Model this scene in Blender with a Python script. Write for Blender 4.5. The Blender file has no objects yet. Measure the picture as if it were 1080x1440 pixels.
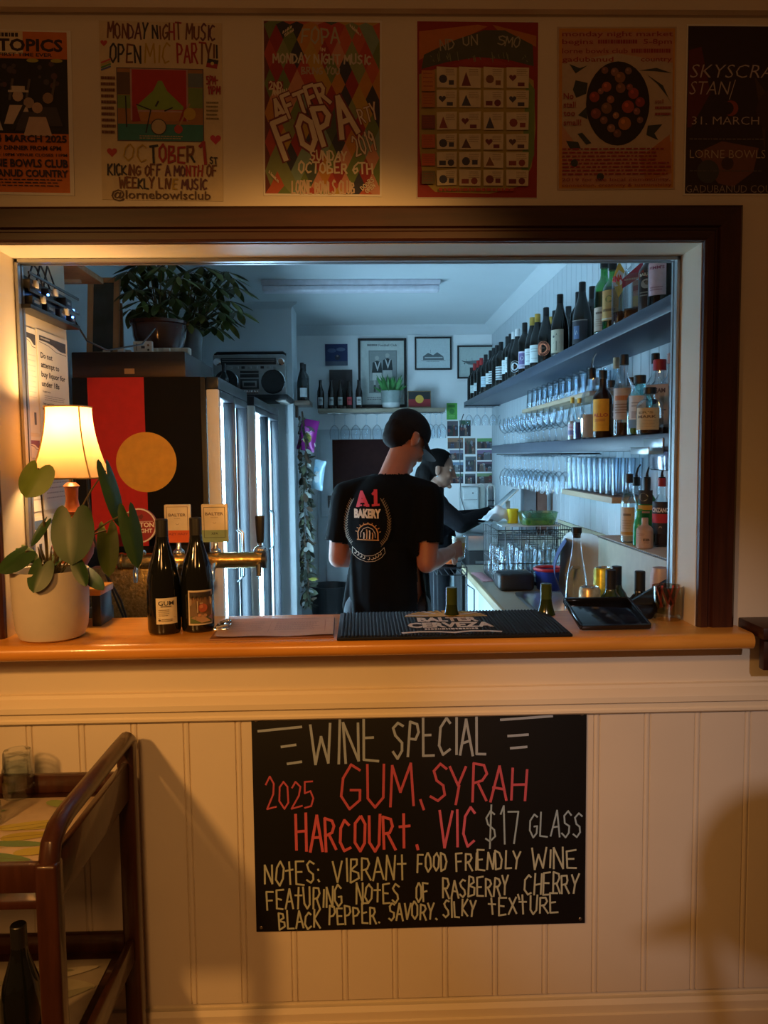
import bpy, bmesh, math, random
from mathutils import Vector, Matrix, Euler
from mathutils.bvhtree import BVHTree

# ---------------------------------------------------------------- camera, world, lights, exposure
SC = bpy.context.scene
COL = SC.collection
rnd = random.Random(11)
R = math.radians
PI = math.pi
FPX, CAMD, CAMH = 1083.0, 1.97, 1.55            # focal length in pixels, camera distance from the servery wall, camera height

_yb = Vector((-30, 80, -FPX)).normalized()      # the direction straight into the wall, in camera axes
_rho = R(0.62)
_hz = Vector((math.cos(_rho), math.sin(_rho), 0))
_zc = _hz.cross(_yb).normalized()
_xc = _yb.cross(_zc).normalized()
C2W = Matrix((_xc, _yb, _zc))                   # rows = world axes in camera axes -> camera-to-world
CAMPOS = Vector((0, -CAMD, CAMH))
cam_data = bpy.data.cameras.new('camera')
cam = bpy.data.objects.new('camera', cam_data)
COL.objects.link(cam)
cam.matrix_world = Matrix.Translation(CAMPOS) @ C2W.to_4x4()
cam_data.sensor_fit = 'HORIZONTAL'
cam_data.sensor_width = 36.0
cam_data.lens = 36.0 * FPX / 1080.0
cam_data.clip_start = 0.05
SC.camera = cam

SC.view_settings.view_transform = 'Standard'
SC.view_settings.look = 'None'
SC.view_settings.exposure = 0.0
SC.view_settings.gamma = 1.0
SC.cycles.transparent_max_bounces = 48
SC.cycles.max_bounces = 8
SC.cycles.glossy_bounces = 4
SC.cycles.transmission_bounces = 6
SC.cycles.sample_clamp_indirect = 4.0
SC.cycles.caustics_reflective = False
SC.cycles.caustics_refractive = False

world = bpy.data.worlds.new('world')
SC.world = world
world.use_nodes = True
world.node_tree.nodes['Background'].inputs['Color'].default_value = (1.0, 0.44, 0.17, 1)
world.node_tree.nodes['Background'].inputs['Strength'].default_value = 0.062

def lamp(name, kind, loc, aim, energy, color, **kw):
    l = bpy.data.lights.new(name, kind)
    l.energy = energy
    l.color = color
    for k, v in kw.items():
        setattr(l, k, v)
    o = bpy.data.objects.new(name, l)
    COL.objects.link(o)
    o.location = loc
    if aim is not None:
        o.rotation_euler = (Vector(aim) - Vector(loc)).to_track_quat('-Z', 'Y').to_euler()
    return o

# ceiling spot of the front room, high on the left behind the camera: lights the panelling, its cone leaves the posters dim
lamp('front_room_spot', 'SPOT', (-1.57, -2.3, 2.36), (-0.32, 0, 1.02), 172, (1.0, 0.45, 0.11), spot_size=R(55), spot_blend=1.0, shadow_soft_size=0.09)
# warm area fill added behind the camera to lift the posters and soften shadows
lamp('front_room_fill_area', 'AREA', (-0.35, -3.4, 2.75), (-0.15, 0, 0.9), 6.5, (1.0, 0.46, 0.14), shape='DISK', size=0.9)
lamp('front_room_fill_spot', 'SPOT', (-0.3, -3.4, 2.6), (-0.45, 0, 0.50), 118, (1.0, 0.46, 0.13), spot_size=R(36), spot_blend=1.0, shadow_soft_size=0.35)  # added soft fill, lightens the trolley shadow on the lower wall
# a whiter spot behind the camera on the right, falling on the lower right of the panelling
lamp('rear_ceiling_spot', 'SPOT', (0.3, -3.6, 2.6), (0.76, 0, 0.70), 128, (1.0, 0.82, 0.78), spot_size=R(21.0), spot_blend=1.0, shadow_soft_size=0.016)
# added warm fill through the opening, brightens the taps and the flag
lamp('opening_fill_spot', 'SPOT', (1.5, -2.6, 2.35), (-0.80, 1.2, 1.50), 420, (1.0, 0.47, 0.12), spot_size=R(20), spot_blend=0.9, shadow_soft_size=0.06)

# ---------------------------------------------------------------- pixel -> place
def ray(u, v):
    return C2W @ Vector(((u - 540) / FPX, (720 - v) / FPX, -1.0))
def PY(u, v, Y):
    d = ray(u, v); return CAMPOS + d * ((Y + CAMD) / d.y)
def PX(u, v, X):
    d = ray(u, v); return CAMPOS + d * (X / d.x)
def PZ(u, v, Z):
    d = ray(u, v); return CAMPOS + d * ((Z - CAMH) / d.z)

# ---------------------------------------------------------------- materials
MATS = {}
def _new(name):
    m = bpy.data.materials.new(name)
    m.use_nodes = True
    nt = m.node_tree
    nt.nodes.clear()
    out = nt.nodes.new('ShaderNodeOutputMaterial')
    return m, nt, out
def mat(name, col, rough=0.5, metal=0.0, var=0.08, scale=25.0, bump=0.0, spec=0.5, emit=None, estr=0.0, stretch=(1, 1, 1), col2=None, detail=4.0, sheen=0.0, sss=0.0, coat=0.0):
    if name in MATS:
        return MATS[name]
    m, nt, out = _new(name)
    b = nt.nodes.new('ShaderNodeBsdfPrincipled')
    nt.links.new(b.outputs[0], out.inputs[0])
    b.inputs['Roughness'].default_value = rough
    b.inputs['Metallic'].default_value = metal
    b.inputs['Specular IOR Level'].default_value = spec
    b.inputs['Coat Weight'].default_value = coat
    if sheen: b.inputs['Sheen Weight'].default_value = sheen
    if sss:
        b.inputs['Subsurface Weight'].default_value = sss
        b.inputs['Subsurface Radius'].default_value = (0.012, 0.005, 0.003)
    tc = nt.nodes.new('ShaderNodeTexCoord')
    mp = nt.nodes.new('ShaderNodeMapping')
    mp.inputs['Scale'].default_value = stretch
    nt.links.new(tc.outputs['Object'], mp.inputs[0])
    nz = nt.nodes.new('ShaderNodeTexNoise')
    nz.inputs['Scale'].default_value = scale
    nz.inputs['Detail'].default_value = detail
    nt.links.new(mp.outputs[0], nz.inputs['Vector'])
    cr = nt.nodes.new('ShaderNodeValToRGB')
    cr.color_ramp.elements[0].position = 0.3
    cr.color_ramp.elements[1].position = 0.7
    c1 = [max(0, c * (1 - var)) for c in col[:3]]
    c2 = list(col2[:3]) if col2 else [min(1, c * (1 + var)) for c in col[:3]]
    cr.color_ramp.elements[0].color = (*c1, 1)
    cr.color_ramp.elements[1].color = (*c2, 1)
    nt.links.new(nz.outputs['Fac'], cr.inputs[0])
    nt.links.new(cr.outputs[0], b.inputs['Base Color'])
    if bump:
        bp = nt.nodes.new('ShaderNodeBump')
        bp.inputs['Strength'].default_value = bump
        bp.inputs['Distance'].default_value = 0.002
        nt.links.new(nz.outputs['Fac'], bp.inputs['Height'])
        nt.links.new(bp.outputs[0], b.inputs['Normal'])
    if emit:
        b.inputs['Emission Color'].default_value = (*emit, 1)
        b.inputs['Emission Strength'].default_value = estr
    MATS[name] = m
    return m
def glassy(name, tint=(0.93, 0.97, 1.0), refl=0.55, base=0.06, rough=0.03, edge=0.5):
    """Thin-walled glass: see-through with a tint that deepens, and a sheen that grows, towards its edges."""
    if name in MATS:
        return MATS[name]
    m, nt, out = _new(name)
    t = nt.nodes.new('ShaderNodeBsdfTransparent')
    g = nt.nodes.new('ShaderNodeBsdfGlossy'); g.inputs['Roughness'].default_value = rough
    g.inputs['Color'].default_value = (0.95, 0.97, 1, 1)
    lw = nt.nodes.new('ShaderNodeLayerWeight'); lw.inputs['Blend'].default_value = 0.35
    cr = nt.nodes.new('ShaderNodeValToRGB')
    cr.color_ramp.elements[0].position = 0.25; cr.color_ramp.elements[0].color = (*tint, 1)
    cr.color_ramp.elements[1].position = 0.95; cr.color_ramp.elements[1].color = (*[c * edge for c in tint], 1)
    nt.links.new(lw.outputs['Facing'], cr.inputs[0]); nt.links.new(cr.outputs[0], t.inputs[0])
    mr = nt.nodes.new('ShaderNodeMapRange')
    mr.inputs['From Min'].default_value = 0.2
    mr.inputs['To Min'].default_value = base
    mr.inputs['To Max'].default_value = refl
    nt.links.new(lw.outputs['Facing'], mr.inputs['Value'])
    mx = nt.nodes.new('ShaderNodeMixShader')
    nt.links.new(mr.outputs[0], mx.inputs[0])
    nt.links.new(t.outputs[0], mx.inputs[1]); nt.links.new(g.outputs[0], mx.inputs[2])
    nt.links.new(mx.outputs[0], out.inputs[0])
    MATS[name] = m
    return m
def emis(name, col, strength):
    if name in MATS:
        return MATS[name]
    m, nt, out = _new(name)
    e = nt.nodes.new('ShaderNodeEmission')
    e.inputs[0].default_value = (*col, 1); e.inputs[1].default_value = strength
    nt.links.new(e.outputs[0], out.inputs[0])
    MATS[name] = m
    return m
def ink(col, rough=0.6):
    k = 'ink_%d_%d_%d' % tuple(int(c * 100 + .5) for c in col[:3])
    return mat(k + ('' if rough == .6 else '_r%d' % int(rough * 100)), col, rough=rough, var=0.05, scale=60)
def wood(name, c1, c2, rough=0.4, stretch=(1, 12, 12), scale=6, coat=0.0):
    return mat(name, c1, rough=rough, var=0.0, col2=c2, stretch=stretch, scale=scale, detail=8, bump=0.12, coat=coat)

# ---------------------------------------------------------------- mesh builder
class MB:
    def __init__(s):
        s.v = []; s.f = []; s.mi = []; s.mats = []; s.n = 0
    def midx(s, m):
        if m not in s.mats: s.mats.append(m)
        return s.mats.index(m)
    def add(s, verts, faces, m, mtx=None):
        k = len(s.v); i = s.midx(m)
        if mtx is not None: verts = [mtx @ Vector(p) for p in verts]
        s.v.extend([tuple(p) for p in verts])
        for f in faces:
            s.f.append([k + j for j in f]); s.mi.append(i)
        return s
    def box(s, x0, x1, y0, y1, z0, z1, m, mtx=None):
        v = [(x, y, z) for z in (z0, z1) for y in (y0, y1) for x in (x0, x1)]
        return s.add(v, [(0, 2, 3, 1), (4, 5, 7, 6), (0, 1, 5, 4), (1, 3, 7, 5), (3, 2, 6, 7), (2, 0, 4, 6)], m, mtx)
    def bbox(s, x0, x1, y0, y1, z0, z1, m, b=0.004, mtx=None, seg=2):
        bm = bmesh.new()
        bmesh.ops.create_cube(bm, size=1)
        for w in bm.verts:
            w.co = Vector((x0 + (w.co.x + .5) * (x1 - x0), y0 + (w.co.y + .5) * (y1 - y0), z0 + (w.co.z + .5) * (z1 - z0)))
        bmesh.ops.bevel(bm, geom=bm.edges[:], offset=b, segments=seg, profile=0.5, affect='EDGES')
        s.add([w.co.copy() for w in bm.verts], [[w.index for w in f.verts] for f in bm.faces], m, mtx)
        bm.free()
        return s
    def lathe(s, prof, m, seg=20, mtx=None, sq=None, cap=True):
        """prof: (radius, z) pairs; sq: exponent for a squarish section."""
        v = []; f = []
        for r, z in prof:
            for i in range(seg):
                a = 2 * PI * (i + .5) / seg
                c, d = math.cos(a), math.sin(a)
                k = r if not sq else r / (abs(c) ** sq + abs(d) ** sq) ** (1.0 / sq)
                v.append((k * c, k * d, z))
        n = len(prof)
        for j in range(n - 1):
            for i in range(seg):
                i2 = (i + 1) % seg
                f.append((j * seg + i, j * seg + i2, (j + 1) * seg + i2, (j + 1) * seg + i))
        if cap:
            if prof[0][0] > 1e-5: f.append(list(range(seg - 1, -1, -1)))
            if prof[-1][0] > 1e-5: f.append([(n - 1) * seg + i for i in range(seg)])
        return s.add(v, f, m, mtx)
    def tube(s, pts, r, m, seg=8, caps=True, mtx=None, closed=False):
        pts = [Vector(p) for p in pts]; n = len(pts)
        rr = r if isinstance(r, (list, tuple)) else [r] * n
        v = []; f = []
        up = None
        for i, p in enumerate(pts):
            if closed: t = pts[(i + 1) % n] - pts[i - 1]
            else: t = pts[min(i + 1, n - 1)] - pts[max(i - 1, 0)]
            t.normalize()
            if up is None:
                up = Vector((0, 0, 1)) if abs(t.z) < .9 else Vector((1, 0, 0))
            x = t.cross(up)
            if x.length < 1e-4: x = t.orthogonal()
            x.normalize(); y = x.cross(t).normalized(); up = y
            for k in range(seg):
                a = 2 * PI * k / seg
                v.append(p + (x * math.cos(a) + y * math.sin(a)) * rr[i])
        for i in range(n if closed else n - 1):
            j = (i + 1) % n
            for k in range(seg):
                k2 = (k + 1) % seg
                f.append((i * seg + k, j * seg + k, j * seg + k2, i * seg + k2))
        if caps and not closed:
            f.append(list(range(seg))); f.append([(n - 1) * seg + k for k in range(seg - 1, -1, -1)])
        return s.add(v, f, m, mtx)
    def ell(s, c, rad, m, rot=None, seg=16, rings=10):
        if isinstance(rad, (int, float)): rad = (rad,) * 3
        q = Euler(rot).to_matrix() if rot is not None and not isinstance(rot, Matrix) else (rot or Matrix.Identity(3))
        c = Vector(c); v = [c + q @ Vector((0, 0, -rad[2]))]; f = []
        for j in range(1, rings):
            t = -PI / 2 + PI * j / rings
            for i in range(seg):
                a = 2 * PI * i / seg
                v.append(c + q @ Vector((rad[0] * math.cos(t) * math.cos(a), rad[1] * math.cos(t) * math.sin(a), rad[2] * math.sin(t))))
        v.append(c + q @ Vector((0, 0, rad[2])))
        for i in range(seg):
            f.append((0, 1 + (i + 1) % seg, 1 + i))
            f.append((len(v) - 1, len(v) - 1 - seg + i, len(v) - 1 - seg + (i + 1) % seg))
        for j in range(rings - 2):
            for i in range(seg):
                a = 1 + j * seg
                f.append((a + i, a + (i + 1) % seg, a + seg + (i + 1) % seg, a + seg + i))
        return s.add(v, f, m)
    def limb(s, p0, r0, p1, r1, m, seg=14):
        """A closed tapered limb with round ends."""
        p0 = Vector(p0); p1 = Vector(p1); t = (p1 - p0).normalized()
        pts = []; rs = []
        for k in range(4):
            a = PI / 2 * (k + .35) / 4.35
            pts.append(p0 - t * r0 * math.cos(a)); rs.append(r0 * math.sin(a))
        for k in range(7):
            w = k / 6; pts.append(p0.lerp(p1, w)); rs.append(r0 + (r1 - r0) * w)
        for k in range(3, -1, -1):
            a = PI / 2 * (k + .35) / 4.35
            pts.append(p1 + t * r1 * math.cos(a)); rs.append(r1 * math.sin(a))
        return s.tube(pts, rs, m, seg=seg)
    def mesh(s, name, sharp=35):
        me = bpy.data.meshes.new(name)
        me.from_pydata(s.v, [], s.f)
        for m in s.mats: me.materials.append(m)
        me.polygons.foreach_set('material_index', s.mi)
        me.polygons.foreach_set('use_smooth', [True] * len(s.f))
        me.update()
        me.set_sharp_from_angle(angle=R(sharp))
        return me
    def build(s, name, parent=None, loc=None, rot=None, sharp=35):
        o = bpy.data.objects.new(name, s.mesh(name, sharp))
        COL.objects.link(o)
        if parent is not None: o.parent = parent
        if loc is not None: o.location = loc
        if rot is not None: o.rotation_euler = rot
        return o

def tag(o, label, cat, group=None):
    o['label'] = label; o['category'] = cat
    if group: o['group'] = group
    return o
def thing(name, label, cat, loc=(0, 0, 0), rz=0.0, group=None, rot=None):
    o = bpy.data.objects.new(name, None)
    o.empty_display_size = 0.05
    COL.objects.link(o)
    o.location = loc; o.rotation_euler = rot if rot is not None else (0, 0, rz)
    return tag(o, label, cat, group)
def struct(o):
    o['kind'] = 'structure'; return o
def place(root, meshes):
    """Link one object per (part name, mesh) under a thing; meshes may be shared."""
    out = []
    for nm, me in meshes:
        o = bpy.data.objects.new(nm, me); COL.objects.link(o); o.parent = root; out.append(o)
    return out
ORD = ['first', 'second', 'third', 'fourth', 'fifth', 'sixth', 'seventh', 'eighth', 'ninth', 'tenth', 'eleventh', 'twelfth', 'thirteenth', 'fourteenth', 'fifteenth', 'sixteenth', 'seventeenth', 'eighteenth', 'nineteenth', 'twentieth']

# ---------------------------------------------------------------- lettering
_tc = {}
def text_geo(s, bold=0.0, shear=0.0):
    k = (s, bold, shear)
    if k in _tc: return _tc[k]
    cu = bpy.data.curves.new('lettering', 'FONT')
    cu.body = s; cu.size = 1.0; cu.resolution_u = 2; cu.offset = bold; cu.shear = shear
    ob = bpy.data.objects.new('lettering', cu)
    me = ob.to_mesh()
    v = [tuple(w.co) for w in me.vertices]; f = [list(p.vertices) for p in me.polygons]
    ob.to_mesh_clear()
    bpy.data.objects.remove(ob); bpy.data.curves.remove(cu)
    _tc[k] = (v, f)
    return v, f
HAND = {
 'A': '0,0 2,6 4,0;.8,2.2 3.3,2.2', 'B': '.3,0 .3,6 2.6,5.6 2.9,4.3 .3,3.2 3.3,2.4 3.5,.8 .3,0', 'C': '3.6,5.2 2.2,6 .6,4.4 .4,1.8 1.8,0 3.6,.8',
 'D': '.3,0 .3,6 2.4,5.4 3.7,3 2.6,.7 .3,0', 'E': '3.6,6 .3,6 .3,0 3.6,0;.3,3.1 2.8,3.1', 'F': '3.6,6 .3,6 .3,0;.3,3.2 2.8,3.2',
 'G': '3.6,5.2 2.2,6 .6,4.4 .3,1.8 1.8,0 3.6,1 3.6,2.7 2.1,2.7', 'H': '.3,0 .3,6;3.6,0 3.6,6;.3,3 3.6,3', 'I': '1,0 1,6', 'J': '2.8,6 2.8,1 1.6,0 .3,1',
 'K': '.3,0 .3,6;3.5,6 .4,2.8 3.7,0', 'L': '.4,6 .4,0 3.5,0', 'M': '0,0 .5,6 2.2,2.2 4,6 4.5,0', 'N': '.3,0 .3,6 3.6,0 3.6,6',
 'O': '2,6 .5,4.6 .3,1.6 1.9,0 3.5,1.5 3.6,4.5 2,6', 'P': '.3,0 .3,6 2.8,5.6 3.4,4.2 2.4,2.9 .3,2.7', 'Q': '2,6 .5,4.6 .3,1.6 1.9,0 3.5,1.5 3.6,4.5 2,6;2.4,1.6 3.8,-.4',
 'R': '.3,0 .3,6 2.8,5.6 3.3,4.3 2.4,3.1 .3,2.8;1.6,2.9 3.8,0', 'S': '3.5,5.3 2,6 .6,4.8 1.2,3.5 3,2.5 3.3,1 1.8,0 .2,.8', 'T': '0,6 4,6;2,6 2,0', 't': '.4,3.9 3.6,3.9;2,6 2,0',
 'U': '.3,6 .4,1.3 1.9,0 3.4,1.2 3.6,6', 'V': '0,6 1.8,0 3.9,6', 'W': '0,6 1,0 2.4,4.2 3.8,0 5,6', 'X': '.2,6 3.7,0;3.6,6 .1,0', 'Y': '.1,6 1.9,3 3.8,6;1.9,3 1.4,0', 'Z': '.2,6 3.7,6 .2,0 3.8,0',
 '0': '2,6 .5,4.6 .3,1.6 1.9,0 3.5,1.5 3.6,4.5 2,6', '1': '.7,4.8 1.6,6 1.6,0', '2': '.3,4.6 1.6,6 3.3,4.7 2.8,2.8 .2,0 3.8,.2', '5': '3.5,6 .7,6 .5,3.5 2.4,3.8 3.5,2.2 2.6,.3 .3,.3', '6': '3.2,5.8 1,4 .4,1.6 1.8,0 3.4,1.3 2.6,2.9 .6,2',
 '7': '.2,6 3.6,6 2.2,0', '9': '3.4,4.2 1.9,3 .6,4.4 1.8,6 3.3,5 3.3,3 2.6,0', '8': '2,3.2 .6,4.6 2,6 3.4,4.6 2,3.2 .4,1.5 2,0 3.6,1.5 2,3.2', '3': '.4,5.4 2,6 3.3,4.7 1.6,3.3 3.5,1.8 2,0 .3,.7', '4': '2.8,0 2.8,6 .2,1.8 3.8,1.8',
 '$': '3.4,4.8 2,5.4 .7,4.4 1.2,3.4 3,2.4 3.2,1.3 1.8,.5 .3,1.2;2.2,6.6 1.7,-.6', '.': '.4,.2 .8,-.3', ',': '.5,.5 1.2,-.9', ':': '.7,3.6 .9,3.1;.7,1.1 .9,.6', '!': '.8,6 .8,1.8;.8,.5 .8,0', '@': '2.8,2.2 1.6,2.2 1.6,3.8 2.9,3.8 2.9,2 4,2.4 3.8,4.8 2,6 .3,4 .4,1.4 2,0 3.6,.6', '-': '.5,3 2.8,3', "'": '.8,6 .6,4.8',
}
HW = {'I': 2.0, 'M': 5.2, 'W': 5.6, '.': 1.9, ',': 2.1, ':': 2.2, '1': 2.6, '!': 1.8, "'": 1.6, '@': 4.8}
def hand_strokes(s, rg, jit=0.25):
    out = []; x = 0.0
    for ch in s:
        if ch == ' ':
            x += 2.6; continue
        g = HAND.get(ch) or HAND.get(ch.upper())
        if g is None:
            x += 2; continue
        sh = rg.uniform(-.06, .1); dy = rg.uniform(-.3, .3) * jit * 3; sc = 1 + rg.uniform(-.12, .12)
        for pl in g.split(';'):
            pts = []
            for p in pl.split():
                a, b = p.split(',')
                b = float(b) * sc
                pts.append((x + float(a) + sh * b + rg.uniform(-jit, jit), b + dy + rg.uniform(-jit, jit)))
            out.append(pts)
        x += HW.get(ch, 4.7)
    return out, x

class Canvas(MB):
    """Flat print facing -y; u, v run 0..1 over w x h metres, v downwards. Layers stand a hair proud of one another. wrap = cylinder radius."""
    def __init__(s, w, h, wrap=None, step=0.00005, base=0.0):
        super().__init__(); s.w = w; s.h = h; s.L = 0; s.wrap = wrap; s.step = step; s.base = base
    def pt(s, x, z, off):
        if s.wrap:
            a = x / s.wrap; r = s.wrap + off
            return (r * math.sin(a), -r * math.cos(a), z)
        return (x, -off, z)
    def off(s):
        s.L += 1
        return s.base + s.L * s.step
    def poly2(s, pts, faces, m, off=None):
        off = s.off() if off is None else off
        s.add([s.pt((u - .5) * s.w, (.5 - v) * s.h, off) for u, v in pts], faces, m)
    def rect(s, u0, v0, u1, v1, col):
        m = col if not isinstance(col, (tuple, list)) else ink(col)
        n = 8 if s.wrap else 1
        pts = []; f = []
        for i in range(n + 1):
            u = u0 + (u1 - u0) * i / n
            pts += [(u, v1), (u, v0)]
        for i in range(n): f.append((2 * i, 2 * i + 2, 2 * i + 3, 2 * i + 1))
        s.poly2(pts, f, m); return s
    def poly(s, pts, col, off=None):
        m = col if not isinstance(col, (tuple, list)) else ink(col)
        a = sum(pts[i - 1][0] * pts[i][1] - pts[i][0] * pts[i - 1][1] for i in range(len(pts)))
        if a > 0: pts = pts[::-1]
        s.poly2(pts, [list(range(len(pts)))], m, off); return s
    def disc(s, u, v, ru, col, rv=None, n=20, a0=0, a1=2 * PI):
        rv = ru * s.w / s.h if rv is None else rv
        k = n if a1 - a0 > 6.2 else n + 1
        return s.poly([(u + ru * math.cos(a0 + (a1 - a0) * i / n), v + rv * math.sin(a0 + (a1 - a0) * i / n)) for i in range(k)], col)
    def line(s, pts, wd, col, off=None, closed=False):
        """Stroke of width wd metres through (u, v) points."""
        m = col if not isinstance(col, (tuple, list)) else ink(col)
        off = s.off() if off is None else off
        P = [((u - .5) * s.w, (.5 - v) * s.h) for u, v in pts]
        if closed: P.append(P[0])
        for i in range(len(P) - 1):
            (x0, y0), (x1, y1) = P[i], P[i + 1]
            dx, dy = x1 - x0, y1 - y0; l = math.hypot(dx, dy) or 1e-6
            ex, ey = dx / l * wd * .3, dy / l * wd * .3
            nx, ny = -dy / l * wd / 2, dx / l * wd / 2
            q = [(x0 - ex - nx, y0 - ey - ny), (x1 + ex - nx, y1 + ey - ny), (x1 + ex + nx, y1 + ey + ny), (x0 - ex + nx, y0 - ey + ny)]
            s.add([s.pt(a, b, off + i * 1e-6) for a, b in q], [(0, 1, 2, 3)], m)
        return s
    def text(s, t, u, v, hgt, col, align='c', width=None, bold=0.02, rot=0.0, shear=0.0):
        """Printed text: cap height hgt, baseline at v, optional width (fractions of h and w)."""
        m = col if not isinstance(col, (tuple, list)) else ink(col)
        V, F = text_geo(t, bold, shear)
        if not V: return s
        x0 = min(p[0] for p in V); x1 = max(p[0] for p in V)
        sc = hgt * s.h / 0.70
        sx = sc if width is None else width * s.w / (x1 - x0)
        ox = {'c': (x0 + x1) / 2, 'l': x0, 'r': x1}[align]
        off = s.off(); c, d = math.cos(rot), math.sin(rot)
        pts = []
        for p in V:
            a, b = (p[0] - ox) * sx, p[1] * sc
            pts.append(s.pt((u - .5) * s.w + a * c - b * d, (.5 - v) * s.h + a * d + b * c, off))
        s.add(pts, F, m); return s
    def hand(s, t, u, v, hgt, col, wd, width=None, align='l', rot=0.0, seed=1, jit=0.22, cols=None, shear=0.0):
        """Hand-drawn capitals: baseline at v; wd = stroke width in metres."""
        rg = random.Random(seed)
        st, W = hand_strokes(t, rg, jit)
        sc = hgt * s.h / 6.0
        sx = sc if width is None else width * s.w / max(W - .8, 1)
        ox = {'l': 0, 'c': (W - .8) / 2, 'r': W}[align]
        c, d = math.cos(rot), math.sin(rot); off = s.off()
        for k, pl in enumerate(st):
            q = []
            for a, b in pl:
                X = (a - ox) * sx + shear * b * sc; Z = b * sc
                X, Z = X * c - Z * d, X * d + Z * c
                q.append((u + X / s.w, v - Z / s.h))
            cc = col if cols is None else cols[k * len(cols) // len(st)]
            s.line(q, wd, cc, off + (k % 7) * 5e-6)
        return s
    def micro(s, u0, v0, u1, v1, n, col, th=0.35, seed=3):
        """Rows of tiny illegible print."""
        rg = random.Random(seed); off = s.off(); m = ink(col) if isinstance(col, (tuple, list)) else col
        for i in range(n):
            va = v0 + (v1 - v0) * i / n; vb = va + (v1 - v0) / n * th
            u = u0
            e = u1 - rg.uniform(0, .15) * (u1 - u0)
            while u < e:
                du = min(rg.uniform(.018, .07) * (u1 - u0), e - u)
                s.poly2([(u, vb), (u + du, vb), (u + du, va), (u, va)], [(0, 1, 2, 3)], m, off)
                u += du + .014 * (u1 - u0)
        return s
# ---------------------------------------------------------------- the setting
CREAM = mat('cream_wall_paint', (0.74, 0.66, 0.52), rough=0.55, var=0.03, scale=3)
CREAMG = mat('cream_gloss_paint', (0.78, 0.69, 0.53), rough=0.5, var=0.02, scale=5, spec=.3)
PINKW = mat('panelling_paint', (0.72, 0.645, 0.53), rough=0.45, var=0.03, scale=4)
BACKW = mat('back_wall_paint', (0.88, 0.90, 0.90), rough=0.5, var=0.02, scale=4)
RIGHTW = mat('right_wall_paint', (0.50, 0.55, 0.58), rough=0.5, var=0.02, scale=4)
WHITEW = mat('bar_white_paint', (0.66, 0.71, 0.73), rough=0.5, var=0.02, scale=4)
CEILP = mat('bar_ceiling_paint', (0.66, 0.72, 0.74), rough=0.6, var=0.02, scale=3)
JARRAH = wood('dark_red_timber', (0.034, 0.0075, 0.0025), (0.062, 0.016, 0.0055), rough=0.38, stretch=(10, 10, 1), scale=7)
JARRAHX = wood('dark_red_timber_long', (0.026, 0.006, 0.002), (0.048, 0.012, 0.004), rough=0.45, stretch=(1, 10, 10), scale=7)
HONEY = wood('honey_timber', (0.60, 0.25, 0.035), (0.74, 0.34, 0.06), rough=0.30, stretch=(1, 9, 9), scale=5, coat=0.3)
ALU = mat('aluminium', (0.42, 0.42, 0.42), rough=0.35, metal=0.9, var=0.03)
OX0, OX1, OZT, WT = -0.915, 0.866, 2.078, 0.13     # servery opening
CT = 1.094                                        # counter top
m = MB()
m.box(-2.3, OX0, 0, WT, 0, 2.95, CREAM)
m.box(OX1, 2.1, 0, WT, 0, 2.95, CREAM)
m.box(OX0, OX1, 0, WT, OZT, 2.95, CREAM)
m.box(OX0, OX1, 0, WT, 0, CT - .0385, CREAM)
struct(m.build('wall_front'))
# panelling of beaded boards below the dado rail
pitch, bead, g = 0.1338, 0.010, 0.0045
z0, z1 = 0.10, 0.915
xj = PY(336, 1020, 0).x
prof = []
k0 = -14
xs = [xj + pitch * k for k in range(-13, 13)]
prof.append((-2.3, 0))
for x in xs:
    prof += [(x - bead / 2 - g, 0), (x - bead / 2 - g / 2, .0042), (x - bead / 2, 0), (x, -.0012), (x + bead / 2, 0), (x + bead / 2 + g / 2, .0042), (x + bead / 2 + g, 0)]
prof = [p for p in prof if -2.3 <= p[0] <= 2.1] + [(2.1, 0)]
m = MB()
v = []
for x, y in prof:
    v += [(x, y - .012, z0), (x, y - .012, z1)]
m.add(v, [(2 * i, 2 * i + 2, 2 * i + 3, 2 * i + 1) for i in range(len(prof) - 1)], PINKW)
struct(m.build('wall_panelling', sharp=20))
def moulding(name, prof, x0, x1, m_):
    b = MB(); v = []
    for y, z in prof: v += [(x0, y, z), (x1, y, z)]
    n = len(prof)
    f = [(2 * i, 2 * ((i + 1) % n), 2 * ((i + 1) % n) + 1, 2 * i + 1) for i in range(n)]
    f += [[2 * i for i in range(n)], [2 * i + 1 for i in range(n - 1, -1, -1)]]
    b.add(v, f, m_)
    o = b.build(name, sharp=25); return struct(o)
zr = PY(560, 1004, 0).z
moulding('trim_1', [(0, zr + .072), (-.012, zr + .070), (-.016, zr + .062), (-.030, zr + .052), (-.036, zr + .044), (-.036, zr + .030), (-.030, zr + .027), (-.024, zr + .024), (-.024, zr + .012), (-.028, zr + .008), (-.028, zr + .002), (-.022, zr - .003), (0, zr - .003)], -2.3, 2.1, CREAMG)
zb = PY(560, 1408, 0).z
moulding('baseboard_front', [(0, zb), (-.014, zb), (-.022, zb - .012), (-.022, zb - .034), (-.028, zb - .036), (-.028, 0), (0, 0)], -2.3, 2.1, CREAMG)
zc = PY(540, 23, 0).z
moulding('trim_2', [(0, zc + .012), (-.012, zc), (-.03, zc + .002), (-.04, zc + .02), (-.04, 2.95), (0, 2.95)], -2.3, 2.1, CREAM)
m = MB(); m.box(-2.3, 2.1, -5.2, WT, -.05, 0, wood('floorboards', (0.34, 0.19, 0.09), (0.42, 0.24, 0.12), stretch=(8, 1, 1)))
struct(m.build('floor'))
m = MB(); m.box(-2.3, 2.1, -5.2, 0, 2.95, 3.0, CREAM); struct(m.build('ceiling'))
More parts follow.
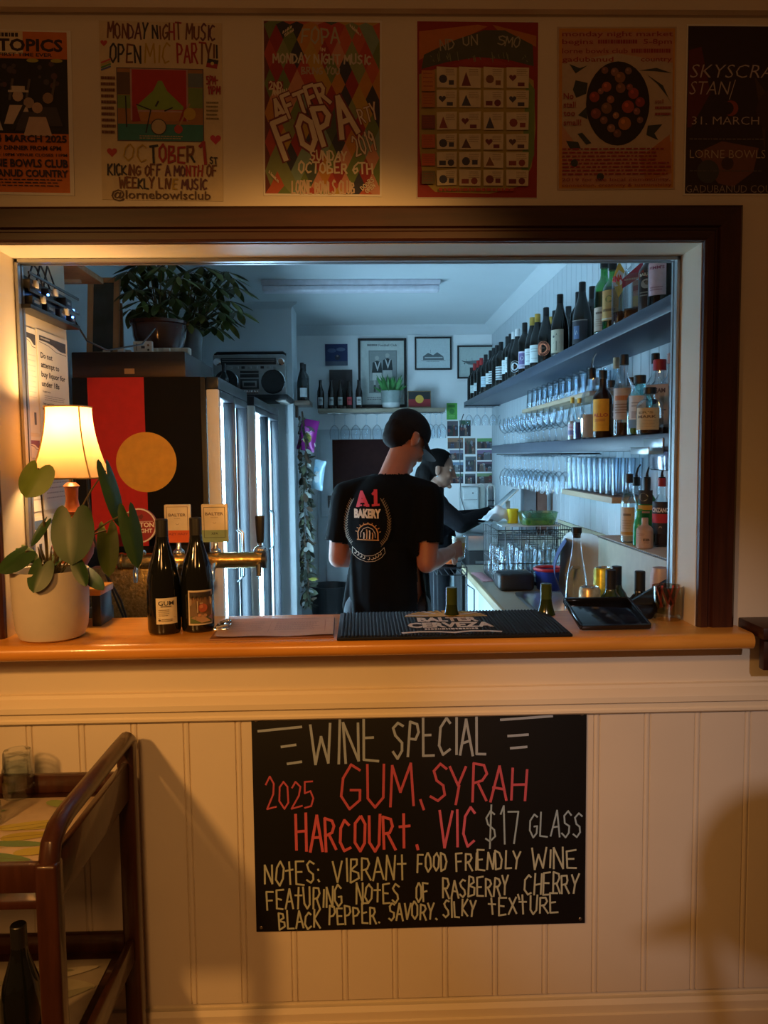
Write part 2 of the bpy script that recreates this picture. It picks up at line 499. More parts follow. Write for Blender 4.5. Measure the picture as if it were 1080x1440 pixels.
# timber architrave round the opening, standing on the counter
AW, AT = 0.098, 0.024
def arch_prof(AW):   # across the width from the inner edge (s), outwards (t)
    return [(0, 0), (0, .016), (.006, .021), (.022, .021), (.026, .016), (.031, .016), (.035, AT), (AW - .008, AT), (AW, AT - .008), (AW, 0)]
def arch(name, rail, sign, x_in, za, zb_, m_):
    b = MB(); v = []; p = arch_prof(.086 if rail else .094); n = len(p)
    for s_, t in p:
        k_ = .094 / .086
        if rail: v += [(OX0 - s_ * k_, -t, OZT + s_), (OX1 + s_ * k_, -t, OZT + s_)]
        else: v += [(x_in + sign * s_, -t, za), (x_in + sign * s_, -t, OZT + s_ * .086 / .094)]
    f = [(2 * i, 2 * i + 2, 2 * i + 3, 2 * i + 1) for i in range(n - 1)] + [[2 * i for i in range(n)], [2 * i + 1 for i in range(n - 1, -1, -1)]]
    b.add(v, f, m_)
    return struct(b.build(name, sharp=25))
arch('trim_3', True, 1, 0, 0, 0, JARRAHX)
arch('trim_4', False, 1, OX1, CT, 0, JARRAH)
arch('trim_5', False, -1, OX0, CT, 0, JARRAH)
# painted lining of the opening and the aluminium window track at its back edge
m = MB()
L = .012
m.box(OX1 - .002, OX1 + .001, -.001, WT + .004, CT, OZT, CREAMG)
m.box(OX0 - .001, OX0 + .002, -.001, WT + .004, CT, OZT, CREAMG)
m.box(OX0, OX1, -.001, WT + .004, OZT - .002, OZT + .001, CREAMG)
struct(m.build('trim_6'))
m = MB()
for a, b_ in ((WT - .004, WT + .014), (WT + .022, WT + .034)):
    m.box(OX1 - .012, OX1 - .004, a, b_, CT, OZT, ALU); m.box(OX0 + .004, OX0 + .012, a, b_, CT, OZT, ALU)
    m.box(OX0, OX1, a, b_, OZT - .012, OZT - .003, ALU)
struct(m.build('window_1'))
# counter of honey timber with a rounded nose, overhanging both rooms
yf, yb = -0.105, 0.222
b = MB(); pr = []
for i in range(9):
    a = -PI / 2 + PI * i / 8
    pr.append((yf + .018 - .018 * math.cos(a), CT - .020 + .020 * math.sin(a)))
pr += [(-.0005, CT), (-.0005, CT - .04)]
xr = PY(1061, 900, -.1).x
v = []
for y, z in pr: v += [(-1.3, y, z), (xr, y, z)]
n = len(pr)
b.add(v, [(2 * i, 2 * ((i + 1) % n), 2 * ((i + 1) % n) + 1, 2 * i + 1) for i in range(n)] + [[2 * i for i in range(n)], [2 * i + 1 for i in range(n - 1, -1, -1)]], HONEY)
b.box(OX0 + .0025, OX1 - .0025, -.0006, yb, CT - .038, CT, HONEY)
o = b.build('servery_counter')
tag(o, 'honey timber counter top with a rounded edge across the servery opening', 'counter')
# dark timber end of a ledge on the wall right of the counter
m = MB()
p = PY(1064, 897, -.12)
m.bbox(p.x + .012, p.x + .25, -.13, 0, 1.085, 1.115, JARRAHX, .003)
m.bbox(p.x + .03, p.x + .25, -.10, -.075, 1.0, 1.085, JARRAHX, .003)
tag(m.build('wall_ledge'), 'dark timber ledge at the right edge, past the counter end', 'ledge')

# bar room behind the wall
XR, YB, XL, ZC2 = 1.176, 5.03, -1.38, 2.70
m = MB(); m.box(-1.5, 1.4, WT, YB + .1, -.05, 0, mat('bar_lino', (0.12, 0.11, 0.10), rough=.5)); struct(m.build('floor_bar'))
m = MB(); m.box(-1.5, 1.4, WT, YB + .1, ZC2, ZC2 + .05, CEILP); struct(m.build('ceiling_bar'))
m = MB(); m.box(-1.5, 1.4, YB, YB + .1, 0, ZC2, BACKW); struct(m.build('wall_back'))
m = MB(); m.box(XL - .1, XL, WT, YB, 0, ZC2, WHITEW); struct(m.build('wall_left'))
m = MB(); v = []; pr = [(WT, 0)]
y = WT + .05
while y < YB - .05:
    pr += [(y - .006, 0), (y, .004), (y + .006, 0)]; y += .10
pr.append((YB, 0))
for y, dx in pr: v += [(XR + dx, y, 0), (XR + dx, y, ZC2)]
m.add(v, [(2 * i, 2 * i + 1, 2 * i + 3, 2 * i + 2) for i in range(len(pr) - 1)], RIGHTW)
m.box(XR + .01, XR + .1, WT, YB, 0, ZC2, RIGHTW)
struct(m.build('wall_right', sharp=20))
# cornices of the bar room
def cove(name, pts):
    b = MB(); v = []
    for q in pts: v += [q[0], q[1]]
    b.add(v, [(2 * i, 2 * i + 2, 2 * i + 3, 2 * i + 1) for i in range(len(pts) - 1)], WHITEW)
    return struct(b.build(name, sharp=50))
c = [(.08, 0), (.078, .008), (.05, .022), (.022, .05), (.008, .078), (0, .08)]
cove('trim_7', [((XL, YB - a, ZC2 - d), (XR, YB - a, ZC2 - d)) for a, d in c])
cove('trim_8', [((XR - a, WT, ZC2 - d), (XR - a, YB, ZC2 - d)) for a, d in c])
# boxed column past the fridges
CX0, CX1, CY0, CY1 = XL, -0.525, 3.95, 4.40
m = MB(); m.box(CX0, CX1, CY0, CY1, 0, ZC2, WHITEW); struct(m.build('wall_column'))
cove('trim_9', [((CX0, CY0 + a - .05, ZC2 - d * .6), (CX1 + .05 - a, CY0 + a - .05, ZC2 - d * .6)) for a, d in [(0, 0), (.01, .03), (.04, .05), (.05, .08)]])
# short wall left of the opening that carries the notices
SX = -0.928
m = MB(); m.box(XL, SX, WT + .0005, PX(97, 560, SX).y, 0, ZC2, CREAM); struct(m.build('wall_stub'))
# bench under the servery on the bar side
m = MB()
STEEL = mat('brushed_steel', (0.50, 0.52, 0.54), rough=0.28, metal=0.9, var=0.06, stretch=(1, 30, 1))
m.bbox(-.92, 0.55, .135, .95, .845, .875, STEEL, .004)
m.box(-.92, 0.55, .16, .90, .0, .845, mat('bench_front', (0.3, 0.31, 0.32), rough=.5))
m2 = m.build('under_bench'); tag(m2, 'steel topped work bench on the bar side of the servery counter', 'bench')

# unseen stand added to cast the round shadow on the lower right panelling
L2 = Vector((0.3, -3.6, 2.6)); tt = .30
def shade_at(u, v, t=tt): return L2 + (PY(u, v, -.012) - L2) * t
gc = shade_at(1092, 1232); gr = (PY(1092, 1232, 0) - PY(976, 1232, 0)).length * tt
r = thing('shadow_stand', 'made-up unseen stand behind the viewpoint, added for its round shadow', 'lamp', (gc.x, gc.y, 0))
DKM = mat('shadow_stand_dark', (.03, .025, .02), rough=.4)
b = MB(); b.ell((0, 0, gc.z), (gr, gr, gr * .98), mat('shadow_stand_globe', (.35, .25, .15), rough=.6), seg=32, rings=20); b.build('globe', r)
q0, q1 = shade_at(992, 1325) - Vector((gc.x, gc.y, 0)), shade_at(1012, 1436) - Vector((gc.x, gc.y, 0))
b = MB(); b.tube([(q0.x, q0.y, q0.z), (q1.x, q1.y, q1.z), (q1.x + .005, q1.y, .02)], .0085, DKM); b.lathe([(0, 0), (.14, 0), (.14, .012), (.02, .022), (0, .022)], DKM, seg=28, mtx=Matrix.Translation((q1.x + .005, q1.y, 0))); b.build('pole', r)
c0, c1, c2, c3 = [shade_at(*p) - Vector((gc.x, gc.y, 0)) for p in ((884, 1322), (990, 1272), (1010, 1300), (990, 1324))]
b = MB(); mid = (c1 + c3) / 2; b.tube([c0, mid, mid + (mid - c0) * .2], [.001, (c1 - c3).length / 2, (c1 - c3).length / 2], DKM, seg=16); b.build('side_wedge', r)
# ---------------------------------------------------------------- things of the front room
BLACK = mat('black_plastic', (0.012, 0.012, 0.013), rough=0.35, var=0.1)
MBLACK = mat('matt_black', (0.010, 0.010, 0.011), rough=0.75, var=0.1)
CHROME = mat('chrome', (0.75, 0.76, 0.78), rough=0.12, metal=1.0, var=0.02)
PAPER = mat('white_paper', (0.80, 0.77, 0.70), rough=0.7, var=0.03, scale=12)

def canvas_on(name, cv, root, parent_loc=(0, 0, 0)):
    return cv.build(name, root, loc=parent_loc)

def poster(u0, v0, u1, v1, label, rotdeg=0.0, paper=None, cat='poster'):
    a = PY(u0, v0, 0); b = PY(u1, v1, 0)
    w, h = b.x - a.x, a.z - b.z
    r = thing('poster', label, cat, ((a.x + b.x) / 2, -0.0015, (a.z + b.z) / 2), group='posters above the servery', rot=(0, R(rotdeg), 0))
    mb = MB(); mb.box(-w / 2, w / 2, -.0006, .001, -h / 2, h / 2, paper or PAPER)
    mb.build('paper', r)
    return r, w, h
# --- orange gig poster, cut by the left edge
r, w, h = poster(-72, 42, 107, 274, 'orange gig poster with a crowd photo, leftmost in the poster row', 1.0)
cv = Canvas(w, h, base=.0008); OR = (.62, .17, .02); DK = (.025, .012, .02)
cv.rect(.03, .01, .965, .985, OR)
cv.rect(.0, .005, .6, .145, (.72, .60, .38)); 
cv.micro(.08, .018, .58, .045, 1, DK, .9); cv.text('OFFTOPICS', .93, .125, .07, DK, 'r', width=.82, bold=.035)
cv.text('FOR THE FIRST TIME EVER', .84, .158, .02, DK, 'r', width=.7, bold=.03)
cv.rect(.02, .172, .965, .625, (.012, .010, .014))
rg = random.Random(4)
for i in range(26):
    cv.disc(rg.uniform(.1, .93), rg.uniform(.19, .34), rg.uniform(.008, .03), (.06 + .05 * rg.random(), .045, .05), n=8)
for u in (.22, .36, .48, .62, .83): cv.line([(u, .42), (u + .03, .30)], .006, (.10, .08, .07))
for u, v, c in ((.30, .44, (.42, .36, .30)), (.55, .40, (.50, .38, .30)), (.64, .44, (.35, .25, .2)), (.80, .41, (.28, .18, .13)), (.71, .47, (.45, .30, .22))):
    cv.disc(u, v, .045, c, n=12); cv.poly([(u - .12, v + .17), (u - .07, v + .055), (u + .07, v + .055), (u + .12, v + .17)], tuple(x * .95 + .1 for x in c) if u in (.55, .71, .3) else (.05, .04, .05))
cv.rect(.47, .365, .64, .378, (.55, .48, .4)); cv.rect(.5, .34, .61, .37, (.55, .48, .4)); cv.line([(.5, .6), (.6, .46)], .008, (.02, .02, .02))
cv.disc(.68, .185, .05, (.38, .34, .05), rv=.012); cv.disc(.88, .185, .05, (.38, .34, .05), rv=.012)
cv.text('14 MARCH 2025', .95, .677, .04, DK, 'r', width=.62, bold=.035); cv.text('AND DINNER FROM 6PM', .9, .727, .026, DK, 'r', width=.62, bold=.03)
cv.text('7.30 - 10PM VENUE CLOSES 11PM', .95, .765, .017, DK, 'r', width=.66, bold=.02); cv.text('LORNE BOWLS CLUB', .955, .83, .046, DK, 'r', width=.76, bold=.035)
cv.text('GADUBANUD COUNTRY', .955, .89, .042, DK, 'r', width=.84, bold=.035); cv.micro(.1, .905, .93, .96, 3, DK)
canvas_on('print', cv, r)
# --- hand-drawn open mic poster
r, w, h = poster(137, 31, 316, 282, 'hand-lettered cream poster with a drawn red stage and hearts', 1.0, mat('cream_card', (.66, .55, .36), rough=.7))
cv = Canvas(w, h, base=.0008)
U = lambda X: (X - 35) / 955; V = lambda Y: (Y - 60) / 1340
pu, bk, rd, yl, bl, br = (.12, .03, .06), (.02, .02, .03), (.35, .02, .03), (.45, .30, .03), (.03, .06, .2), (.16, .05, .02)
cv.hand('MONDAY NIGHT MUSIC', U(100), V(188), .082, br, .0042, width=.88, seed=5, cols=[br, pu, bk, br, rd, br, pu])
cv.hand('OPEN', U(112), V(368), .105, bk, .0045, width=.26, seed=6, cols=[bk, br, bk, bk]); cv.hand('MIC', U(392), V(362), .105, yl, .0038, width=.2, seed=7); cv.hand('PARTY!!', U(640), V(362), .11, rd, .0045, width=.33, seed=8, cols=[rd, rd, br, br, bk])
def heart(cv, u, v, s, col):
    pts = []
    for i in range(24):
        t = 2 * PI * i / 24
        pts.append((u + s * math.sin(t) ** 3, v - s * cv.w / cv.h * (13 * math.cos(t) - 5 * math.cos(2 * t) - 2 * math.cos(3 * t) - math.cos(4 * t)) / 16))
    cv.poly(pts, col)
heart(cv, U(72), V(225), .028, (.5, .06, .05)); heart(cv, U(120), V(1040), .042, (.45, .05, .04)); heart(cv, U(935), V(930), .045, (.55, .04, .10))
for k, c in enumerate([(.5, .1, .08), (.5, .4, .1), (.1, .3, .1), (.1, .15, .4)]): cv.line([(U(50), V(372 + 18 * k)), (U(120), V(345 + 18 * k))], .004, c)
cv.poly([(U(880), V(325)), (U(965), V(338)), (U(958), V(368)), (U(872), V(356))], bk); cv.poly([(U(872), V(356)), (U(958), V(368)), (U(950), V(402)), (U(865), V(388))], rd); cv.disc(U(915), V(362), .014, (.6, .55, .2))
cv.rect(U(165), V(405), U(845), V(955), (.10, .07, .10)); P = lambda *a: [(U(x), V(y)) for x, y in a]
cv.rect(U(172), V(412), U(838), V(948), (.34, .16, .05)); cv.rect(U(172), V(825), U(838), V(948), (.03, .20, .20)); cv.rect(U(172), V(610), U(280), V(710), (.16, .26, .06)); cv.rect(U(725), V(550), U(838), V(700), (.16, .26, .06)); cv.rect(U(172), V(440), U(270), V(605), (.12, .07, .05)); cv.rect(U(725), V(440), U(838), V(545), (.12, .16, .2))
cv.rect(U(272), V(412), U(722), V(800), (.45, .28, .26)); cv.rect(U(285), V(418), U(710), V(720), (.42, .02, .02)); cv.poly(P((320, 690), (450, 575), (490, 500), (520, 500), (560, 575), (685, 690), (685, 715), (330, 720)), (.22, .36, .05))
cv.rect(U(335), V(735), U(680), V(800), (.42, .2, .05)); cv.poly(P((285, 690), (320, 700), (350, 805), (285, 810)), (.3, .02, .02)); cv.poly(P((690, 690), (710, 690), (710, 800), (650, 800)), (.3, .02, .02))
cv.disc(U(490), V(845), .066, (.03, .03, .04)); cv.disc(U(490), V(845), .058, (.45, .36, .22)); cv.disc(U(645), V(860), .035, (.45, .06, .04)); cv.line(P((655, 830), (735, 670)), .004, (.4, .25, .1)); cv.disc(U(735), V(745), .05, (.5, .34, .05)); cv.line(P((320, 680), (430, 720), (390, 890)), .003, bk); cv.line(P((600, 700), (540, 725)), .003, bk); cv.line(P((235, 620), (240, 850)), .003, bk); cv.line(P((470, 690), (490, 655)), .004, bk)
cv.micro(U(340), V(912), U(690), V(945), 2, (.4, .33, .2), .5); cv.micro(U(45), V(475), U(160), V(925), 10, br, .5); cv.micro(U(865), V(650), U(965), V(800), 5, (.2, .16, .05), .4)
cv.hand('5PM-', U(868), V(520), .045, rd, .003, width=.1, seed=3); cv.hand('11PM', U(878), V(592), .045, rd, .003, width=.1, seed=4)
cv.hand('OC', U(205), V(1108), .1, yl, .003, width=.2, seed=2); cv.hand('TOBER', U(415), V(1112), .1, rd, .0052, width=.37, seed=9, cols=[bk, rd, rd, rd, br, br, bk]); cv.hand('1', U(800), V(1118), .11, rd, .0075, width=.06, seed=1); cv.hand('ST', U(888), V(1118), .035, bk, .0028, width=.065, seed=1)
cv.hand('KICKING OFF A MONTH OF', U(85), V(1214), .058, bk, .0036, width=.90, seed=12, cols=[bk, bk, br, br, pu, pu, rd, rd, br]); cv.hand('WEEKLY LIVE MUSIC', U(175), V(1312), .058, br, .0036, width=.72, seed=13, cols=[br, br, bk, br, br, yl, pu, pu]); cv.text('@lornebowlsclub', U(110), V(1392), .048, (.10, .05, .03), 'l', width=.82, bold=.01)
canvas_on('print', cv, r)
# --- harlequin poster
r, w, h = poster(367, 28, 538, 276, 'harlequin diamond poster in red, green and orange with tilted white lettering', .7)
cv = Canvas(w, h, base=.0008); U = lambda X: (X - 68) / 907; V = lambda Y: (Y - 45) / 1325
cv.rect(.015, .012, .985, .988, (.14, .025, .015)); rg = random.Random(21)
pal = [(.42, .05, .03), (.30, .02, .02), (.14, .20, .05), (.50, .22, .03), (.06, .09, .06), (.22, .26, .10), (.50, .10, .04), (.48, .30, .04), (.03, .03, .05), (.20, .30, .22), (.55, .25, .16)]
off = cv.off()
for j in range(-1, 13):
    for i in range(0, 9):
        cu = .06 + i * .115 + (.0575 if j % 2 else 0); cvv = .03 + j * .083; du, dv = .0575, .083
        pts = [(max(.015, min(.985, a)), max(.012, min(.988, b))) for a, b in ((cu - du, cvv), (cu, cvv - dv), (cu + du, cvv), (cu, cvv + dv))]
        if pts[0][0] < pts[2][0] and pts[1][1] < pts[3][1]: cv.poly(pts, rnd.choice(pal) if False else rg.choice(pal), off)
WH = (.72, .62, .48); pk = (.62, .42, .32)
def outl(t, u, v, hh, wd, width, rot, seed, back=(.16, .02, .03), col=WH):
    cv.hand(t, u, v, hh, back, wd * 1.7, width=width, rot=rot, seed=seed, jit=.1); cv.hand(t, u, v, hh, col, wd, width=width, rot=rot, seed=seed, jit=.1)
cv.hand('FOPA', U(362), V(222), .082, (.42, .40, .30), .0045, width=.32, seed=2); cv.hand('IN', U(508), V(278), .02, WH, .002, width=.04); cv.hand('MONDAY NIGHT MUSIC', U(150), V(372), .052, (.55, .5, .42), .0038, width=.82, seed=3); cv.hand('BRING YOU', U(365), V(450), .038, (.45, .38, .3), .003, width=.32, seed=4)
cv.rect(U(112), V(508), U(225), V(572), (.25, .02, .03)); cv.hand('2ND', U(118), V(570), .042, WH, .0032, width=.11, rot=.06, seed=5); cv.hand('ANNUAL', U(142), V(615), .028, WH, .0025, width=.14, rot=.12, seed=5)
outl('AFTER', U(178), V(818), .125, .0085, .48, R(21), 6); outl('FOPA', U(228), V(1092), .21, .0125, .66, R(20), 7); outl('RTY', U(815), V(822), .09, .0036, .16, R(17), 8); outl('2019', U(780), V(1066), .125, .0038, .19, R(18), 9)
cv.hand('SUNDAY', U(425), V(1100), .054, WH, .004, width=.31, seed=10); cv.hand('OCTOBER 6TH', U(335), V(1196), .06, WH, .0042, width=.63, seed=11); cv.hand('LORNE BOWLS CLUB', U(285), V(1352), .068, (.6, .45, .32), .004, width=.53, seed=12)
for X, Y, rr in ((225, 155, .6), (735, 95, -.7), (110, 1200, -.8), (830, 1330, .7)):
    if X == 830:
        cv.hand('DOORS', U(X), V(Y), .026, WH, .002, width=.13, rot=rr, seed=X); cv.hand('OPEN', U(X + 35), V(Y + 20), .022, WH, .002, width=.09, rot=rr, seed=X + 1)
    else:
        rq = random.Random(X)
        for k in range(16):
            a_, b_ = U(X) + .012 * (k % 8) * math.cos(rr) + .02 * (k // 8), V(Y) - .008 * (k % 8) * math.sin(rr) + .016 * (k // 8)
            cv.line([(a_, b_), (a_ + rq.uniform(-.008, .008), b_ - .013)], .0018, WH)
canvas_on('print', cv, r)
# --- market stall-map poster
r, w, h = poster(585, 30, 756, 279, 'red-bordered poster with a grid of small cream drawings', .3)
cv = Canvas(w, h, base=.0008); U = lambda X: (X - 80) / 912; V = lambda Y: (Y - 55) / 1335
cv.rect(.005, .004, .995, .996, (.30, .02, .012)); cv.poly([(.02, .06), (.5, .02), (.58, .03), (.2, .16), (.02, .22)], (.5, .16, .03)); cv.poly([(.62, .02), (.98, .08), (.98, .14), (.7, .08)], (.45, .16, .03))
cv.poly([(.02, .3), (.2, .26), (.8, .26), (.96, .33), (.98, .6), (.95, .82), (.86, .93), (.6, .975), (.15, .965), (.05, .9), (.02, .7)], (.40, .30, .07)); cv.poly([(.90, .32), (.97, .38), (.97, .75), (.90, .9), (.86, .92)], (.16, .26, .06))
cv.poly([(.04, .27), (.06, .19), (.3, .11), (.55, .05), (.72, .05), (.95, .13), (.96, .25), (.75, .215), (.5, .2), (.25, .23)], (.07, .075, .05)); cv.poly([(.25, .255), (.4, .215), (.6, .205), (.8, .245)], (.34, .03, .02))
for t, u, v, ro in (('ND', .19, .165, .12), ('UN', .38, .14, .1), ('S', .66, .13, -.05), ('MO', .72, .135, -.12)): cv.hand(t, u, v, .055, (.36, .34, .26), .003, width=.05 * len(t) + .02, rot=ro, seed=ord(t[0]))
for i in range(30):
    u = .1 + .8 * rnd.random(); cv.line([(u, .17 + .05 * rnd.random()), (u + .01, .2 + .03 * rnd.random())], .0016, (.22, .24, .14))
cols_ = [(228, 380), (395, 560), (578, 730), (750, 920)]; rows_ = [(402, 555), (575, 705), (740, 875), (905, 1025), (1045, 1160), (1180, 1300)]
cells = cv.off(); rg = random.Random(8)
for (a, b) in rows_:
    for (c_, d_) in cols_:
        k = rg.uniform(-6, 6)
        cv.poly([(U(c_), V(a + k)), (U(d_), V(a - k)), (U(d_ - 3), V(b - k)), (U(c_ + 3), V(b))], (.66, .58, .42))
        dk = rg.choice([(.16, .03, .04), (.10, .05, .05), (.25, .05, .04), (.05, .05, .09), (.2, .08, .03)])
        cu, cw = (c_ + d_) / 2, (d_ - c_); t = rg.randrange(4)
        if t == 0: cv.poly([(U(c_ + .12 * cw), V(b - 12)), (U(c_ + .32 * cw), V(a + 35)), (U(c_ + .55 * cw), V(b - 12))], dk)
        elif t == 1: cv.disc(U(c_ + .32 * cw), V((a + b) / 2 + 12), .034, dk, n=10); cv.rect(U(c_ + .6 * cw), V(b - 55), U(c_ + .85 * cw), V(b - 20), dk)
        elif t == 2: cv.rect(U(c_ + .12 * cw), V(b - 50), U(c_ + .45 * cw), V(b - 15), dk); cv.disc(U(c_ + .7 * cw), V(b - 35), .028, dk, n=9)
        else: heart(cv, U(c_ + .28 * cw), V((a + b) / 2), .03, dk); cv.rect(U(c_ + .5 * cw), V(b - 40), U(c_ + .8 * cw), V(b - 12), dk)
        cv.micro(U(c_ + .45 * cw), V(a + 15), U(d_ - 12), V(a + 70), 4, (.22, .14, .08), .3, seed=c_ + a)
for k, (a, b) in enumerate([(435, 590), (600, 710), (770, 870), (915, 1015), (1060, 1150), (1190, 1290)]):
    cv.rect(U(115), V(a), U(215), V(b), [(.5, .2, .04), (.45, .16, .04), (.2, .05, .04), (.5, .12, .04), (.5, .10, .04), (.15, .12, .06)][k]); cv.micro(U(128), V(a + 18), U(205), V(b - 10), 4, (.3, .06, .03), .25, seed=k)
cv.micro(.18, .948, .82, .968, 1, (.42, .05, .03), .8)
canvas_on('print', cv, r)
# --- market poster with a dark bowl of fruit
r, w, h = poster(784, 38, 948, 267, 'yellow-edged poster with a dark oval bowl of fruit', -.3, mat('pale_card', (.55, .42, .30), rough=.7))
cv = Canvas(w, h, base=.0008); U = lambda X: (X - 75) / 885; V = lambda Y: (Y - 95) / 1215
RD = (.30, .03, .03)
cv.rect(.015, .01, .985, .99, (.58, .28, .04)); cv.rect(.04, .03, .97, .97, (.52, .27, .17)); cv.poly([(.04, .22), (.5, .16), (.97, .22), (.97, .7), (.8, .76), (.2, .76), (.04, .6)], (.50, .40, .30)); cv.poly([(.7, .8), (.95, .66), (.97, .9), (.75, .95)], (.45, .17, .05))
for t, v, ww in (('monday night market', V(165), .93), ('begins', V(222), .26), ('lorne bowls club', V(290), .55), ('gadubanud', V(352), .43)): cv.text(t, .04, v, .03, RD, 'l', width=ww, bold=.012)
cv.text('5-8pm', .96, V(222), .03, RD, 'r', width=.24, bold=.012); cv.text('country', .96, V(352), .03, RD, 'r', width=.26, bold=.012); cv.micro(.34, V(190), .68, V(228), 1, RD, .8); cv.micro(.62, V(258), .96, V(296), 1, RD, .8)
G = (.035, .045, .04)
for pts in ([(165, 370), (240, 400), (300, 380), (210, 440)], [(190, 560), (210, 490), (300, 510), (290, 590), (215, 620)], [(225, 890), (260, 880), (330, 960), (290, 970)], [(140, 940), (230, 950), (250, 1000), (170, 1000)], [(680, 420), (810, 400), (930, 440), (800, 425)], [(740, 450), (860, 530), (940, 700), (900, 620), (820, 520)], [(750, 830), (860, 820), (800, 890), (830, 940), (740, 900)], [(230, 750), (290, 690), (300, 780)]):
    cv.poly([(U(x), V(y)) for x, y in pts], G)
cv.disc(U(525), V(665), .268, (.018, .010, .012), rv=.258, n=32)
rg = random.Random(5)
for X, Y, S, c in ((500, 430, 30, (.25, .12, .09)), (540, 470, 40, (.24, .11, .05)), (440, 540, 36, (.34, .09, .05)), (350, 615, 38, (.30, .05, .03)), (545, 550, 36, (.22, .10, .06)), (640, 590, 40, (.30, .05, .04)), (690, 655, 36, (.26, .04, .04)), (600, 690, 46, (.34, .06, .03)), (470, 635, 28, (.30, .12, .08)), (440, 700, 40, (.20, .10, .05)), (360, 740, 38, (.22, .06, .05)), (510, 755, 24, (.36, .18, .10)), (575, 815, 48, (.36, .14, .03)), (475, 850, 30, (.28, .14, .10)), (665, 725, 26, (.26, .10, .09)), (690, 790, 24, (.20, .10, .09)), (420, 790, 28, (.22, .10, .08)), (425, 420, 26, (.2, .09, .07)), (600, 425, 26, (.2, .11, .09)), (395, 575, 22, (.28, .12, .10)), (610, 545, 24, (.25, .08, .06)), (520, 890, 30, (.16, .07, .06))):
    cv.disc(U(X), V(Y), S / 885, c, n=14); cv.disc(U(X - S * .25), V(Y - S * .3), S / 885 * .35, tuple(min(1, q * 1.7) for q in c), n=8)
for t, v in (('No', 632), ('stall', 695), ('too', 758), ('small!', 828)): cv.text(t, .05, V(v), .036, RD, 'l', bold=.012)
cv.text('stall', .82, V(668), .026, RD, 'l', bold=.005); cv.micro(.82, V(690), .96, V(785), 2, RD, .4)
cv.micro(.04, V(1000), .96, V(1215), 8, RD, .42, seed=9); cv.disc(U(200), V(1110), .03, G); cv.disc(U(395), V(1215), .03, G)
cv.text('2019 for the local community,', .035, V(1248), .02, RD, 'l', width=.92, bold=.0); cv.text('connection, creativity & sustainability', .035, V(1290), .02, RD, 'l', width=.93, bold=.0)
canvas_on('print', cv, r)
# --- dark gig poster, cut by the right edge
r, w, h = poster(965, 35, 1134, 275, 'dark photographic gig poster with thin pale lettering, cut by the right edge', .2)
cv = Canvas(w, h, base=.0008); U = lambda X: (X - 55) / 900; V = lambda Y: (Y - 85) / 1275
cv.rect(.012, .01, .988, .99, (.028, .012, .012)); cv.poly([(.02, .15), (.12, .13), (.2, .4), (.05, .6), (.02, .6)], (.10, .012, .012)); cv.disc(U(385), V(705), .06, (.26, .05, .02)); cv.disc(U(360), V(705), .05, (.03, .012, .012)); cv.poly([(.55, .3), (.65, .4), (.65, .75), (.6, .5)], (.07, .035, .015))
cv.poly([(.1, .75), (.3, .68), (.6, .72), (.56, .86), (.4, .95), (.28, .93)], (.16, .06, .04)); cv.disc(U(230), V(1180), .09, (.05, .05, .045)); cv.disc(U(370), V(1120), .05, (.05, .02, .02)); cv.disc(.75, .5, .18, (.05, .02, .015))
PL = (.46, .38, .34)
cv.text('SKYSCRAPER', U(85), V(480), .08, PL, 'l', width=.93, bold=-.012, shear=.22); cv.text('STAN', U(82), V(605), .08, PL, 'l', width=.33, bold=-.012, shear=.22); cv.line([(U(412), V(495)), (U(372), V(640))], .002, PL)
cv.text('31. MARCH', U(105), V(828), .048, PL, 'l', width=.54, bold=-.008); cv.text('LORNE BOWLS CLUB', U(95), V(1080), .05, (.42, .33, .22), 'l', width=.86, bold=-.008); cv.text('GADUBANUD COUNTRY', U(72), V(1340), .045, (.33, .26, .22), 'l', width=.9, bold=-.01)
cv.micro(U(90), V(932), U(650), V(948), 1, (.14, .11, .09), .6); cv.micro(U(95), V(1172), U(640), V(1186), 1, (.10, .08, .07), .6)
canvas_on('print', cv, r)

# --- the wine special blackboard
a = PY(353, 1007, -.02); b = PY(823, 1299, -.02)
w, h = b.x - a.x, a.z - b.z
r = thing('blackboard', 'black board on the panelling with a handwritten wine special in white and red', 'blackboard', ((a.x + b.x) / 2, -.0135, (a.z + b.z) / 2))
mb = MB(); mb.bbox(-w / 2, w / 2, -.0045, 0, -h / 2, h / 2, mat('blackboard_face', (.006, .006, .007), spec=.25, rough=.6, var=.15, scale=3), .0012)
mb.build('board', r)
for i, (x, z) in enumerate(((-1, 1), (1, 1), (-1, -1), (1, -1))):
    s = MB(); s.lathe([(.0045, 0), (.0045, .0012), (.003, .0025), (.0, .0028)], mat('dull_screw', (.25, .22, .18), rough=.4, metal=.9), seg=10, mtx=Matrix.Translation((x * (w / 2 - .013), -.0045, z * (h / 2 - .013))) @ Matrix.Rotation(R(90), 4, 'X'))
    s.build('screw', r)
cv = Canvas(w, h, base=.0048); U = lambda X: (X - 30) / 1005; V = lambda Y: (Y - 56) / 642
GY, PKC, CRM, GR2 = (.34, .43, .58), (.52, .09, .14), (.46, .52, .44), (.32, .46, .60)
T = .0066
tl = .028
cv.hand('WINE', U(208), V(196), .185, GY, T, width=.2, seed=31); cv.hand('SPECIAL', U(448), V(184), .17, GY, T, width=.285, seed=32)
for q in ([(50, 101), (178, 91)], [(118, 148), (160, 143)], [(135, 198), (176, 193)], [(775, 82), (930, 74)], [(797, 130), (857, 127)], [(805, 166), (853, 163)]): cv.line([(U(x), V(y)) for x, y in q], T, GY)
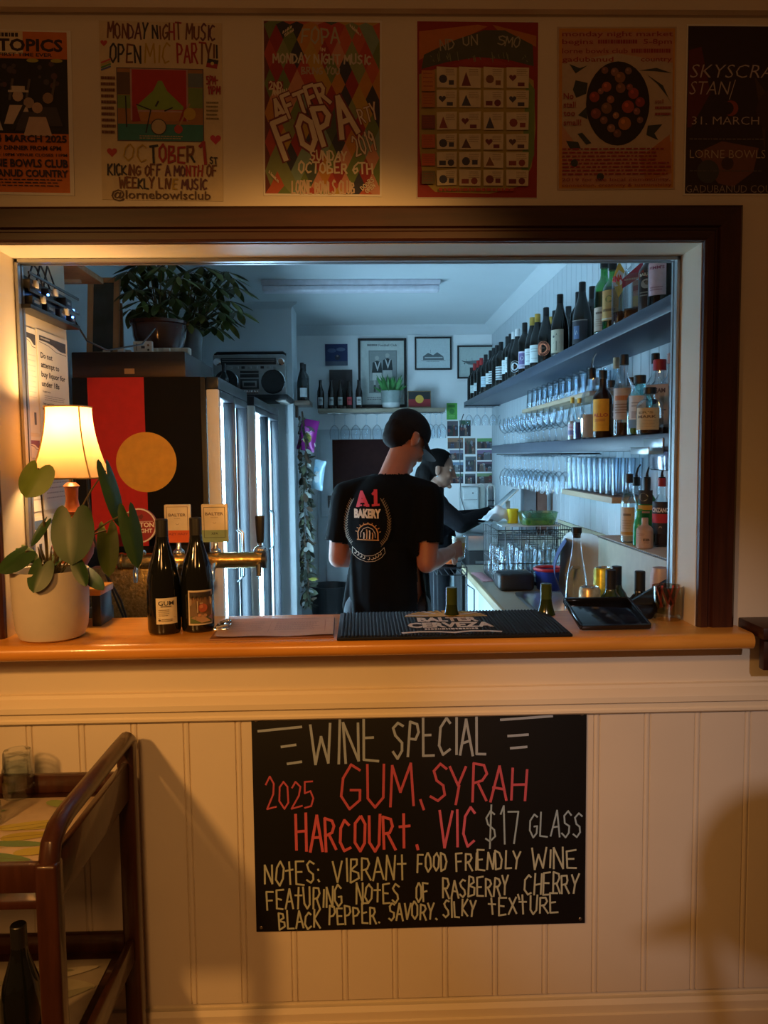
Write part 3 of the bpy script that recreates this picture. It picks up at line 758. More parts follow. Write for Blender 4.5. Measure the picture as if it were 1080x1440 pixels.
cv.hand('2025', U(68), V(331), .135, PKC, .0045, width=.145, rot=tl, seed=33); cv.hand('GUM,', U(292), V(335), .18, PKC, T, width=.25, rot=tl, seed=34); cv.hand('SYRAH', U(562), V(322), .165, PKC, T, width=.29, rot=0, seed=35)
cv.hand('HARCOURt', U(152), V(458), .155, (.62, .11, .15), .0072, width=.345, seed=36); cv.hand('.', U(512), V(452), .16, (.62, .11, .15), .0075, seed=3); cv.hand('VIC', U(585), V(455), .165, (.60, .12, .22), T, width=.11, seed=37)
cv.hand('$17', U(726), V(452), .165, GR2, .0045, width=.105, rot=tl, seed=38); cv.hand('GLASS', U(860), V(430), .115, GR2, .0044, width=.16, rot=-.03, seed=39)
for t, X0, X1, Y, hh, sd in (('NOtES:', 58, 226, 556, .105, 40), ('VIBRANt', 264, 488, 552, .105, 41), ('FOOD', 520, 612, 528, .085, 42), ('FRIENDLY', 638, 836, 528, .088, 43), ('WINE', 872, 1008, 528, .092, 44),
                         ('FEAtURING', 64, 292, 630, .095, 45), ('NOtES', 332, 466, 618, .095, 46), ('OF', 516, 554, 618, .09, 47), ('RASBERRY', 597, 800, 608, .09, 48), (',', 822, 834, 608, .1, 49), ('CHERRY', 846, 1014, 606, .095, 50),
                         ('BLACK', 98, 224, 690, .08, 51), ('PEPPER.', 250, 405, 680, .085, 52), ('SAVORY.', 432, 580, 673, .08, 53), ('SILKY', 597, 698, 666, .08, 54), ('tEXtURE', 735, 952, 664, .082, 55)):
    cv.hand(t, U(X0), V(Y), hh, CRM, .0048, width=(X1 - X0) / 1005, rot=.012, seed=sd)
canvas_on('chalk_writing', cv, r)

# --- tea trolley at the left
TW = wood('trolley_timber', (.032, .0085, .0035), (.064, .019, .0075), rough=.34, stretch=(8, 8, 1), scale=6, coat=.3)
tx, ty0, ty1 = -.597, -.565, -.085          # right hand end frame runs from ty0 (front) to ty1 (by the wall)
r = thing('tea_trolley', 'dark timber tea trolley with a leaf-patterned top, against the panelling', 'trolley', (-.86, -.325, 0))
ox, oy = -.86, -.325
def tp(name, fn, pr=r):
    b = MB(); fn(b); return b.build(name, pr)
for sx in (tx, -1.12):
    for yy in (ty0, ty1):
        tp('leg', lambda b: b.bbox(sx - .021 - ox, sx + .021 - ox, yy - .019 - oy, yy + .019 - oy, 0.02, .80 if yy == ty0 else .845, TW, .008, seg=3))
    # curved top rail: flat, rounding down into the front leg
    def rail(b):
        pts = [(sx - ox, ty1 + .02 - oy, .838), (sx - ox, ty1 - oy, .851), (sx - ox, ty1 - .06 - oy, .852), (sx - ox, ty0 + .09 - oy, .850), (sx - ox, ty0 + .045 - oy, .844), (sx - ox, ty0 + .014 - oy, .825), (sx - ox, ty0 + .001 - oy, .79), (sx - ox, ty0 - oy, .75)]
        b.tube(pts, .0195, TW, seg=12)
    tp('handle_rail', rail)
    tp('side_panel', lambda b: b.bbox(sx - .009 - ox, sx + .009 - ox, ty0 + .02 - oy, ty1 - .02 - oy, .705, .80, TW, .003))
    tp('lower_rail', lambda b: b.bbox(sx - .009 - ox, sx + .009 - ox, ty0 + .02 - oy, ty1 - .02 - oy, .285, .345, TW, .003))
for nm, yy, za, zb_ in (('front_apron', ty0, .742, .797), ('back_apron', ty1, .722, .768), ('lower_front_apron', ty0, .275, .33), ('lower_back_apron', ty1, .305, .352)):
    tp(nm, lambda b: b.bbox(-1.12 - ox, tx - ox, yy - .009 - oy, yy + .009 - oy, za, zb_, TW, .003))
tp('top_shelf', lambda b: b.bbox(-1.12 - ox, tx - ox, ty0 - oy, ty1 - oy, .705, .722, TW, .003))
tp('lower_shelf', lambda b: b.bbox(-1.12 - ox, tx - ox, ty0 - oy, ty1 - oy, .29, .306, TW, .003))
for sx in (tx, -1.12):
    for yy in (ty0, ty1):
        tp('caster', lambda b: b.lathe([(.0, -.008), (.018, -.007), (.02, 0), (.018, .007), (0, .008)], BLACK, seg=14, mtx=Matrix.Translation((sx - ox, yy - oy, .020)) @ Matrix.Rotation(R(90), 4, 'Y')))
def placemat(label, z, name_seed, pal, base):
    W, H = .44, .40
    q = thing('placemat', label, 'placemat', (-.86, -.325, z))
    b = MB(); b.bbox(-W / 2, W / 2, -H / 2, H / 2, 0, .003, mat('mat_' + str(name_seed), base, rough=.35), .001); b.build('base', q)
    c = Canvas(W, H, base=.0032, step=.0001); rg = random.Random(name_seed)
    for i in range(26):
        u, v, a, l, ww = rg.uniform(.08, .92), rg.uniform(.08, .92), rg.uniform(-.5, .5), rg.uniform(.10, .17), rg.uniform(.03, .05)
        pts = []
        for k in range(16):
            t = 2 * PI * k / 16; x = l * math.cos(t); y = ww * math.sin(t) * (1 - .35 * math.cos(t))
            pts.append((min(.99, max(.01, u + x * math.cos(a) - y * math.sin(a))), min(.99, max(.01, v + x * math.sin(a) + y * math.cos(a)))))
        c.poly(pts, rg.choice(pal))
        if i % 2: c.line([(max(.01, u - l * math.cos(a)), max(.01, v - l * math.sin(a))), (min(.99, u + l * math.cos(a)), min(.99, v + l * math.sin(a)))], .0016, (.16, .14, .05))
    c.build('leaf_pattern', q, rot=(R(-90), 0, 0))
    return q
placemat('placemat with yellow and green leaves on the trolley top', .7222, 5, [(.45, .36, .05), (.5, .42, .08), (.16, .26, .10), (.55, .45, .25), (.25, .33, .1)], (.60, .48, .33))
placemat('dim leaf-patterned mat on the lower trolley shelf', .3062, 6, [(.25, .24, .16), (.35, .32, .22), (.2, .22, .14), (.42, .38, .28)], (.38, .33, .25))

# --- glass makers
GLASS = glassy('clear_glass', (.93, .96, .97), .75, .07)
def tumbler_prof(r0, r1, h, t=.002):
    return [(0, .004), (r0 * .8, .0), (r0, .002), (r0 + (r1 - r0) * .5, h * .5), (r1, h - .001), (r1 - t * .5, h), (r1 - t, h - .001), (r0 - t, .012), (0, .010)]
MESH = {}
def cached(key, fn):
    if key not in MESH: MESH[key] = fn()
    return MESH[key]
def facet_tumbler():
    b = MB(); b.lathe([(.020, 0), (.031, .001), (.0325, .006), (.0335, .04), (.0365, .047), (.037, .052), (.0365, .085), (.0372, .086), (.0372, .09), (.0352, .09), (.034, .05), (.030, .014), (0, .012)], GLASS, seg=12, cap=False); return b.mesh('tumbler', 20)
p = PZ(26, 1118, .7255)
fl = cached('facet', facet_tumbler)
o = bpy.data.objects.new('tumbler', fl); COL.objects.link(o); o.location = (p.x, p.y, .8175); o.rotation_euler = (PI, 0, 0)
tag(o, 'clear faceted tumbler upside down, lowest of the stack on the trolley', 'glass', 'tumblers on the trolley')
o = bpy.data.objects.new('tumbler', fl); COL.objects.link(o); o.location = (p.x + .001, p.y, .840); o.rotation_euler = (PI, 0, .2)
tag(o, 'clear faceted tumbler upside down, stacked over another on the trolley', 'glass', 'tumblers on the trolley')
p2 = PZ(-22, 1160, .7255)
o = bpy.data.objects.new('tumbler', fl); COL.objects.link(o); o.location = (p2.x, p2.y, .8175); o.rotation_euler = (PI, 0, 0)
tag(o, 'clear tumbler cut by the left edge, nearest on the trolley', 'glass', 'tumblers on the trolley')

# --- bottle maker
PROF = {
 'burgundy': ([(0, .008), (.034, 0), (.0405, .004), (.0425, .012), (.0425, .118), (.041, .142), (.0345, .178), (.0245, .21), (.0178, .234), (.0152, .256), (.0146, .286), (.0, .287)], (.0158, .234, .297)),
 'bordeaux': ([(0, .008), (.031, 0), (.0365, .004), (.038, .012), (.038, .186), (.036, .202), (.027, .22), (.018, .232), (.0146, .246), (.0142, .29), (0, .291)], (.0155, .240, .30)),
 'beer': ([(0, .006), (.026, 0), (.030, .004), (.0305, .01), (.0305, .12), (.028, .145), (.019, .172), (.0145, .195), (.0130, .228), (0, .229)], (.0142, .226, .235)),
 'spirit': ([(0, .006), (.030, 0), (.036, .003), (.038, .01), (.038, .165), (.036, .18), (.026, .198), (.0165, .21), (.0142, .225), (.0142, .262), (0, .263)], (.0165, .252, .288)),
 'tall': ([(0, .006), (.026, 0), (.031, .003), (.0325, .01), (.0325, .17), (.030, .19), (.022, .215), (.016, .235), (.0135, .25), (.0135, .292), (0, .293)], (.0155, .268, .31)),
 'squat': ([(0, .006), (.034, 0), (.041, .003), (.043, .010), (.043, .112), (.041, .130), (.032, .146), (.020, .155), (.0165, .165), (.0165, .190), (0, .191)], (.0205, .178, .206)),
 'square': ([(0, .006), (.032, 0), (.0365, .003), (.038, .01), (.038, .165), (.034, .182), (.022, .196), (.0155, .206), (.0142, .22), (.0142, .258), (0, .259)], (.0165, .245, .285)),
 'cone': ([(0, .006), (.030, 0), (.0345, .003), (.0355, .01), (.0335, .10), (.0285, .16), (.021, .2), (.0155, .235), (.0138, .26), (.0138, .285), (0, .286)], (.0158, .262, .30)),
}
SQ = {'square': 5.0}
def prof_r(pr, z):
    best = 0
    for (a, z0_), (b_, z1_) in zip(pr, pr[1:]):
        if z1_ > z0_ and z0_ <= z <= z1_: best = max(best, a + (b_ - a) * (z - z0_) / (z1_ - z0_))
    return best
def bottle(kind, x, y, z, glass, cap, label, name='wine_bottle', lab=None, cat='bottle', group=None, rz=0.0, sc=1.0, hs=1.0, liquid=None, pour=False, bigcap=None, neckfoil=None):
    """lab: (z0, z1, half-width, paint) with paint(canvas), or a plain colour instead of paint; several as a list."""
    r = thing(name, label, cat, (x, y, z), rz, group)
    r.scale = (sc, sc, sc * hs)
    pr, (cr, c0, c1) = PROF[kind]; sq = SQ.get(kind)
    def bm():
        b = MB(); b.lathe(pr, glass, seg=28 if not sq else 24, sq=sq, cap=False); return b.mesh('body', 30)
    def cm():
        b = MB(); k = bigcap or 1.0
        b.lathe([(0, c0), (cr * k, c0), (cr * k, c1 - .002), (cr * k - .0015, c1), (0, c1)], cap, seg=20, cap=False)
        return b.mesh('cap', 30)
    ms = [('body', cached(('b', kind, glass.name), bm)), ('cap' if not pour else 'stopper', cached(('c', kind, cap.name, bigcap), cm))]
    if liquid:
        lm, lt = liquid
        def lq():
            q = [(max(0, a - .003), max(.006, b_)) for a, b_ in pr if b_ < lt]
            ra = q[-1][0]; q += [(ra, lt), (0, lt)]
            b = MB(); b.lathe(q, lm, seg=20, sq=sq, cap=False); return b.mesh('liquid', 30)
        ms.append(('liquid', cached(('l', kind, lm.name, lt), lq)))
    if pour:
        def pm():
            b = MB(); b.tube([(0, 0, c1), (0, 0, c1 + .02), (.006, 0, c1 + .045), (.016, 0, c1 + .062)], [.008, .005, .004, .0035], CHROME if pour != 'black' else BLACK, seg=8)
            b.lathe([(0, c1), (.014, c1), (.015, c1 + .004), (0, c1 + .005)], BLACK, seg=14, cap=False)
            return b.mesh('pourer', 30)
        ms.append(('pourer', cached(('p', kind, pour), pm)))
    place(r, ms)
    for L_ in ([] if lab is None else (lab if isinstance(lab, list) else [lab])):
        za, zb_, hw, paint = L_
        rr = max(prof_r(pr, za + (zb_ - za) * k / 6) for k in range(7)) if not sq else .0365
        w_ = 2 * hw; h_ = zb_ - za
        c = Canvas(w_, h_, wrap=rr if not sq else None, base=.0006 if not sq else .0365, step=.0005 if not sq else .00025)
        if callable(paint): paint(c)
        else: c.rect(0, 0, 1, 1, paint)
        c.build('label', r, loc=(0, 0, (za + zb_) / 2), sharp=60)
    return r
DGL = mat('dark_wine_glass', (.006, .007, .005), rough=.06, var=.0, spec=.6)
DGREEN = mat('green_wine_glass', (.018, .045, .006), rough=.07, var=.0, spec=.6)
GREENB = mat('bright_green_glass', (.02, .22, .05), rough=.08, var=.0, spec=.6)
CAPB = mat('black_foil', (.012, .012, .013), rough=.4, var=.0)
CAPG = mat('gold_foil', (.55, .36, .07), rough=.38, metal=.4)
CAPW = mat('white_foil', (.75, .76, .76), rough=.4)
CAPR = mat('red_foil', (.35, .02, .02), rough=.4)
p = PZ(232, 889, CT)
def gum(c):
    c.rect(0, 0, 1, 1, (.74, .68, .52)); c.text('GUM', .46, .28, .17, (.03, .03, .03), width=.70, bold=.012); c.micro(.22, .30, .7, .36, 1, (.1, .08, .05), .7); c.micro(.12, .44, .6, .72, 4, (.25, .2, .12), .35); c.disc(.16, .84, .05, (.1, .09, .05)); c.micro(.24, .80, .75, .92, 2, (.12, .1, .06), .4); c.line([(.1, .75), (.9, .75)], .0005, (.3, .2, .1))
bottle('burgundy', p.x, p.y, CT, DGL, CAPB, 'dark wine bottle with a small cream label lettered in black, on the counter', lab=(.03, .097, .0275, gum), rz=R(24), hs=1.0, group='wine bottles on the counter')
p = PZ(279, 886, CT)
def paint2(c):
    c.rect(0, 0, 1, 1, (.66, .58, .46)); c.rect(.06, .045, .94, .955, (.22, .12, .06)); c.rect(.08, .06, .92, .2, (.04, .03, .03)); c.poly([(.08, .2), (.92, .16), (.92, .42), (.5, .38), (.08, .45)], (.42, .30, .20)); c.rect(.08, .75, .92, .94, (.10, .14, .04))
    c.poly([(.08, .45), (.3, .3), (.36, .75), (.08, .75)], (.18, .12, .07)); c.disc(.55, .50, .17, (.42, .10, .05)); c.disc(.5, .46, .07, (.55, .2, .1)); c.poly([(.12, .78), (.5, .68), (.85, .9), (.5, .93)], (.42, .26, .16)); c.disc(.62, .72, .07, (.5, .28, .18)); c.disc(.42, .70, .06, (.45, .22, .12)); c.line([(.36, .3), (.36, .62)], .002, (.5, .42, .3)); c.poly([(.7, .78), (.9, .7), (.9, .86)], (.35, .2, .3))
    for u in (.15, .28, .42, .55, .68, .82): c.poly([(u - .05, .14), (u + .05, .13), (u, .26)], (.04, .03, .02))
bottle('burgundy', p.x, p.y, CT, DGL, CAPB, 'dark wine bottle with a painted picture label, beside another on the counter', lab=(.022, .112, .033, paint2), rz=R(24), hs=1.005, group='wine bottles on the counter')
p = PZ(30, 1470, .309)
bottle('burgundy', PY(27, 1330, -.45).x, -.45, .3095, DGL, CAPB, 'dark bottle on the lower shelf of the tea trolley')

# --- bar mat
x0, x1 = PZ(474, 899, CT).x, PZ(806, 896, CT).x
y0, y1 = -.098, .205
mx, my = (x0 + x1) / 2, (y0 + y1) / 2; W, H = x1 - x0, y1 - y0
r = thing('bar_mat', 'ribbed black rubber bar mat with a gold sunburst print', 'bar mat', (mx, my, CT))
RUB = mat('black_rubber', (.009, .009, .010), rough=.7, var=.1, spec=.25)
b = MB(); b.bbox(-W / 2, W / 2, -H / 2, H / 2, 0, .007, RUB, .002); b.build('base', r)
b = MB(); n = 62
for i in range(n):
    x = -W / 2 + .012 + (W - .024) * i / (n - 1)
    b.bbox(x - .0026, x + .0026, -H / 2 + .008, H / 2 - .008, .006, .0105, RUB, .001, seg=1)
b.build('ribs', r)
cv = Canvas(W, H, base=.0106); YL, WHT = (.62, .36, .03), (.66, .56, .44)
U = lambda X: (X - 474) / 332.
def sp(u, v): return (u, v)
for k in range(17):
    a = PI * (k + .5) / 17; ca, sa = math.cos(a), math.sin(a)
    cu, cy = U(640), .30
    cv.poly([(cu + .06 * ca - .006 * sa, cy - .13 * sa - .012 * ca), (cu + .06 * ca + .006 * sa, cy - .13 * sa + .012 * ca), (cu + .195 * ca + .010 * sa, cy - .275 * sa + .016 * ca), (cu + .195 * ca - .010 * sa, cy - .275 * sa - .016 * ca)], WHT if k % 4 == 3 else YL)
cv.disc(U(640), .30, .085, YL, rv=.15, a0=PI, a1=2 * PI, n=16)
cv.text('BALTER', U(640), .50, .155, WHT, width=.28, bold=.05); cv.text('CERVEZA', U(640), .73, .175, WHT, width=.38, bold=.05)
cv.micro(U(600), .77, U(680), .83, 1, WHT, .9); cv.line([(U(568), .925), (U(590), .89), (U(620), .90), (U(640), .93), (U(665), .89), (U(690), .90), (U(706), .925)], .014, WHT)
cv.build('print', r, rot=(R(-90), 0, 0))

# --- menu clipboard
KR = mat('kraft_paper', (.50, .30, .17), rough=.7, var=.05, scale=30)
cx, cy = PZ(388, 884, CT).x, .045
r = thing('menu_clipboard', 'kraft paper menu on a clipboard lying on the counter', 'clipboard', (cx, cy, CT), R(1.5))
b = MB(); b.bbox(-.155, .155, -.115, .115, 0, .0035, wood('hardboard', (.20, .08, .03), (.28, .12, .05)), .0012); b.build('board', r)
b = MB(); nn = 12; v = []
for i in range(nn + 1):
    t = i / nn; x = -.145 + .298 * t
    zz = .0045 + .003 * math.sin(t * 5) ** 2 + (.004 * max(0, .15 - t) / .15)
    v += [(x, -.108, zz + .001), (x, .108, zz)]
b.add(v, [(2 * i, 2 * i + 2, 2 * i + 3, 2 * i + 1) for i in range(nn)], KR); pp = b.build('paper', r)
cv = Canvas(.29, .21, base=.0085, step=.0001); ik = (.22, .11, .06)
cv.line([(.45, .2), (.95, .2), (.95, .85), (.45, .85)], .0006, ik, closed=True); cv.micro(.5, .28, .9, .78, 8, ik, .25, 3); cv.micro(.08, .25, .40, .85, 9, ik, .2, 4); cv.micro(.5, .08, .9, .15, 2, ik, .4, 5)
cv.build('print', r, rot=(R(-90), 0, 0))
b = MB(); b.bbox(-.158, -.118, -.035, .035, .004, .012, CHROME, .003); b.tube([(-.15, -.03, .014), (-.125, -.03, .020), (-.118, 0, .022), (-.125, .03, .020), (-.15, .03, .014)], .004, CHROME); b.build('clip', r)

# --- black trays and the glass of straws at the right of the counter
GBLK = mat('gloss_black_plastic', (.008, .008, .009), rough=.10, spec=.6)
def tray(b, W, H, d=.014):
    b.bbox(-W / 2, W / 2, -H / 2, H / 2, 0, .004, GBLK, .0015)
    for s_ in (-1, 1):
        b.bbox(s_ * W / 2 - .004, s_ * W / 2 + .004, -H / 2, H / 2, 0, d, GBLK, .002); b.bbox(-W / 2, W / 2, s_ * H / 2 - .004, s_ * H / 2 + .004, 0, d, GBLK, .002)
fl_, fr_ = PZ(823, 888, CT), PZ(921, 888, CT)
b = MB(); tray(b, .178, .165)
o = b.build('change_tray', loc=((fl_.x + fr_.x) / 2 - .008, fl_.y + .088, CT + .0225), rot=(R(14), 0, R(1)))
tag(o, 'black plastic tray tilted up at the back on the counter', 'tray')
pts = [PY(876, 866, .10), PY(912, 877, .075), PY(934, 846, .185), PY(939, 815, .195), PY(887, 846, .145)]
b = MB(); k = len(pts); q = Vector((-.004, .006, 0)); base = Vector((PY(905, 860, .1).x, .1, CT))
b.add([p_ - base for p_ in pts] + [p_ + q - base for p_ in pts], [list(range(k)), list(range(2 * k - 1, k - 1, -1))] + [(i, i + k, (i + 1) % k + k, (i + 1) % k) for i in range(k)], GBLK)
o = b.build('menu_folder', loc=base)
tag(o, 'dark flat folder leaning behind the tray beside the glass of straws', 'folder')
def ribbed():
    b = MB(); seg = 36; v = []; f = []
    prof = [(.030, 0, 0), (.036, .003, 1), (.0375, .012, 1), (.040, .085, 1), (.041, .093, 0), (.0385, .093, 0), (.036, .02, 0), (.0, .014, 0)]
    for j, (rad, z, rb) in enumerate(prof):
        for i in range(seg):
            a = 2 * PI * i / seg; q = rad + (.0012 if (i % 2 and rb) else 0); v.append((q * math.cos(a), q * math.sin(a), z))
    for j in range(len(prof) - 1):
        for i in range(seg): f.append((j * seg + i, j * seg + (i + 1) % seg, (j + 1) * seg + (i + 1) % seg, (j + 1) * seg + i))
    b.add(v, f, glassy('smoky_glass', (.74, .68, .55), .6, .14)); return b
p = PZ(941, 872, CT)
o = ribbed().build('ribbed_tumbler', loc=(p.x, p.y + .012, CT)); tag(o, 'ribbed glass tumbler of red straws at the right end of the counter', 'glass')
rg = random.Random(3)
RS = mat('red_straw', (.60, .06, .04), rough=.4)
for i in range(7):
    a = rg.uniform(0, 2 * PI); a = i * .9 + rg.uniform(-.2, .2); a2 = a + rg.uniform(.5, 1.1); r0, r1 = .019, .031
    b = MB(); b.tube([(r0 * math.cos(a2), r0 * math.sin(a2), .022 + .004 * i), (r1 * math.cos(a), r1 * math.sin(a), .084 + .006 * rg.random())], .0024, RS, seg=8)
    o = b.build('straw', loc=(p.x, p.y + .012, CT)); tag(o, 'short red straw standing in the ribbed tumbler on the counter', 'straw', 'red straws in the tumbler')

# --- white pot with a heart-leaved plant
def leaf(b, base, tip, nrm, W, m, lobe=.20, fold=.10, curl=.12, kind='heart', n=9, twist=0):
    base, tip, nrm = Vector(base), Vector(tip), Vector(nrm)
    d = tip - base; L = d.length; d.normalize(); s_ = d.cross(nrm).normalized(); nm = s_.cross(d).normalized()
    v = []; cols = [-1, -.8, -.55, -.3, 0, .3, .55, .8, 1] if n > 6 else [-1, 0, 1]
    for i in range(n + 1):
        t = i / n
        if kind == 'heart': w_ = min(1, (1 - t) ** .7 * (.72 + 1.25 * t))
        else: w_ = math.sin(PI * min(1, t * .97 + .03)) ** .8
        for c in cols:
            back = lobe * L * (1 - (2 * abs(c) - 1.15) ** 2) * (1 - t) ** 2.2 * 1.05 if kind == 'heart' else 0
            q = base + d * (t * L - back) + s_ * (c * w_ * W / 2) + nm * (-fold * abs(c) * w_ * W + curl * L * (.25 - (t - .5) ** 2))
            v.append(q)
    k = len(cols)
    b.add(v, [(i * k + j, i * k + j + 1, (i + 1) * k + j + 1, (i + 1) * k + j) for i in range(n) for j in range(k - 1)], m)
POTW = mat('white_ceramic', (.60, .54, .46), rough=.45, var=.03)
SOIL = mat('soil', (.03, .02, .012), rough=.9, var=.4, scale=60)
LG = mat('leaf_dark_green', (.020, .062, .012), rough=.45, var=.25, scale=14)
LG2 = mat('leaf_light_green', (.13, .20, .03), rough=.45, var=.2, scale=14)
STEM = mat('leaf_stem', (.10, .075, .025), rough=.5)
pc = Vector((PZ(79, 893, CT).x, -.004, CT))
r = thing('potted_plant', 'heart-leaved plant in a white pot on the counter, in front of the lamp', 'plant', pc)
b = MB(); b.lathe([(0, .0), (.066, 0), (.078, .006), (.087, .03), (.091, .08), (.0935, .172), (.0925, .176), (.0895, .174), (.087, .12), (0, .12)], POTW, seg=40, cap=False); b.build('pot', r)
b = MB(); b.lathe([(.087, .150), (.04, .156), (0, .158)], SOIL, seg=24, cap=False); b.build('soil', r)
def loc_(u, v, Y): return PY(u, v, Y) - pc
stems = MB()
leaves = [((54, 658), (36, 700), -.01, -.03, 66, LG2, (-.3, -1, .35)), ((101, 724), (101, 795), -.06, -.09, 66, LG, (.1, -1, .25)), ((149, 662), (170, 744), .03, .0, 34, LG, (.9, -.6, .1)), ((180, 722), (194, 800), -.02, -.05, 36, LG, (.7, -.8, .2)),
          ((150, 746), (153, 812), .05, .03, 38, LG2, (-.1, -1, .15)), ((36, 776), (-2, 806), -.06, -.10, 46, LG, (-.2, -.8, .7)), ((60, 794), (47, 834), -.09, -.115, 40, LG, (-.1, -1, .3)), ((64, 734), (43, 769), .0, -.02, 24, LG, (-.6, -.8, .1)),
          ((107, 790), (121, 825), -.08, -.10, 22, LG, (.4, -1, .3)), ((31, 772), (54, 792), -.04, -.07, 22, LG2, (0, -.6, .8)), ((88, 776), (64, 798), .02, -.02, 30, LG, (-.2, -.7, .8)), ((118, 802), (146, 830), .03, .0, 26, LG, (.2, -.7, .7))]
for (u0, v0), (u1, v1), ya, yb_, wpx, m_, nr in leaves:
    A, B = loc_(u0, v0, ya), loc_(u1, v1, yb_)
    b = MB(); leaf(b, A, B, nr, wpx / 545., m_); b.build('leaf', r, sharp=180)
    s0 = Vector(((u0 - 79) / 545. * .12, .0, .152)); mid = s0.lerp(A, .55) + Vector((-.12 * (A.x - s0.x), 0, .045))
    pts = [s0]
    for i in range(1, 9):
        t = i / 8; pts.append(s0 * (1 - t) ** 2 + mid * 2 * t * (1 - t) + A * t * t)
    stems.tube(pts, .0022, STEM, seg=6)
for i in range(5):
    a = i * 1.3; stems.tube([(.012 * math.cos(a), .012 * math.sin(a), .15), (.02 * math.cos(a), .02 * math.sin(a), .20), (.03 * math.cos(a), .02 * math.sin(a), .235)], [.005, .004, .001], STEM, seg=6)
stems.build('stems', r)

# --- table lamp on a small timber stand
px_ = -.800; py_ = .165
r = thing('wooden_riser', 'small timber riser under the lamp behind the plant pot', 'riser', (px_, py_, CT))
b = MB(); b.bbox(-.105, .088, -.058, .052, .085, .105, HONEY, .003); b.build('top', r)
for sx in (-.09, .072): b = MB(); b.bbox(sx - .012, sx + .012, -.05, .045, 0, .085, BLACK, .002); b.build('leg', r)
r = thing('table_lamp', 'lit table lamp with a cream bell shade and turned timber base', 'lamp', (px_, py_, CT + .105))
LB = wood('lamp_timber', (.30, .07, .02), (.42, .12, .03), rough=.3, stretch=(3, 3, 1))
b = MB(); b.lathe([(0, 0), (.05, 0), (.052, .012), (.046, .02), (.034, .03), (.03, .05), (.05, .085), (.054, .11), (.046, .14), (.026, .175), (.020, .195), (.026, .205), (.020, .215), (.0165, .24), (.018, .27), (.022, .275), (.012, .285), (0, .285)], LB, seg=28, cap=False); b.build('base', r)
b = MB(); b.tube([(0, 0, .285), (0, 0, .335)], .006, mat('brass', (.55, .36, .12), rough=.25, metal=1)); b.tube([(.02, 0, .335), (.055, 0, .49)], .0012, CHROME); b.tube([(-.02, 0, .335), (-.055, 0, .49)], .0012, CHROME); b.lathe([(.012, .305), (.016, .31), (.016, .335), (.012, .34)], mat('brass', (.55, .36, .12)), seg=14); b.build('stem', r)
sm, nt, out = _new('lamp_shade_fabric')
tr = nt.nodes.new('ShaderNodeBsdfTranslucent'); tr.inputs[0].default_value = (.72, .44, .20, 1)
df = nt.nodes.new('ShaderNodeBsdfDiffuse'); df.inputs[0].default_value = (.80, .70, .52, 1)
wv = nt.nodes.new('ShaderNodeTexNoise'); wv.inputs['Scale'].default_value = 220; bp = nt.nodes.new('ShaderNodeBump'); bp.inputs['Strength'].default_value = .1
nt.links.new(wv.outputs['Fac'], bp.inputs['Height']); nt.links.new(bp.outputs[0], df.inputs['Normal'])
mxs = nt.nodes.new('ShaderNodeMixShader'); mxs.inputs[0].default_value = .45
nt.links.new(tr.outputs[0], mxs.inputs[1]); nt.links.new(df.outputs[0], mxs.inputs[2]); nt.links.new(mxs.outputs[0], out.inputs[0])
b = MB(); sp_ = []
for i in range(13):
    t = i / 12; sp_.append((.0985 - .043 * (1 - (1 - t) ** 1.9) , .298 + .192 * t))
b.lathe(sp_, sm, seg=32, sq=3.2, cap=False); b.build('shade', r)
TRIM = mat('shade_trim', (.42, .28, .12), rough=.6)
b = MB()
for rr, zz in ((.0992, .298), (.0562, .490)):
    pts = []
    for i in range(32):
        a = 2 * PI * (i + .5) / 32; c, d = math.cos(a), math.sin(a); k = rr / (abs(c) ** 3.2 + abs(d) ** 3.2) ** (1 / 3.2); pts.append((k * c, k * d, zz))
    b.tube(pts, .0024, TRIM, seg=6, closed=True)
for a in (PI / 4, 3 * PI / 4, 5 * PI / 4, 7 * PI / 4):
    c, d = math.cos(a), math.sin(a); k = 1 / (abs(c) ** 3.2 + abs(d) ** 3.2) ** (1 / 3.2)
    b.tube([(q * k * c * 1.01, q * k * d * 1.01, z) for q, z in sp_], .002, TRIM, seg=6)
b.build('trim', r)
b = MB(); b.ell((0, 0, .425), (.026, .026, .033), emis('bulb_glow', (1, .72, .36), 30.0), seg=16, rings=10); b.lathe([(.013, .335), (.014, .395)], CHROME, seg=12); b.build('bulb', r)
lb = bpy.data.lights.new('lamp_light', 'POINT'); lb.energy = 17; lb.color = (1, .55, .2); lb.shadow_soft_size = .045
lo = bpy.data.objects.new('lamp_light', lb); COL.objects.link(lo); lo.location = (px_, py_, CT + .105 + .437)
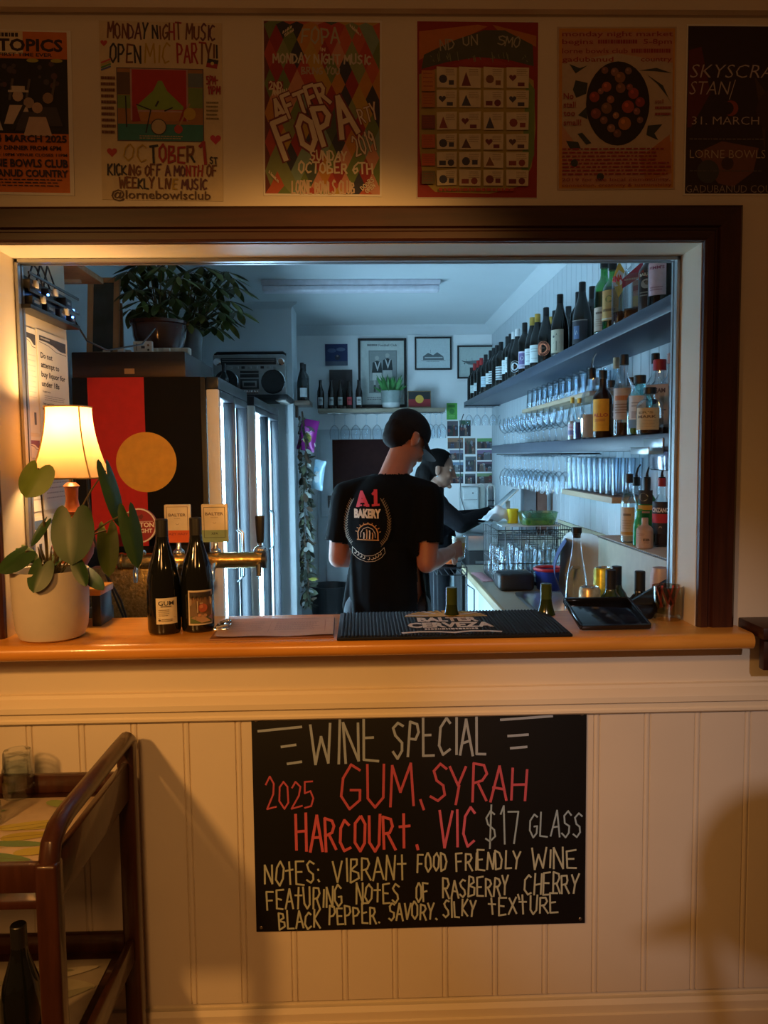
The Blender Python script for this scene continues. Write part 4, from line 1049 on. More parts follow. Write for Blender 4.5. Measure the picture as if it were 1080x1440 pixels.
# ---------------------------------------------------------------- the bar: left side
CLEAR = glassy('fridge_glass', (.95, .98, 1.0), .14, .02, .01, .95)
TUBE = emis('fridge_tube', (.46, .77, 1.0), 70.0)
LED = emis('fridge_tube_light', (.46, .77, 1.0), 19.0)
FBODY = mat('dark_fridge_panel', (.006, .0045, .004), rough=.38, var=.1, spec=.35)
FWHITE = mat('fridge_liner', (.80, .86, .88), rough=.4, var=.02)
FSTILE = mat('white_door_stile', (.74, .70, .64), rough=.35, var=.02)
FBLK = mat('fridge_black_frame', (.012, .014, .018), rough=.3)
FT = 1.887
def fridge(label, Y0, Y1):
    x0, x1, xd = -1.22, -.662, -.607
    r = thing('glass_door_fridge', label, 'fridge', (x0, Y0, 0), group='drinks fridges'); ox, oy = x0, Y0
    def P_(nm, fn, parent=r):
        b = MB(); fn(b); return b.build(nm, parent)
    w, dp = x1 - ox, Y1 - oy
    def shell(b):
        b.bbox(0, w, 0, .035, .0, FT, FBODY, .003); b.bbox(0, w, dp - .035, dp, 0, FT, FBODY, .003); b.box(0, .03, .035, dp - .035, 0, FT, FBODY)
        b.box(.03, w, .035, dp - .035, FT - .06, FT, FBODY); b.box(.03, w, .035, dp - .035, 0, .12, FBODY)
    P_('cabinet', shell)
    def liner(b):
        b.box(.031, .036, .036, dp - .036, .12, FT - .06, FWHITE); b.box(.036, w, .0355, .039, .12, FT - .06, FWHITE); b.box(.036, w, dp - .039, dp - .0355, .12, FT - .06, FWHITE)
        b.box(.036, w, .039, dp - .039, FT - .066, FT - .061, FWHITE); b.box(.036, w, .039, dp - .039, .121, .126, FWHITE)
    P_('liner', liner)
    WIRE = mat('shelf_wire', (.55, .62, .66), rough=.4)
    for z in (.48, .78, 1.08, 1.38, 1.62):
        def sh(b):
            for k in range(9): b.box(.06, w - .07, .05 + k * (dp - .1) / 8 - .002, .05 + k * (dp - .1) / 8 + .002, z, z + .005, WIRE)
            for xx in (.06, .28, w - .075): b.box(xx, xx + .006, .05, dp - .05, z - .006, z, WIRE)
        P_('wire_shelf', sh)
    P_('light_strip', lambda b: b.bbox(w - .04, w - .025, dp - .34, dp - .05, .16, FT - .09, LED, .003))
    P_('light_strip', lambda b: b.bbox(w - .04, w - .025, .05, .16, .16, FT - .09, LED, .003))
    P_('light_tube', lambda b: b.tube([(w - .022, dp / 2, .18), (w - .022, dp / 2, FT - .10)], .013 if Y0 < 2 else .021, TUBE, seg=10))
    P_('header', lambda b: b.bbox(w + .004, xd - ox, 0, dp, FT - .05, FT, FBLK, .003))
    mid = dp / 2
    for a, c in ((0, mid - .002), (mid + .002, dp)):
        def fr(b):
            b.bbox(w + .004, xd - ox, a, a + (.045 if a == 0 else .02), .1, FT - .052, FSTILE if a == 0 else FBLK, .004); b.bbox(w + .004, xd - ox, c - .02, c, .1, FT - .052, FBLK, .004)
            b.bbox(w + .004, xd - ox, a + .02, c - .02, FT - .085, FT - .052, FBLK, .003); b.bbox(w + .004, xd - ox, a + .02, c - .02, .1, .16, FBLK, .003)
        dr = P_('door', fr)
        b = MB(); b.box(w + .022, w + .026, a + .02, c - .02, .16, FT - .085, CLEAR); b.build('pane', dr)
        b = MB(); hy = a + .03 if a else c - .03; b.tube([(xd - ox, hy, .95), (xd - ox + .022, hy, .97), (xd - ox + .022, hy, 1.18), (xd - ox, hy, 1.20)], .005, CHROME); b.build('handle', dr)
    return r
fr1 = fridge('nearer glass-door fridge, its dark side carrying the red, black and yellow flag', 1.335, 2.15)
fridge('farther glass-door fridge, standing against the column', 2.42, 3.66)
p = PY(206, 650, 1.333)
r = thing('flag', 'red and black flag with a yellow disc, hung sideways on the fridge side', 'flag', (p.x, 1.333, p.z))
W, H = .472, .715
b = MB(); b.box(-W / 2, W / 2, -.0015, .0005, -H / 2, H / 2, mat('flag_black', (.005, .004, .004), rough=.85, spec=.2)); b.build('cloth', r)
cv = Canvas(W, H, base=.0016); cv.rect(0, 0, .5, 1, mat('flag_red', (.50, .012, .008), rough=.75)); cv.disc(.5, .5, .27, mat('flag_yellow', (.72, .34, .03), rough=.75), n=48); cv.build('field_and_disc', r)

# dark box on top of the nearer fridge, and what stands on it
DB = wood('dark_brown_board', (.022, .010, .006), (.04, .018, .010), rough=.45)
b = MB(); b.bbox(-1.22, -.745, 1.345, 1.95, FT + .001, 1.995, DB, .004); o = b.build('fridge_top_box', sharp=40); tag(o, 'dark brown box on top of the nearer fridge, under the pot plants', 'box')
BT = 1.9955
p = PY(225, 480, 1.62)
r = thing('umbrella_plant', 'leafy umbrella plant in a brown glazed pot on the fridge box', 'plant', (p.x, 1.62, BT))
b = MB(); b.lathe([(0, 0), (.075, 0), (.09, .02), (.118, .10), (.122, .15), (.130, .155), (.130, .168), (.118, .168), (.11, .13), (0, .13)], mat('brown_glaze', (.07, .022, .012), rough=.2, coat=.4), seg=32, cap=False); b.build('pot', r)
b = MB(); b.lathe([(.108, .13), (0, .142)], SOIL, seg=20, cap=False); b.build('soil', r)
UL = mat('umbrella_leaf', (.045, .085, .018), rough=.4, var=.45, scale=9); UL2 = mat('umbrella_leaf_pale', (.12, .15, .035), rough=.45, var=.3, scale=9)
def umbrella(clusters, root, base, Yc, seed, nm):
    rg = random.Random(seed); fol = MB(); st = MB()
    for (u, v) in clusters:
        Y = Yc + rg.uniform(-.12, .12); c = PY(u, v, Y) - base
        s0 = Vector((rg.uniform(-.02, .02), rg.uniform(-.02, .02), .14)); mid = Vector((c.x * .35, c.y * .4, max(.2, c.z * .75)))
        pts = [s0 * (1 - t) ** 2 + mid * 2 * t * (1 - t) + c * t * t for t in [i / 6 for i in range(7)]]
        st.tube(pts, [.004, .004, .0035, .003, .0025, .002, .0015], STEM, seg=5)
        n = rg.randint(6, 8); ph = rg.uniform(0, 6)
        for k in range(n):
            a = ph + 2 * PI * k / n; L = rg.uniform(.075, .12); dr = rg.uniform(.35, .95)
            d = Vector((math.cos(a), math.sin(a) * .9, -dr)).normalized(); q = c + Vector((math.cos(a), math.sin(a), 0)) * .018
            st.tube([c, q], .0012, STEM, seg=4, caps=False)
            leaf(fol, q, q + d * L, Vector((0, 0, 1)) + Vector((math.cos(a), math.sin(a), 0)) * .6, L * .34, UL if rg.random() < .72 else UL2, kind='lance', n=5, curl=.25)
    fol.build('foliage', root, sharp=180); st.build('stems', root)
CL = [(181, 383), (196, 374), (206, 368), (215, 388), (228, 376), (240, 370), (250, 390), (175, 403), (190, 408), (200, 424), (215, 405), (222, 428), (236, 440), (186, 436), (232, 408), (204, 440), (170, 392), (244, 420)]
umbrella(CL, r, r.location, 1.62, 3, 'a')
p = PY(268, 478, 1.80)
r = thing('trailing_plant', 'taller umbrella plant with pale drooping leaves, nearer the boombox', 'plant', (p.x, 1.80, BT))
b = MB(); b.lathe([(0, 0), (.045, 0), (.05, .01), (.058, .16), (.060, .165), (.053, .165), (.05, .13), (0, .13)], mat('grey_glaze', (.16, .19, .20), rough=.25), seg=26, cap=False); b.build('pot', r)
CL2 = [(262, 383), (270, 397), (285, 376), (292, 394), (300, 380), (318, 383), (325, 392), (330, 404), (322, 424), (334, 438), (310, 440), (295, 420), (286, 444), (300, 460), (316, 450), (272, 440), (266, 456), (282, 408), (305, 405), (280, 425), (258, 412), (308, 425)]
umbrella(CL2, r, r.location, 1.80, 8, 'b')
WPL = mat('white_plastic', (.72, .68, .60), rough=.4)
p = PY(202, 500, 1.40)
r = thing('network_router', 'white router box among adaptors on the fridge top', 'router', (p.x, 1.40, BT))
b = MB(); b.bbox(-.04, .04, -.012, .012, 0, .05, WPL, .003); b.build('case', r)
cv = Canvas(.08, .05, base=.0122); cv.rect(.42, .42, .62, .62, BLACK); cv.disc(.8, .36, .06, (.2, .08, .03)); cv.disc(.8, .75, .06, (.03, .03, .03)); cv.rect(.15, .2, .2, .8, (.2, .15, .1)); cv.build('ports', r, loc=(0, 0, .025))
p1, p2 = PY(216, 494, 1.47), PY(268, 494, 1.47)
r = thing('power_strip', 'power strip with plugs on the fridge top, beside the router', 'power strip', (p1.x, 1.47, BT))
b = MB(); b.bbox(0, p2.x - p1.x, -.02, .02, 0, .03, WPL, .004); b.build('strip', r)
for k, x in enumerate((.015, .065, .11, .145)): b = MB(); b.bbox(x - .013, x + .013, -.034, -.0205, .005, .027, WPL, .003); b.build('plug', r)
for u, nm in ((150, 'leftmost'), (171, 'middle'), (181, 'right one')):
    p = PY(u, 496, 1.44 if u != 171 else 1.40); b = MB(); b.bbox(-.014, .014, -.011, .011, 0, .02, WPL, .003)
    o = b.build('plug_adaptor', loc=(p.x, p.y, BT)); tag(o, 'small white plug adaptor left of the router, %s of three' % nm, 'adaptor', 'adaptors on the fridge top')
p = PY(182, 522, 1.343); b = MB(); b.box(-.021, .021, -.0006, .0006, -.011, .011, mat('kraft_label', (.35, .2, .09)))
b.v = [(x + p.x, y + p.y, z + p.z) for x, y, z in b.v]; b.build('paper_label', bpy.data.objects['fridge_top_box'])
# leaning timber frame and board
r = thing('picture_frame', 'tall timber frame leaning at the left end of the fridge top', 'picture frame', (-1.155, 1.52, BT), rot=(R(-9), 0, 0))
LW = wood('pale_timber', (.42, .22, .09), (.55, .30, .13), rough=.5, stretch=(8, 8, 1))
for nm, a in (('stile', (-.06, -.035, 0, .36)), ('stile', (.055, .08, 0, .36)), ('rail', (-.035, .055, 0, .022)), ('rail', (-.035, .055, .338, .36))):
    b = MB(); b.bbox(a[0], a[1], -.011, .011, a[2], a[3], LW, .002); b.build(nm, r)
b = MB(); b.box(-.035, .055, -.004, .002, .022, .338, mat('dim_picture', (.05, .06, .055), rough=.3, var=.5, scale=9)); b.build('picture', r)
p = PY(163, 498, 1.58); b = MB(); b.bbox(-.018, .018, -.01, .01, 0, .25, wood('orange_board', (.30, .11, .03), (.38, .15, .05)), .002)
o = b.build('timber_offcut', loc=(p.x + .012, 1.60, BT)); tag(o, 'short orange board standing between the timber frame and the plant', 'board')
# timber shelf high on the left wall
r = thing('wall_shelf', 'pale timber shelf high in the top left corner of the bar', 'shelf', (XL, .55, 2.25))
b = MB(); b.bbox(.001, .343, 0, .68, 0, .022, LW, .002); b.build('board', r)
for y in (.12, .6):
    b = MB(); b.box(.001, .28, y - .008, y + .008, -.012, 0, FSTILE); b.box(.001, .012, y - .008, y + .008, -.20, -.0, FSTILE); b.build('bracket', r)
# notices on the short wall
def notice(Y0, Y1, zt, zb_, fn, label, band=(.05, .05, .07)):
    w_, h_ = Y1 - Y0, zt - zb_
    r = thing('notice', label, 'notice', (SX + .0012, (Y0 + Y1) / 2, (zt + zb_) / 2), R(90), group='notices left of the opening')
    b = MB(); b.box(-w_ / 2, w_ / 2, -.0008, .0008, -h_ / 2, h_ / 2, mat('notice_paper', (.80, .78, .72), rough=.6, var=.02)); b.build('sheet', r)
    c = Canvas(w_, h_, base=.0009); fn(c); c.build('print', r); return r
DKI = (.02, .02, .025)
NA, NB, NC, ND = PX(51, 470, SX).y, PX(93, 480, SX).y, PX(35, 470, SX).y, PX(49, 470, SX).y
def hdr(c, col=(.06, .06, .075)):
    c.poly([(.06, .05), (.94, .05), (.94, .15), (.75, .15), (.5, .115), (.3, .10), (.06, .10)], col); c.line([(.06, .115), (.35, .13), (.6, .17), (.94, .175)], .0018, col)
def n1(c):
    hdr(c); c.micro(.1, .065, .4, .085, 1, (.7, .7, .7), .8)
    for i, t in enumerate(('Do not', 'attempt to', 'buy liquor for', 'under 18s')): c.text(t, .08, .265 + i * .092, .052, DKI, 'l', width=[.38, .6, .8, .58][i], bold=.03)
    c.text("It's against the law.", .1, .60, .018, DKI, 'l', bold=.02); c.micro(.15, .63, .85, .69, 3, (.3, .3, .3), .3); c.text('Penalty exceeds $19,000', .1, .72, .018, DKI, 'l', bold=.02); c.rect(.08, .74, .92, .775, (.10, .03, .06))
    for i in range(4): c.rect(.1 + i * .17, .84, .23 + i * .17, .90, (.45, .36, .22)); c.rect(.12 + i * .17, .85, .2 + i * .17, .89, (.6, .55, .45))
    c.disc(.14, .95, .04, DKI); c.rect(.78, .79, .9, .84, DKI)
def n2(c): hdr(c); c.rect(.5, .80, .72, .92, (.05, .06, .09)); c.micro(.1, .25, .9, .7, 9, (.6, .6, .6), .2)
def n3(c):
    hdr(c, (.12, .04, .09)); c.micro(.1, .28, .9, .9, 9, (.45, .42, .4), .25)
def n4(c):
    c.micro(.08, .06, .7, .12, 1, DKI, .6)
    for i in range(5): c.micro(.08, .2 + i * .15, .8, .25 + i * .15, 1, (.45, .08, .08), .8, seed=i); c.micro(.08, .27 + i * .15, .9, .31 + i * .15, 1, (.2, .2, .2), .6, seed=i + 9)
def n5(c): c.rect(.06, .05, .94, .16, (.10, .16, .30)); c.rect(.4, .35, .7, .6, (.05, .06, .09)); c.micro(.1, .65, .9, .9, 4, (.4, .4, .4), .3)
notice(NA, NB, 1.92, 1.625, n1, 'notice reading Do not attempt to buy liquor for under 18s, top right of the group')
notice(NC, ND, 1.915, 1.622, n2, 'top left notice, narrow from here with a dark curved header')
notice(NA, NB, 1.612, 1.40, n3, 'notice with a plum curved header, below the liquor notice')
notice(NC, ND, 1.612, 1.40, n3, 'narrow notice with a plum header, lower left behind the lampshade')
notice(NA + .02, NB - .01, 1.385, 1.12, n4, 'notice in red and black lines, under the lampshade')
notice(NC, NA - .008, 1.385, 1.16, n5, 'notice with a blue header, beside the window track')
# network shelf with cables and blue lights over the notices
r = thing('network_rack', 'black rack of network gear with cables and blue lights above the notices', 'rack', (SX, .15, 1.95))
b = MB(); b.bbox(.001, .05, -.01, .35, 0, .012, BLACK, .002); b.bbox(.001, .012, -.01, .35, .012, .10, BLACK, .002); b.box(.046, .05, -.01, .35, .045, .052, BLACK); b.box(.046, .05, -.01, .35, .09, .097, BLACK); b.build('shelf', r)
for y, z, l in ((.02, .014, .08), (.12, .014, .07), (.21, .014, .06), (.30, .014, .045), (.01, .056, .09), (.13, .056, .05), (.26, .056, .06)):
    b = MB(); b.bbox(.013, .043, y, y + l * .8, z, z + .026, BLACK, .003); b.box(.0431, .0438, y + .01, y + l * .55, z + .008, z + .015, mat('grey_print', (.45, .43, .40))); b.build('network_unit', r)
for y, z in ((.115, .060), (.305, .052), (.297, .030)):
    b = MB(); b.ell((.0475, y, z), .0035, emis('blue_led', (.08, .25, 1.0), 14.0), seg=10, rings=6); b.build('status_light', r)
for y, z in ((.03, .062), (.075, .03), (.165, .068), (.245, .028)):
    b = MB(); b.bbox(.040, .052, y, y + .016, z, z + .02, WPL, .002); b.build('white_plug', r)
for k in range(3):
    b = MB(); b.tube([(.03, .03 + k * .05, .085), (.035, .05 + k * .05, .13 + .01 * k), (.03, .09 + k * .05, .125), (.032, .12 + k * .05, .085)], .0025, BLACK, seg=6); b.build('cable', r)
b = MB(); b.tube([(.035, .34, .03), (.06, .38, -.03), (.10, .45, -.05), (.17, .60, -.01), (.19, .70, .06)], .003, BLACK, seg=6); b.build('trailing_cable', r)

# beer font with taps
BRASS = mat('hammered_brass', (.60, .40, .14), rough=.26, metal=1.0, var=.15, scale=55, bump=.6)
fy = .78; d_ = fy + CAMD
pa, pb = PY(172, 790, fy), PY(371, 787, fy)
zc_ = (pa.z + pb.z) / 2
UB = .875
r = thing('beer_font', 'brass beer font with a horizontal pipe and three badged taps', 'beer tap', ((pa.x + pb.x) / 2, fy, UB))
fx = r.location.x
hl = (pb.x - pa.x) / 2
b = MB(); pts = [(-hl + 2 * hl * i / 40, 0, zc_ - UB) for i in range(41)]; b.tube(pts, [.0285 + .0006 * ((i * 7) % 3) for i in range(41)], BRASS, seg=20); b.build('pipe', r)
for s_ in (-1, 1): b = MB(); b.lathe([(.031, -.008), (.033, 0), (.031, .008), (0, .012)], BLACK if s_ > 0 else BRASS, seg=20, mtx=Matrix.Translation((s_ * (hl + .002), 0, zc_ - UB)) @ Matrix.Rotation(R(90 * s_), 4, 'Y')); b.build('end_cap', r)
cxa, cxb = PY(128, 840, fy).x - fx, PY(212, 840, fy).x - fx
b = MB(); b.bbox(cxa, cxb, -.012, .05, 0.06, zc_ - UB - .02, mat('pressed_brass', (.42, .29, .12), rough=.36, metal=.9, var=.35, scale=120, bump=1.0), .004); b.build('column', r)
b = MB(); b.bbox(cxa, cxb, -.014, .052, 0.0, .06, STEEL, .003); b.build('foot', r)
CARD = mat('badge_cream', (.66, .55, .36), rough=.45)
def tapx(u): return PY(u, 760, fy).x - fx
def badge(u, fn, nm, wd=.092, hg=.135, z0=None):
    x = tapx(u); z = zc_ - UB
    b = MB(); b.lathe([(.014, .024), (.013, .04), (.008, .05), (.007, .075)], CHROME, seg=14, mtx=Matrix.Translation((x, 0, z))); b.tube([(x, -.01, z - .01), (x, -.05, z - .012), (x, -.07, z - .03), (x, -.072, z - .065)], [.011, .010, .009, .007], CHROME, seg=12); b.ell((x, 0, z + .032), (.02, .02, .014), CHROME); t = b.build('tap', r)
    c = Canvas(wd, hg, base=.010); fn(c)
    bb = MB()
    if fn is carl: bb.lathe([(0, -.009), (.058, -.009), (.062, -.005), (.062, .005), (.058, .009), (0, .009)], mat('badge_red', (.25, .015, .02), rough=.3), seg=36, mtx=Matrix.Rotation(R(90), 4, 'X'), cap=False)
    else: bb.bbox(-wd / 2, wd / 2, -.009, .009, -hg / 2, hg / 2, CARD, .003)
    q = bb.build('badge', t, loc=(x, 0, z + .075 + hg / 2 - .008))
    c.build('badge_print', q)
def carl(c):
    c.disc(.5, .5, .5, (.70, .66, .58), n=36); c.disc(.5, .5, .46, (.26, .018, .022), n=36); c.text('CARLTON', .5, .54, .13, (.74, .68, .58), width=.86, bold=.03); c.text('DRAUGHT', .5, .70, .11, (.74, .68, .58), width=.76, bold=.03); c.line([(.1, .38), (.9, .38)], .0012, (.74, .68, .58)); c.poly([(.42, .32), (.46, .2), (.52, .22), (.6, .16), (.64, .24), (.58, .33), (.5, .28)], (.12, .02, .02))
def ez(c): c.line([(.1, .06), (.9, .06), (.9, .97), (.1, .97)], .0018, (.25, .16, .10), closed=True); c.text('BALTER', .5, .31, .075, (.16, .10, .07), width=.66, bold=.02); c.micro(.38, .36, .62, .375, 1, (.3, .2, .1), .8); c.line([(.44, .50), (.48, .525), (.52, .525), (.56, .50)], .0012, (.25, .16, .1)); c.rect(0.0, .68, 1.0, 1.0, (.62, .10, .02)); c.text('EAZY HAZY', .5, .80, .055, (.25, .03, .02), width=.8, bold=.02)
def xpa(c): c.line([(.1, .08), (.9, .08), (.9, .90), (.1, .90)], .0018, (.12, .10, .08), closed=True); c.rect(0.0, .68, 1.0, 1.0, (.22, .30, .16)); c.line([(.1, .68), (.1, .88), (.9, .88), (.9, .68)], .0018, (.05, .06, .04)); c.text('BALTER', .5, .29, .075, (.16, .10, .07), width=.7, bold=.02); c.micro(.36, .345, .64, .36, 1, (.3, .2, .1), .8); c.line([(.44, .48), (.48, .505), (.52, .505), (.56, .48)], .0012, (.25, .16, .1)); c.text('XPA', .5, .80, .055, (.05, .06, .04), width=.26, bold=.03)
badge(197, carl, 'round', wd=.124, hg=.124); badge(251, ez, 'orange'); badge(303, xpa, 'green')
x = tapx(366); z = zc_ - UB
b = MB(); b.ell((x, 0, z + .034), (.024, .02, .018), CHROME); b.lathe([(.008, .04), (.007, .062)], CHROME, seg=12, mtx=Matrix.Translation((x, 0, z))); b.tube([(x, -.01, z - .01), (x, -.05, z - .014), (x, -.06, z - .05)], [.012, .010, .009], BLACK, seg=12); t = b.build('tap', r)
b = MB(); b.lathe([(.011, .06), (.013, .07), (.017, .15), (.0165, .158), (.0, .16)], BLACK, seg=16, mtx=Matrix.Translation((x, 0, z))); b.build('tap_handle', t)
b = MB(); a_ = PY(150, 868, .55); c_ = PY(212, 868, .55); b.bbox(0, c_.x - a_.x + .25, 0, .14, 0, .03, BLACK, .003)
for k in range(40): b.tube([(.01 + k * .01, .005, .03), (.01 + k * .01, .005, .045)], .0018, BLACK, seg=4)
o = b.build('drip_tray', loc=(a_.x, .50, UB)); tag(o, 'black spiked drip mat tray below the beer font', 'tray')
b = MB(); b.bbox(-.03, .03, -.03, .03, 0, .22, BLACK, .005); b.bbox(-.022, .022, -.022, .022, .22, .235, BLACK, .004)
p = PY(138, 850, .36); o = b.build('black_canister', loc=(p.x - .005, .40, UB)); tag(o, 'black canister on the bar bench between the plant pot and the drip tray', 'canister')
b = MB(); b.tube([PY(122, 640, .30), PY(124, 700, .32), PY(133, 760, .36), PY(150, 810, .42), PY(162, 840, .44), PY(176, 874, .46)], .0035, BLACK, seg=6); b.tube([PY(150, 808, .42), PY(170, 845, .45), PY(180, 876, .47)], .0035, BLACK, seg=6)
o = b.build('lamp_cord'); tag(o, 'dark power cords running down behind the table lamp', 'cord')

# column shelf with the boombox
r = thing('column_shelf', 'black shelf on the column carrying the boombox', 'shelf', (-.74, CY0, 1.94))
b = MB(); b.bbox(-.24, .222, -.46, -.001, .005, .042, MBLACK, .01); b.build('board', r)
b = MB(); b.box(.13, .2, -.42, -.002, 0, .005, FSTILE); b.box(.155, .175, -.012, -.001, -.22, .0, mat('grey_bracket', (.45, .52, .55))); b.build('bracket', r)
GREY = mat('boombox_silver', (.30, .30, .29), rough=.4, metal=.4); GR = mat('boombox_grille', (.02, .02, .02), rough=.6, var=.5, scale=200)
r = thing('boombox', 'silver portable boombox with two round speakers on the black shelf', 'boombox', (-.795, 3.63, 1.9825))
b = MB(); b.bbox(-.255, .255, -.06, .06, 0, .285, GREY, .008); b.build('body', r)
for s_ in (-1, 1):
    b = MB(); b.lathe([(.0, .062), (.02, .066), (.065, .0615), (.078, .064), (.08, .061), (.08, .05)], GR, seg=32, mtx=Matrix.Translation((s_ * .165, 0, .095)) @ Matrix.Rotation(R(90), 4, 'X')); sp = b.build('speaker', r)
    b = MB(); b.lathe([(.079, .06), (.083, .064), (.087, .06)], CHROME, seg=32, mtx=Matrix.Translation((s_ * .165, 0, .095)) @ Matrix.Rotation(R(90), 4, 'X'), cap=False); b.build('speaker_ring', sp)
b = MB(); b.bbox(-.066, .066, -.064, -.058, .045, .115, GR, .002); b.bbox(-.05, .05, -.067, -.062, .055, .10, GREY, .002); b.bbox(-.04, .04, -.069, -.065, .065, .09, BLACK, .002); b.build('cassette_door', r)
b = MB(); b.bbox(-.066, .066, -.063, -.058, .125, .150, GR, .002); b.bbox(-.066, .066, -.063, -.058, .155, .172, BLACK, .002); b.build('level_meters', r)
for k in range(7): b = MB(); b.bbox(-.062 + k * .018, -.048 + k * .018, -.068, -.058, .012, .034, CHROME, .002); b.build('key', r)
b = MB(); b.bbox(-.2, .19, -.064, -.058, .215, .262, BLACK, .002); b.box(-.19, .18, -.0652, -.0642, .235, .238, GREY); b.box(-.19, .18, -.0652, -.0642, .25, .252, GREY); b.build('tuning_dial', r)
for x in (-.225, .225): b = MB(); b.lathe([(.026, .058), (.026, .066), (.018, .068), (.018, .076), (0, .076)], CHROME, seg=24, mtx=Matrix.Translation((x, 0, .235)) @ Matrix.Rotation(R(90), 4, 'X')); b.build('tuning_knob', r)
for k in range(9): b = MB(); b.bbox(-.19 + k * .045, -.165 + k * .045, -.066, -.058, .186, .204, GREY if k % 3 else BLACK, .002); b.build('switch', r)
b = MB(); b.tube([(-.245, 0, .275), (-.248, 0, .295), (-.235, 0, .304), (.235, 0, .304), (.248, 0, .295), (.245, 0, .275)], .011, BLACK, seg=10); b.build('handle', r)
p = PY(315, 545, 3.40); bottle('bordeaux', p.x, 3.42, FT + .0005, DGL, CAPB, 'dark bottle standing on the farther fridge, before the boombox', rz=R(10), lab=(.05, .11, .03, (.12, .11, .10)))
# small shelf round the corner of the column
r = thing('corner_shelf', 'small brown shelf on the column side with a wine bottle', 'shelf', (CX1, 4.17, 1.94))
b = MB(); b.bbox(.001, .125, -.15, .15, 0, .035, wood('brown_shelf', (.10, .07, .05), (.15, .10, .07)), .003); b.bbox(.001, .02, -.03, .03, -.09, 0, wood('brown_shelf', (.1, .07, .05), (.15, .1, .07)), .003); b.build('board', r)
bottle('burgundy', CX1 + .06, 4.12, 1.9755, DGL, CAPB, 'dark bottle with a pale label on the small column shelf', rz=R(20), lab=(.03, .1, .03, (.5, .52, .52)))
bottle('bordeaux', CX1 + .068, 4.235, 1.9755, DGL, CAPB, 'dark bottle behind another on the small column shelf')
# garland hanging down the column corner, with packets
r = thing('leaf_garland', 'hanging garland of dry leaves down the column corner', 'garland', (CX1 + .06, 4.16, .35))
b = MB(); rg = random.Random(12); GL = [mat('garland_dark', (.035, .04, .025), rough=.7), mat('garland_olive', (.10, .11, .06), rough=.7), mat('garland_pale', (.42, .44, .40), rough=.7), mat('garland_brown', (.10, .06, .035), rough=.7), mat('garland_yellow', (.45, .42, .08), rough=.7)]
b2 = MB(); b2.tube([(0.02 * math.sin(k), .02 * math.cos(k * 1.3), k * .155) for k in range(11)], .008, GL[3], seg=6); b2.build('stem', r)
for i in range(330):
    z = rg.uniform(0, 1.5); a = rg.uniform(0, 2 * PI); q = Vector((.02 * math.cos(a), .02 * math.sin(a), z)); e = q + Vector((math.cos(a) * rg.uniform(.02, .09), math.sin(a) * rg.uniform(.02, .09), rg.uniform(-.09, .03)))
    if e.x < -.045: e.x = -.045
    leaf(b, q, e, (rg.uniform(-1, 1), rg.uniform(-1, 0), rg.uniform(-1, 1)), rg.uniform(.022, .05), rg.choice([GL[0]] * 7 + [GL[1]] * 5 + [GL[2]] * 3 + [GL[3]] * 3 + ([GL[4]] if z < .35 else [])), kind='lance', n=4)
b.build('leaves', r, sharp=180)
def packet(u, v, Y, w_, h_, c1, c2, c3, label, rot, txt):
    p = PY(u, v, Y); r = thing('snack_packet', label, 'packet', p, rot=rot)
    b = MB(); n = 10; vv = []; ff = []
    for side in (1, -1):
        for j in range(n + 1):
            for i in range(n + 1):
                s, t = i / n * 2 - 1, j / n * 2 - 1; th = .022 * (1 - abs(t) ** 3) * (1 - s * s) ** .6
                vv.append((s * w_ / 2 * (1 - .06 * (1 - t * t)), -side * th, t * h_ / 2))
    for k in range(2):
        for j in range(n):
            for i in range(n):
                a0 = k * (n + 1) ** 2 + j * (n + 1) + i; q = (a0, a0 + 1, a0 + n + 2, a0 + n + 1); ff.append(q if k == 0 else q[::-1])
    b.add(vv, ff, mat('foil_' + label[:6], c1, rough=.28, metal=.2)); b.build('bag', r)
    c = Canvas(w_ * .8, h_ * .8, base=.0232); c.disc(.55, .62, .3, c2, rv=.2); c.disc(.35, .3, .25, c3, rv=.14); c.line([(.3, .45), (.45, .36), (.6, .4), (.75, .3)], .008, (.7, .7, .66)); c.build('print', r)
packet(433, 612, 4.18, .15, .25, (.26, .015, .20), (.55, .50, .12), (.5, .08, .4), 'purple snack packet hanging by the garland', (0, R(12), R(-15)), 'CHIPS')
packet(448, 668, 4.22, .11, .24, (.40, .62, .74), (.65, .72, .74), (.2, .4, .55), 'pale blue packet hanging below the purple one', (0, R(10), R(-30)), 'SALT')

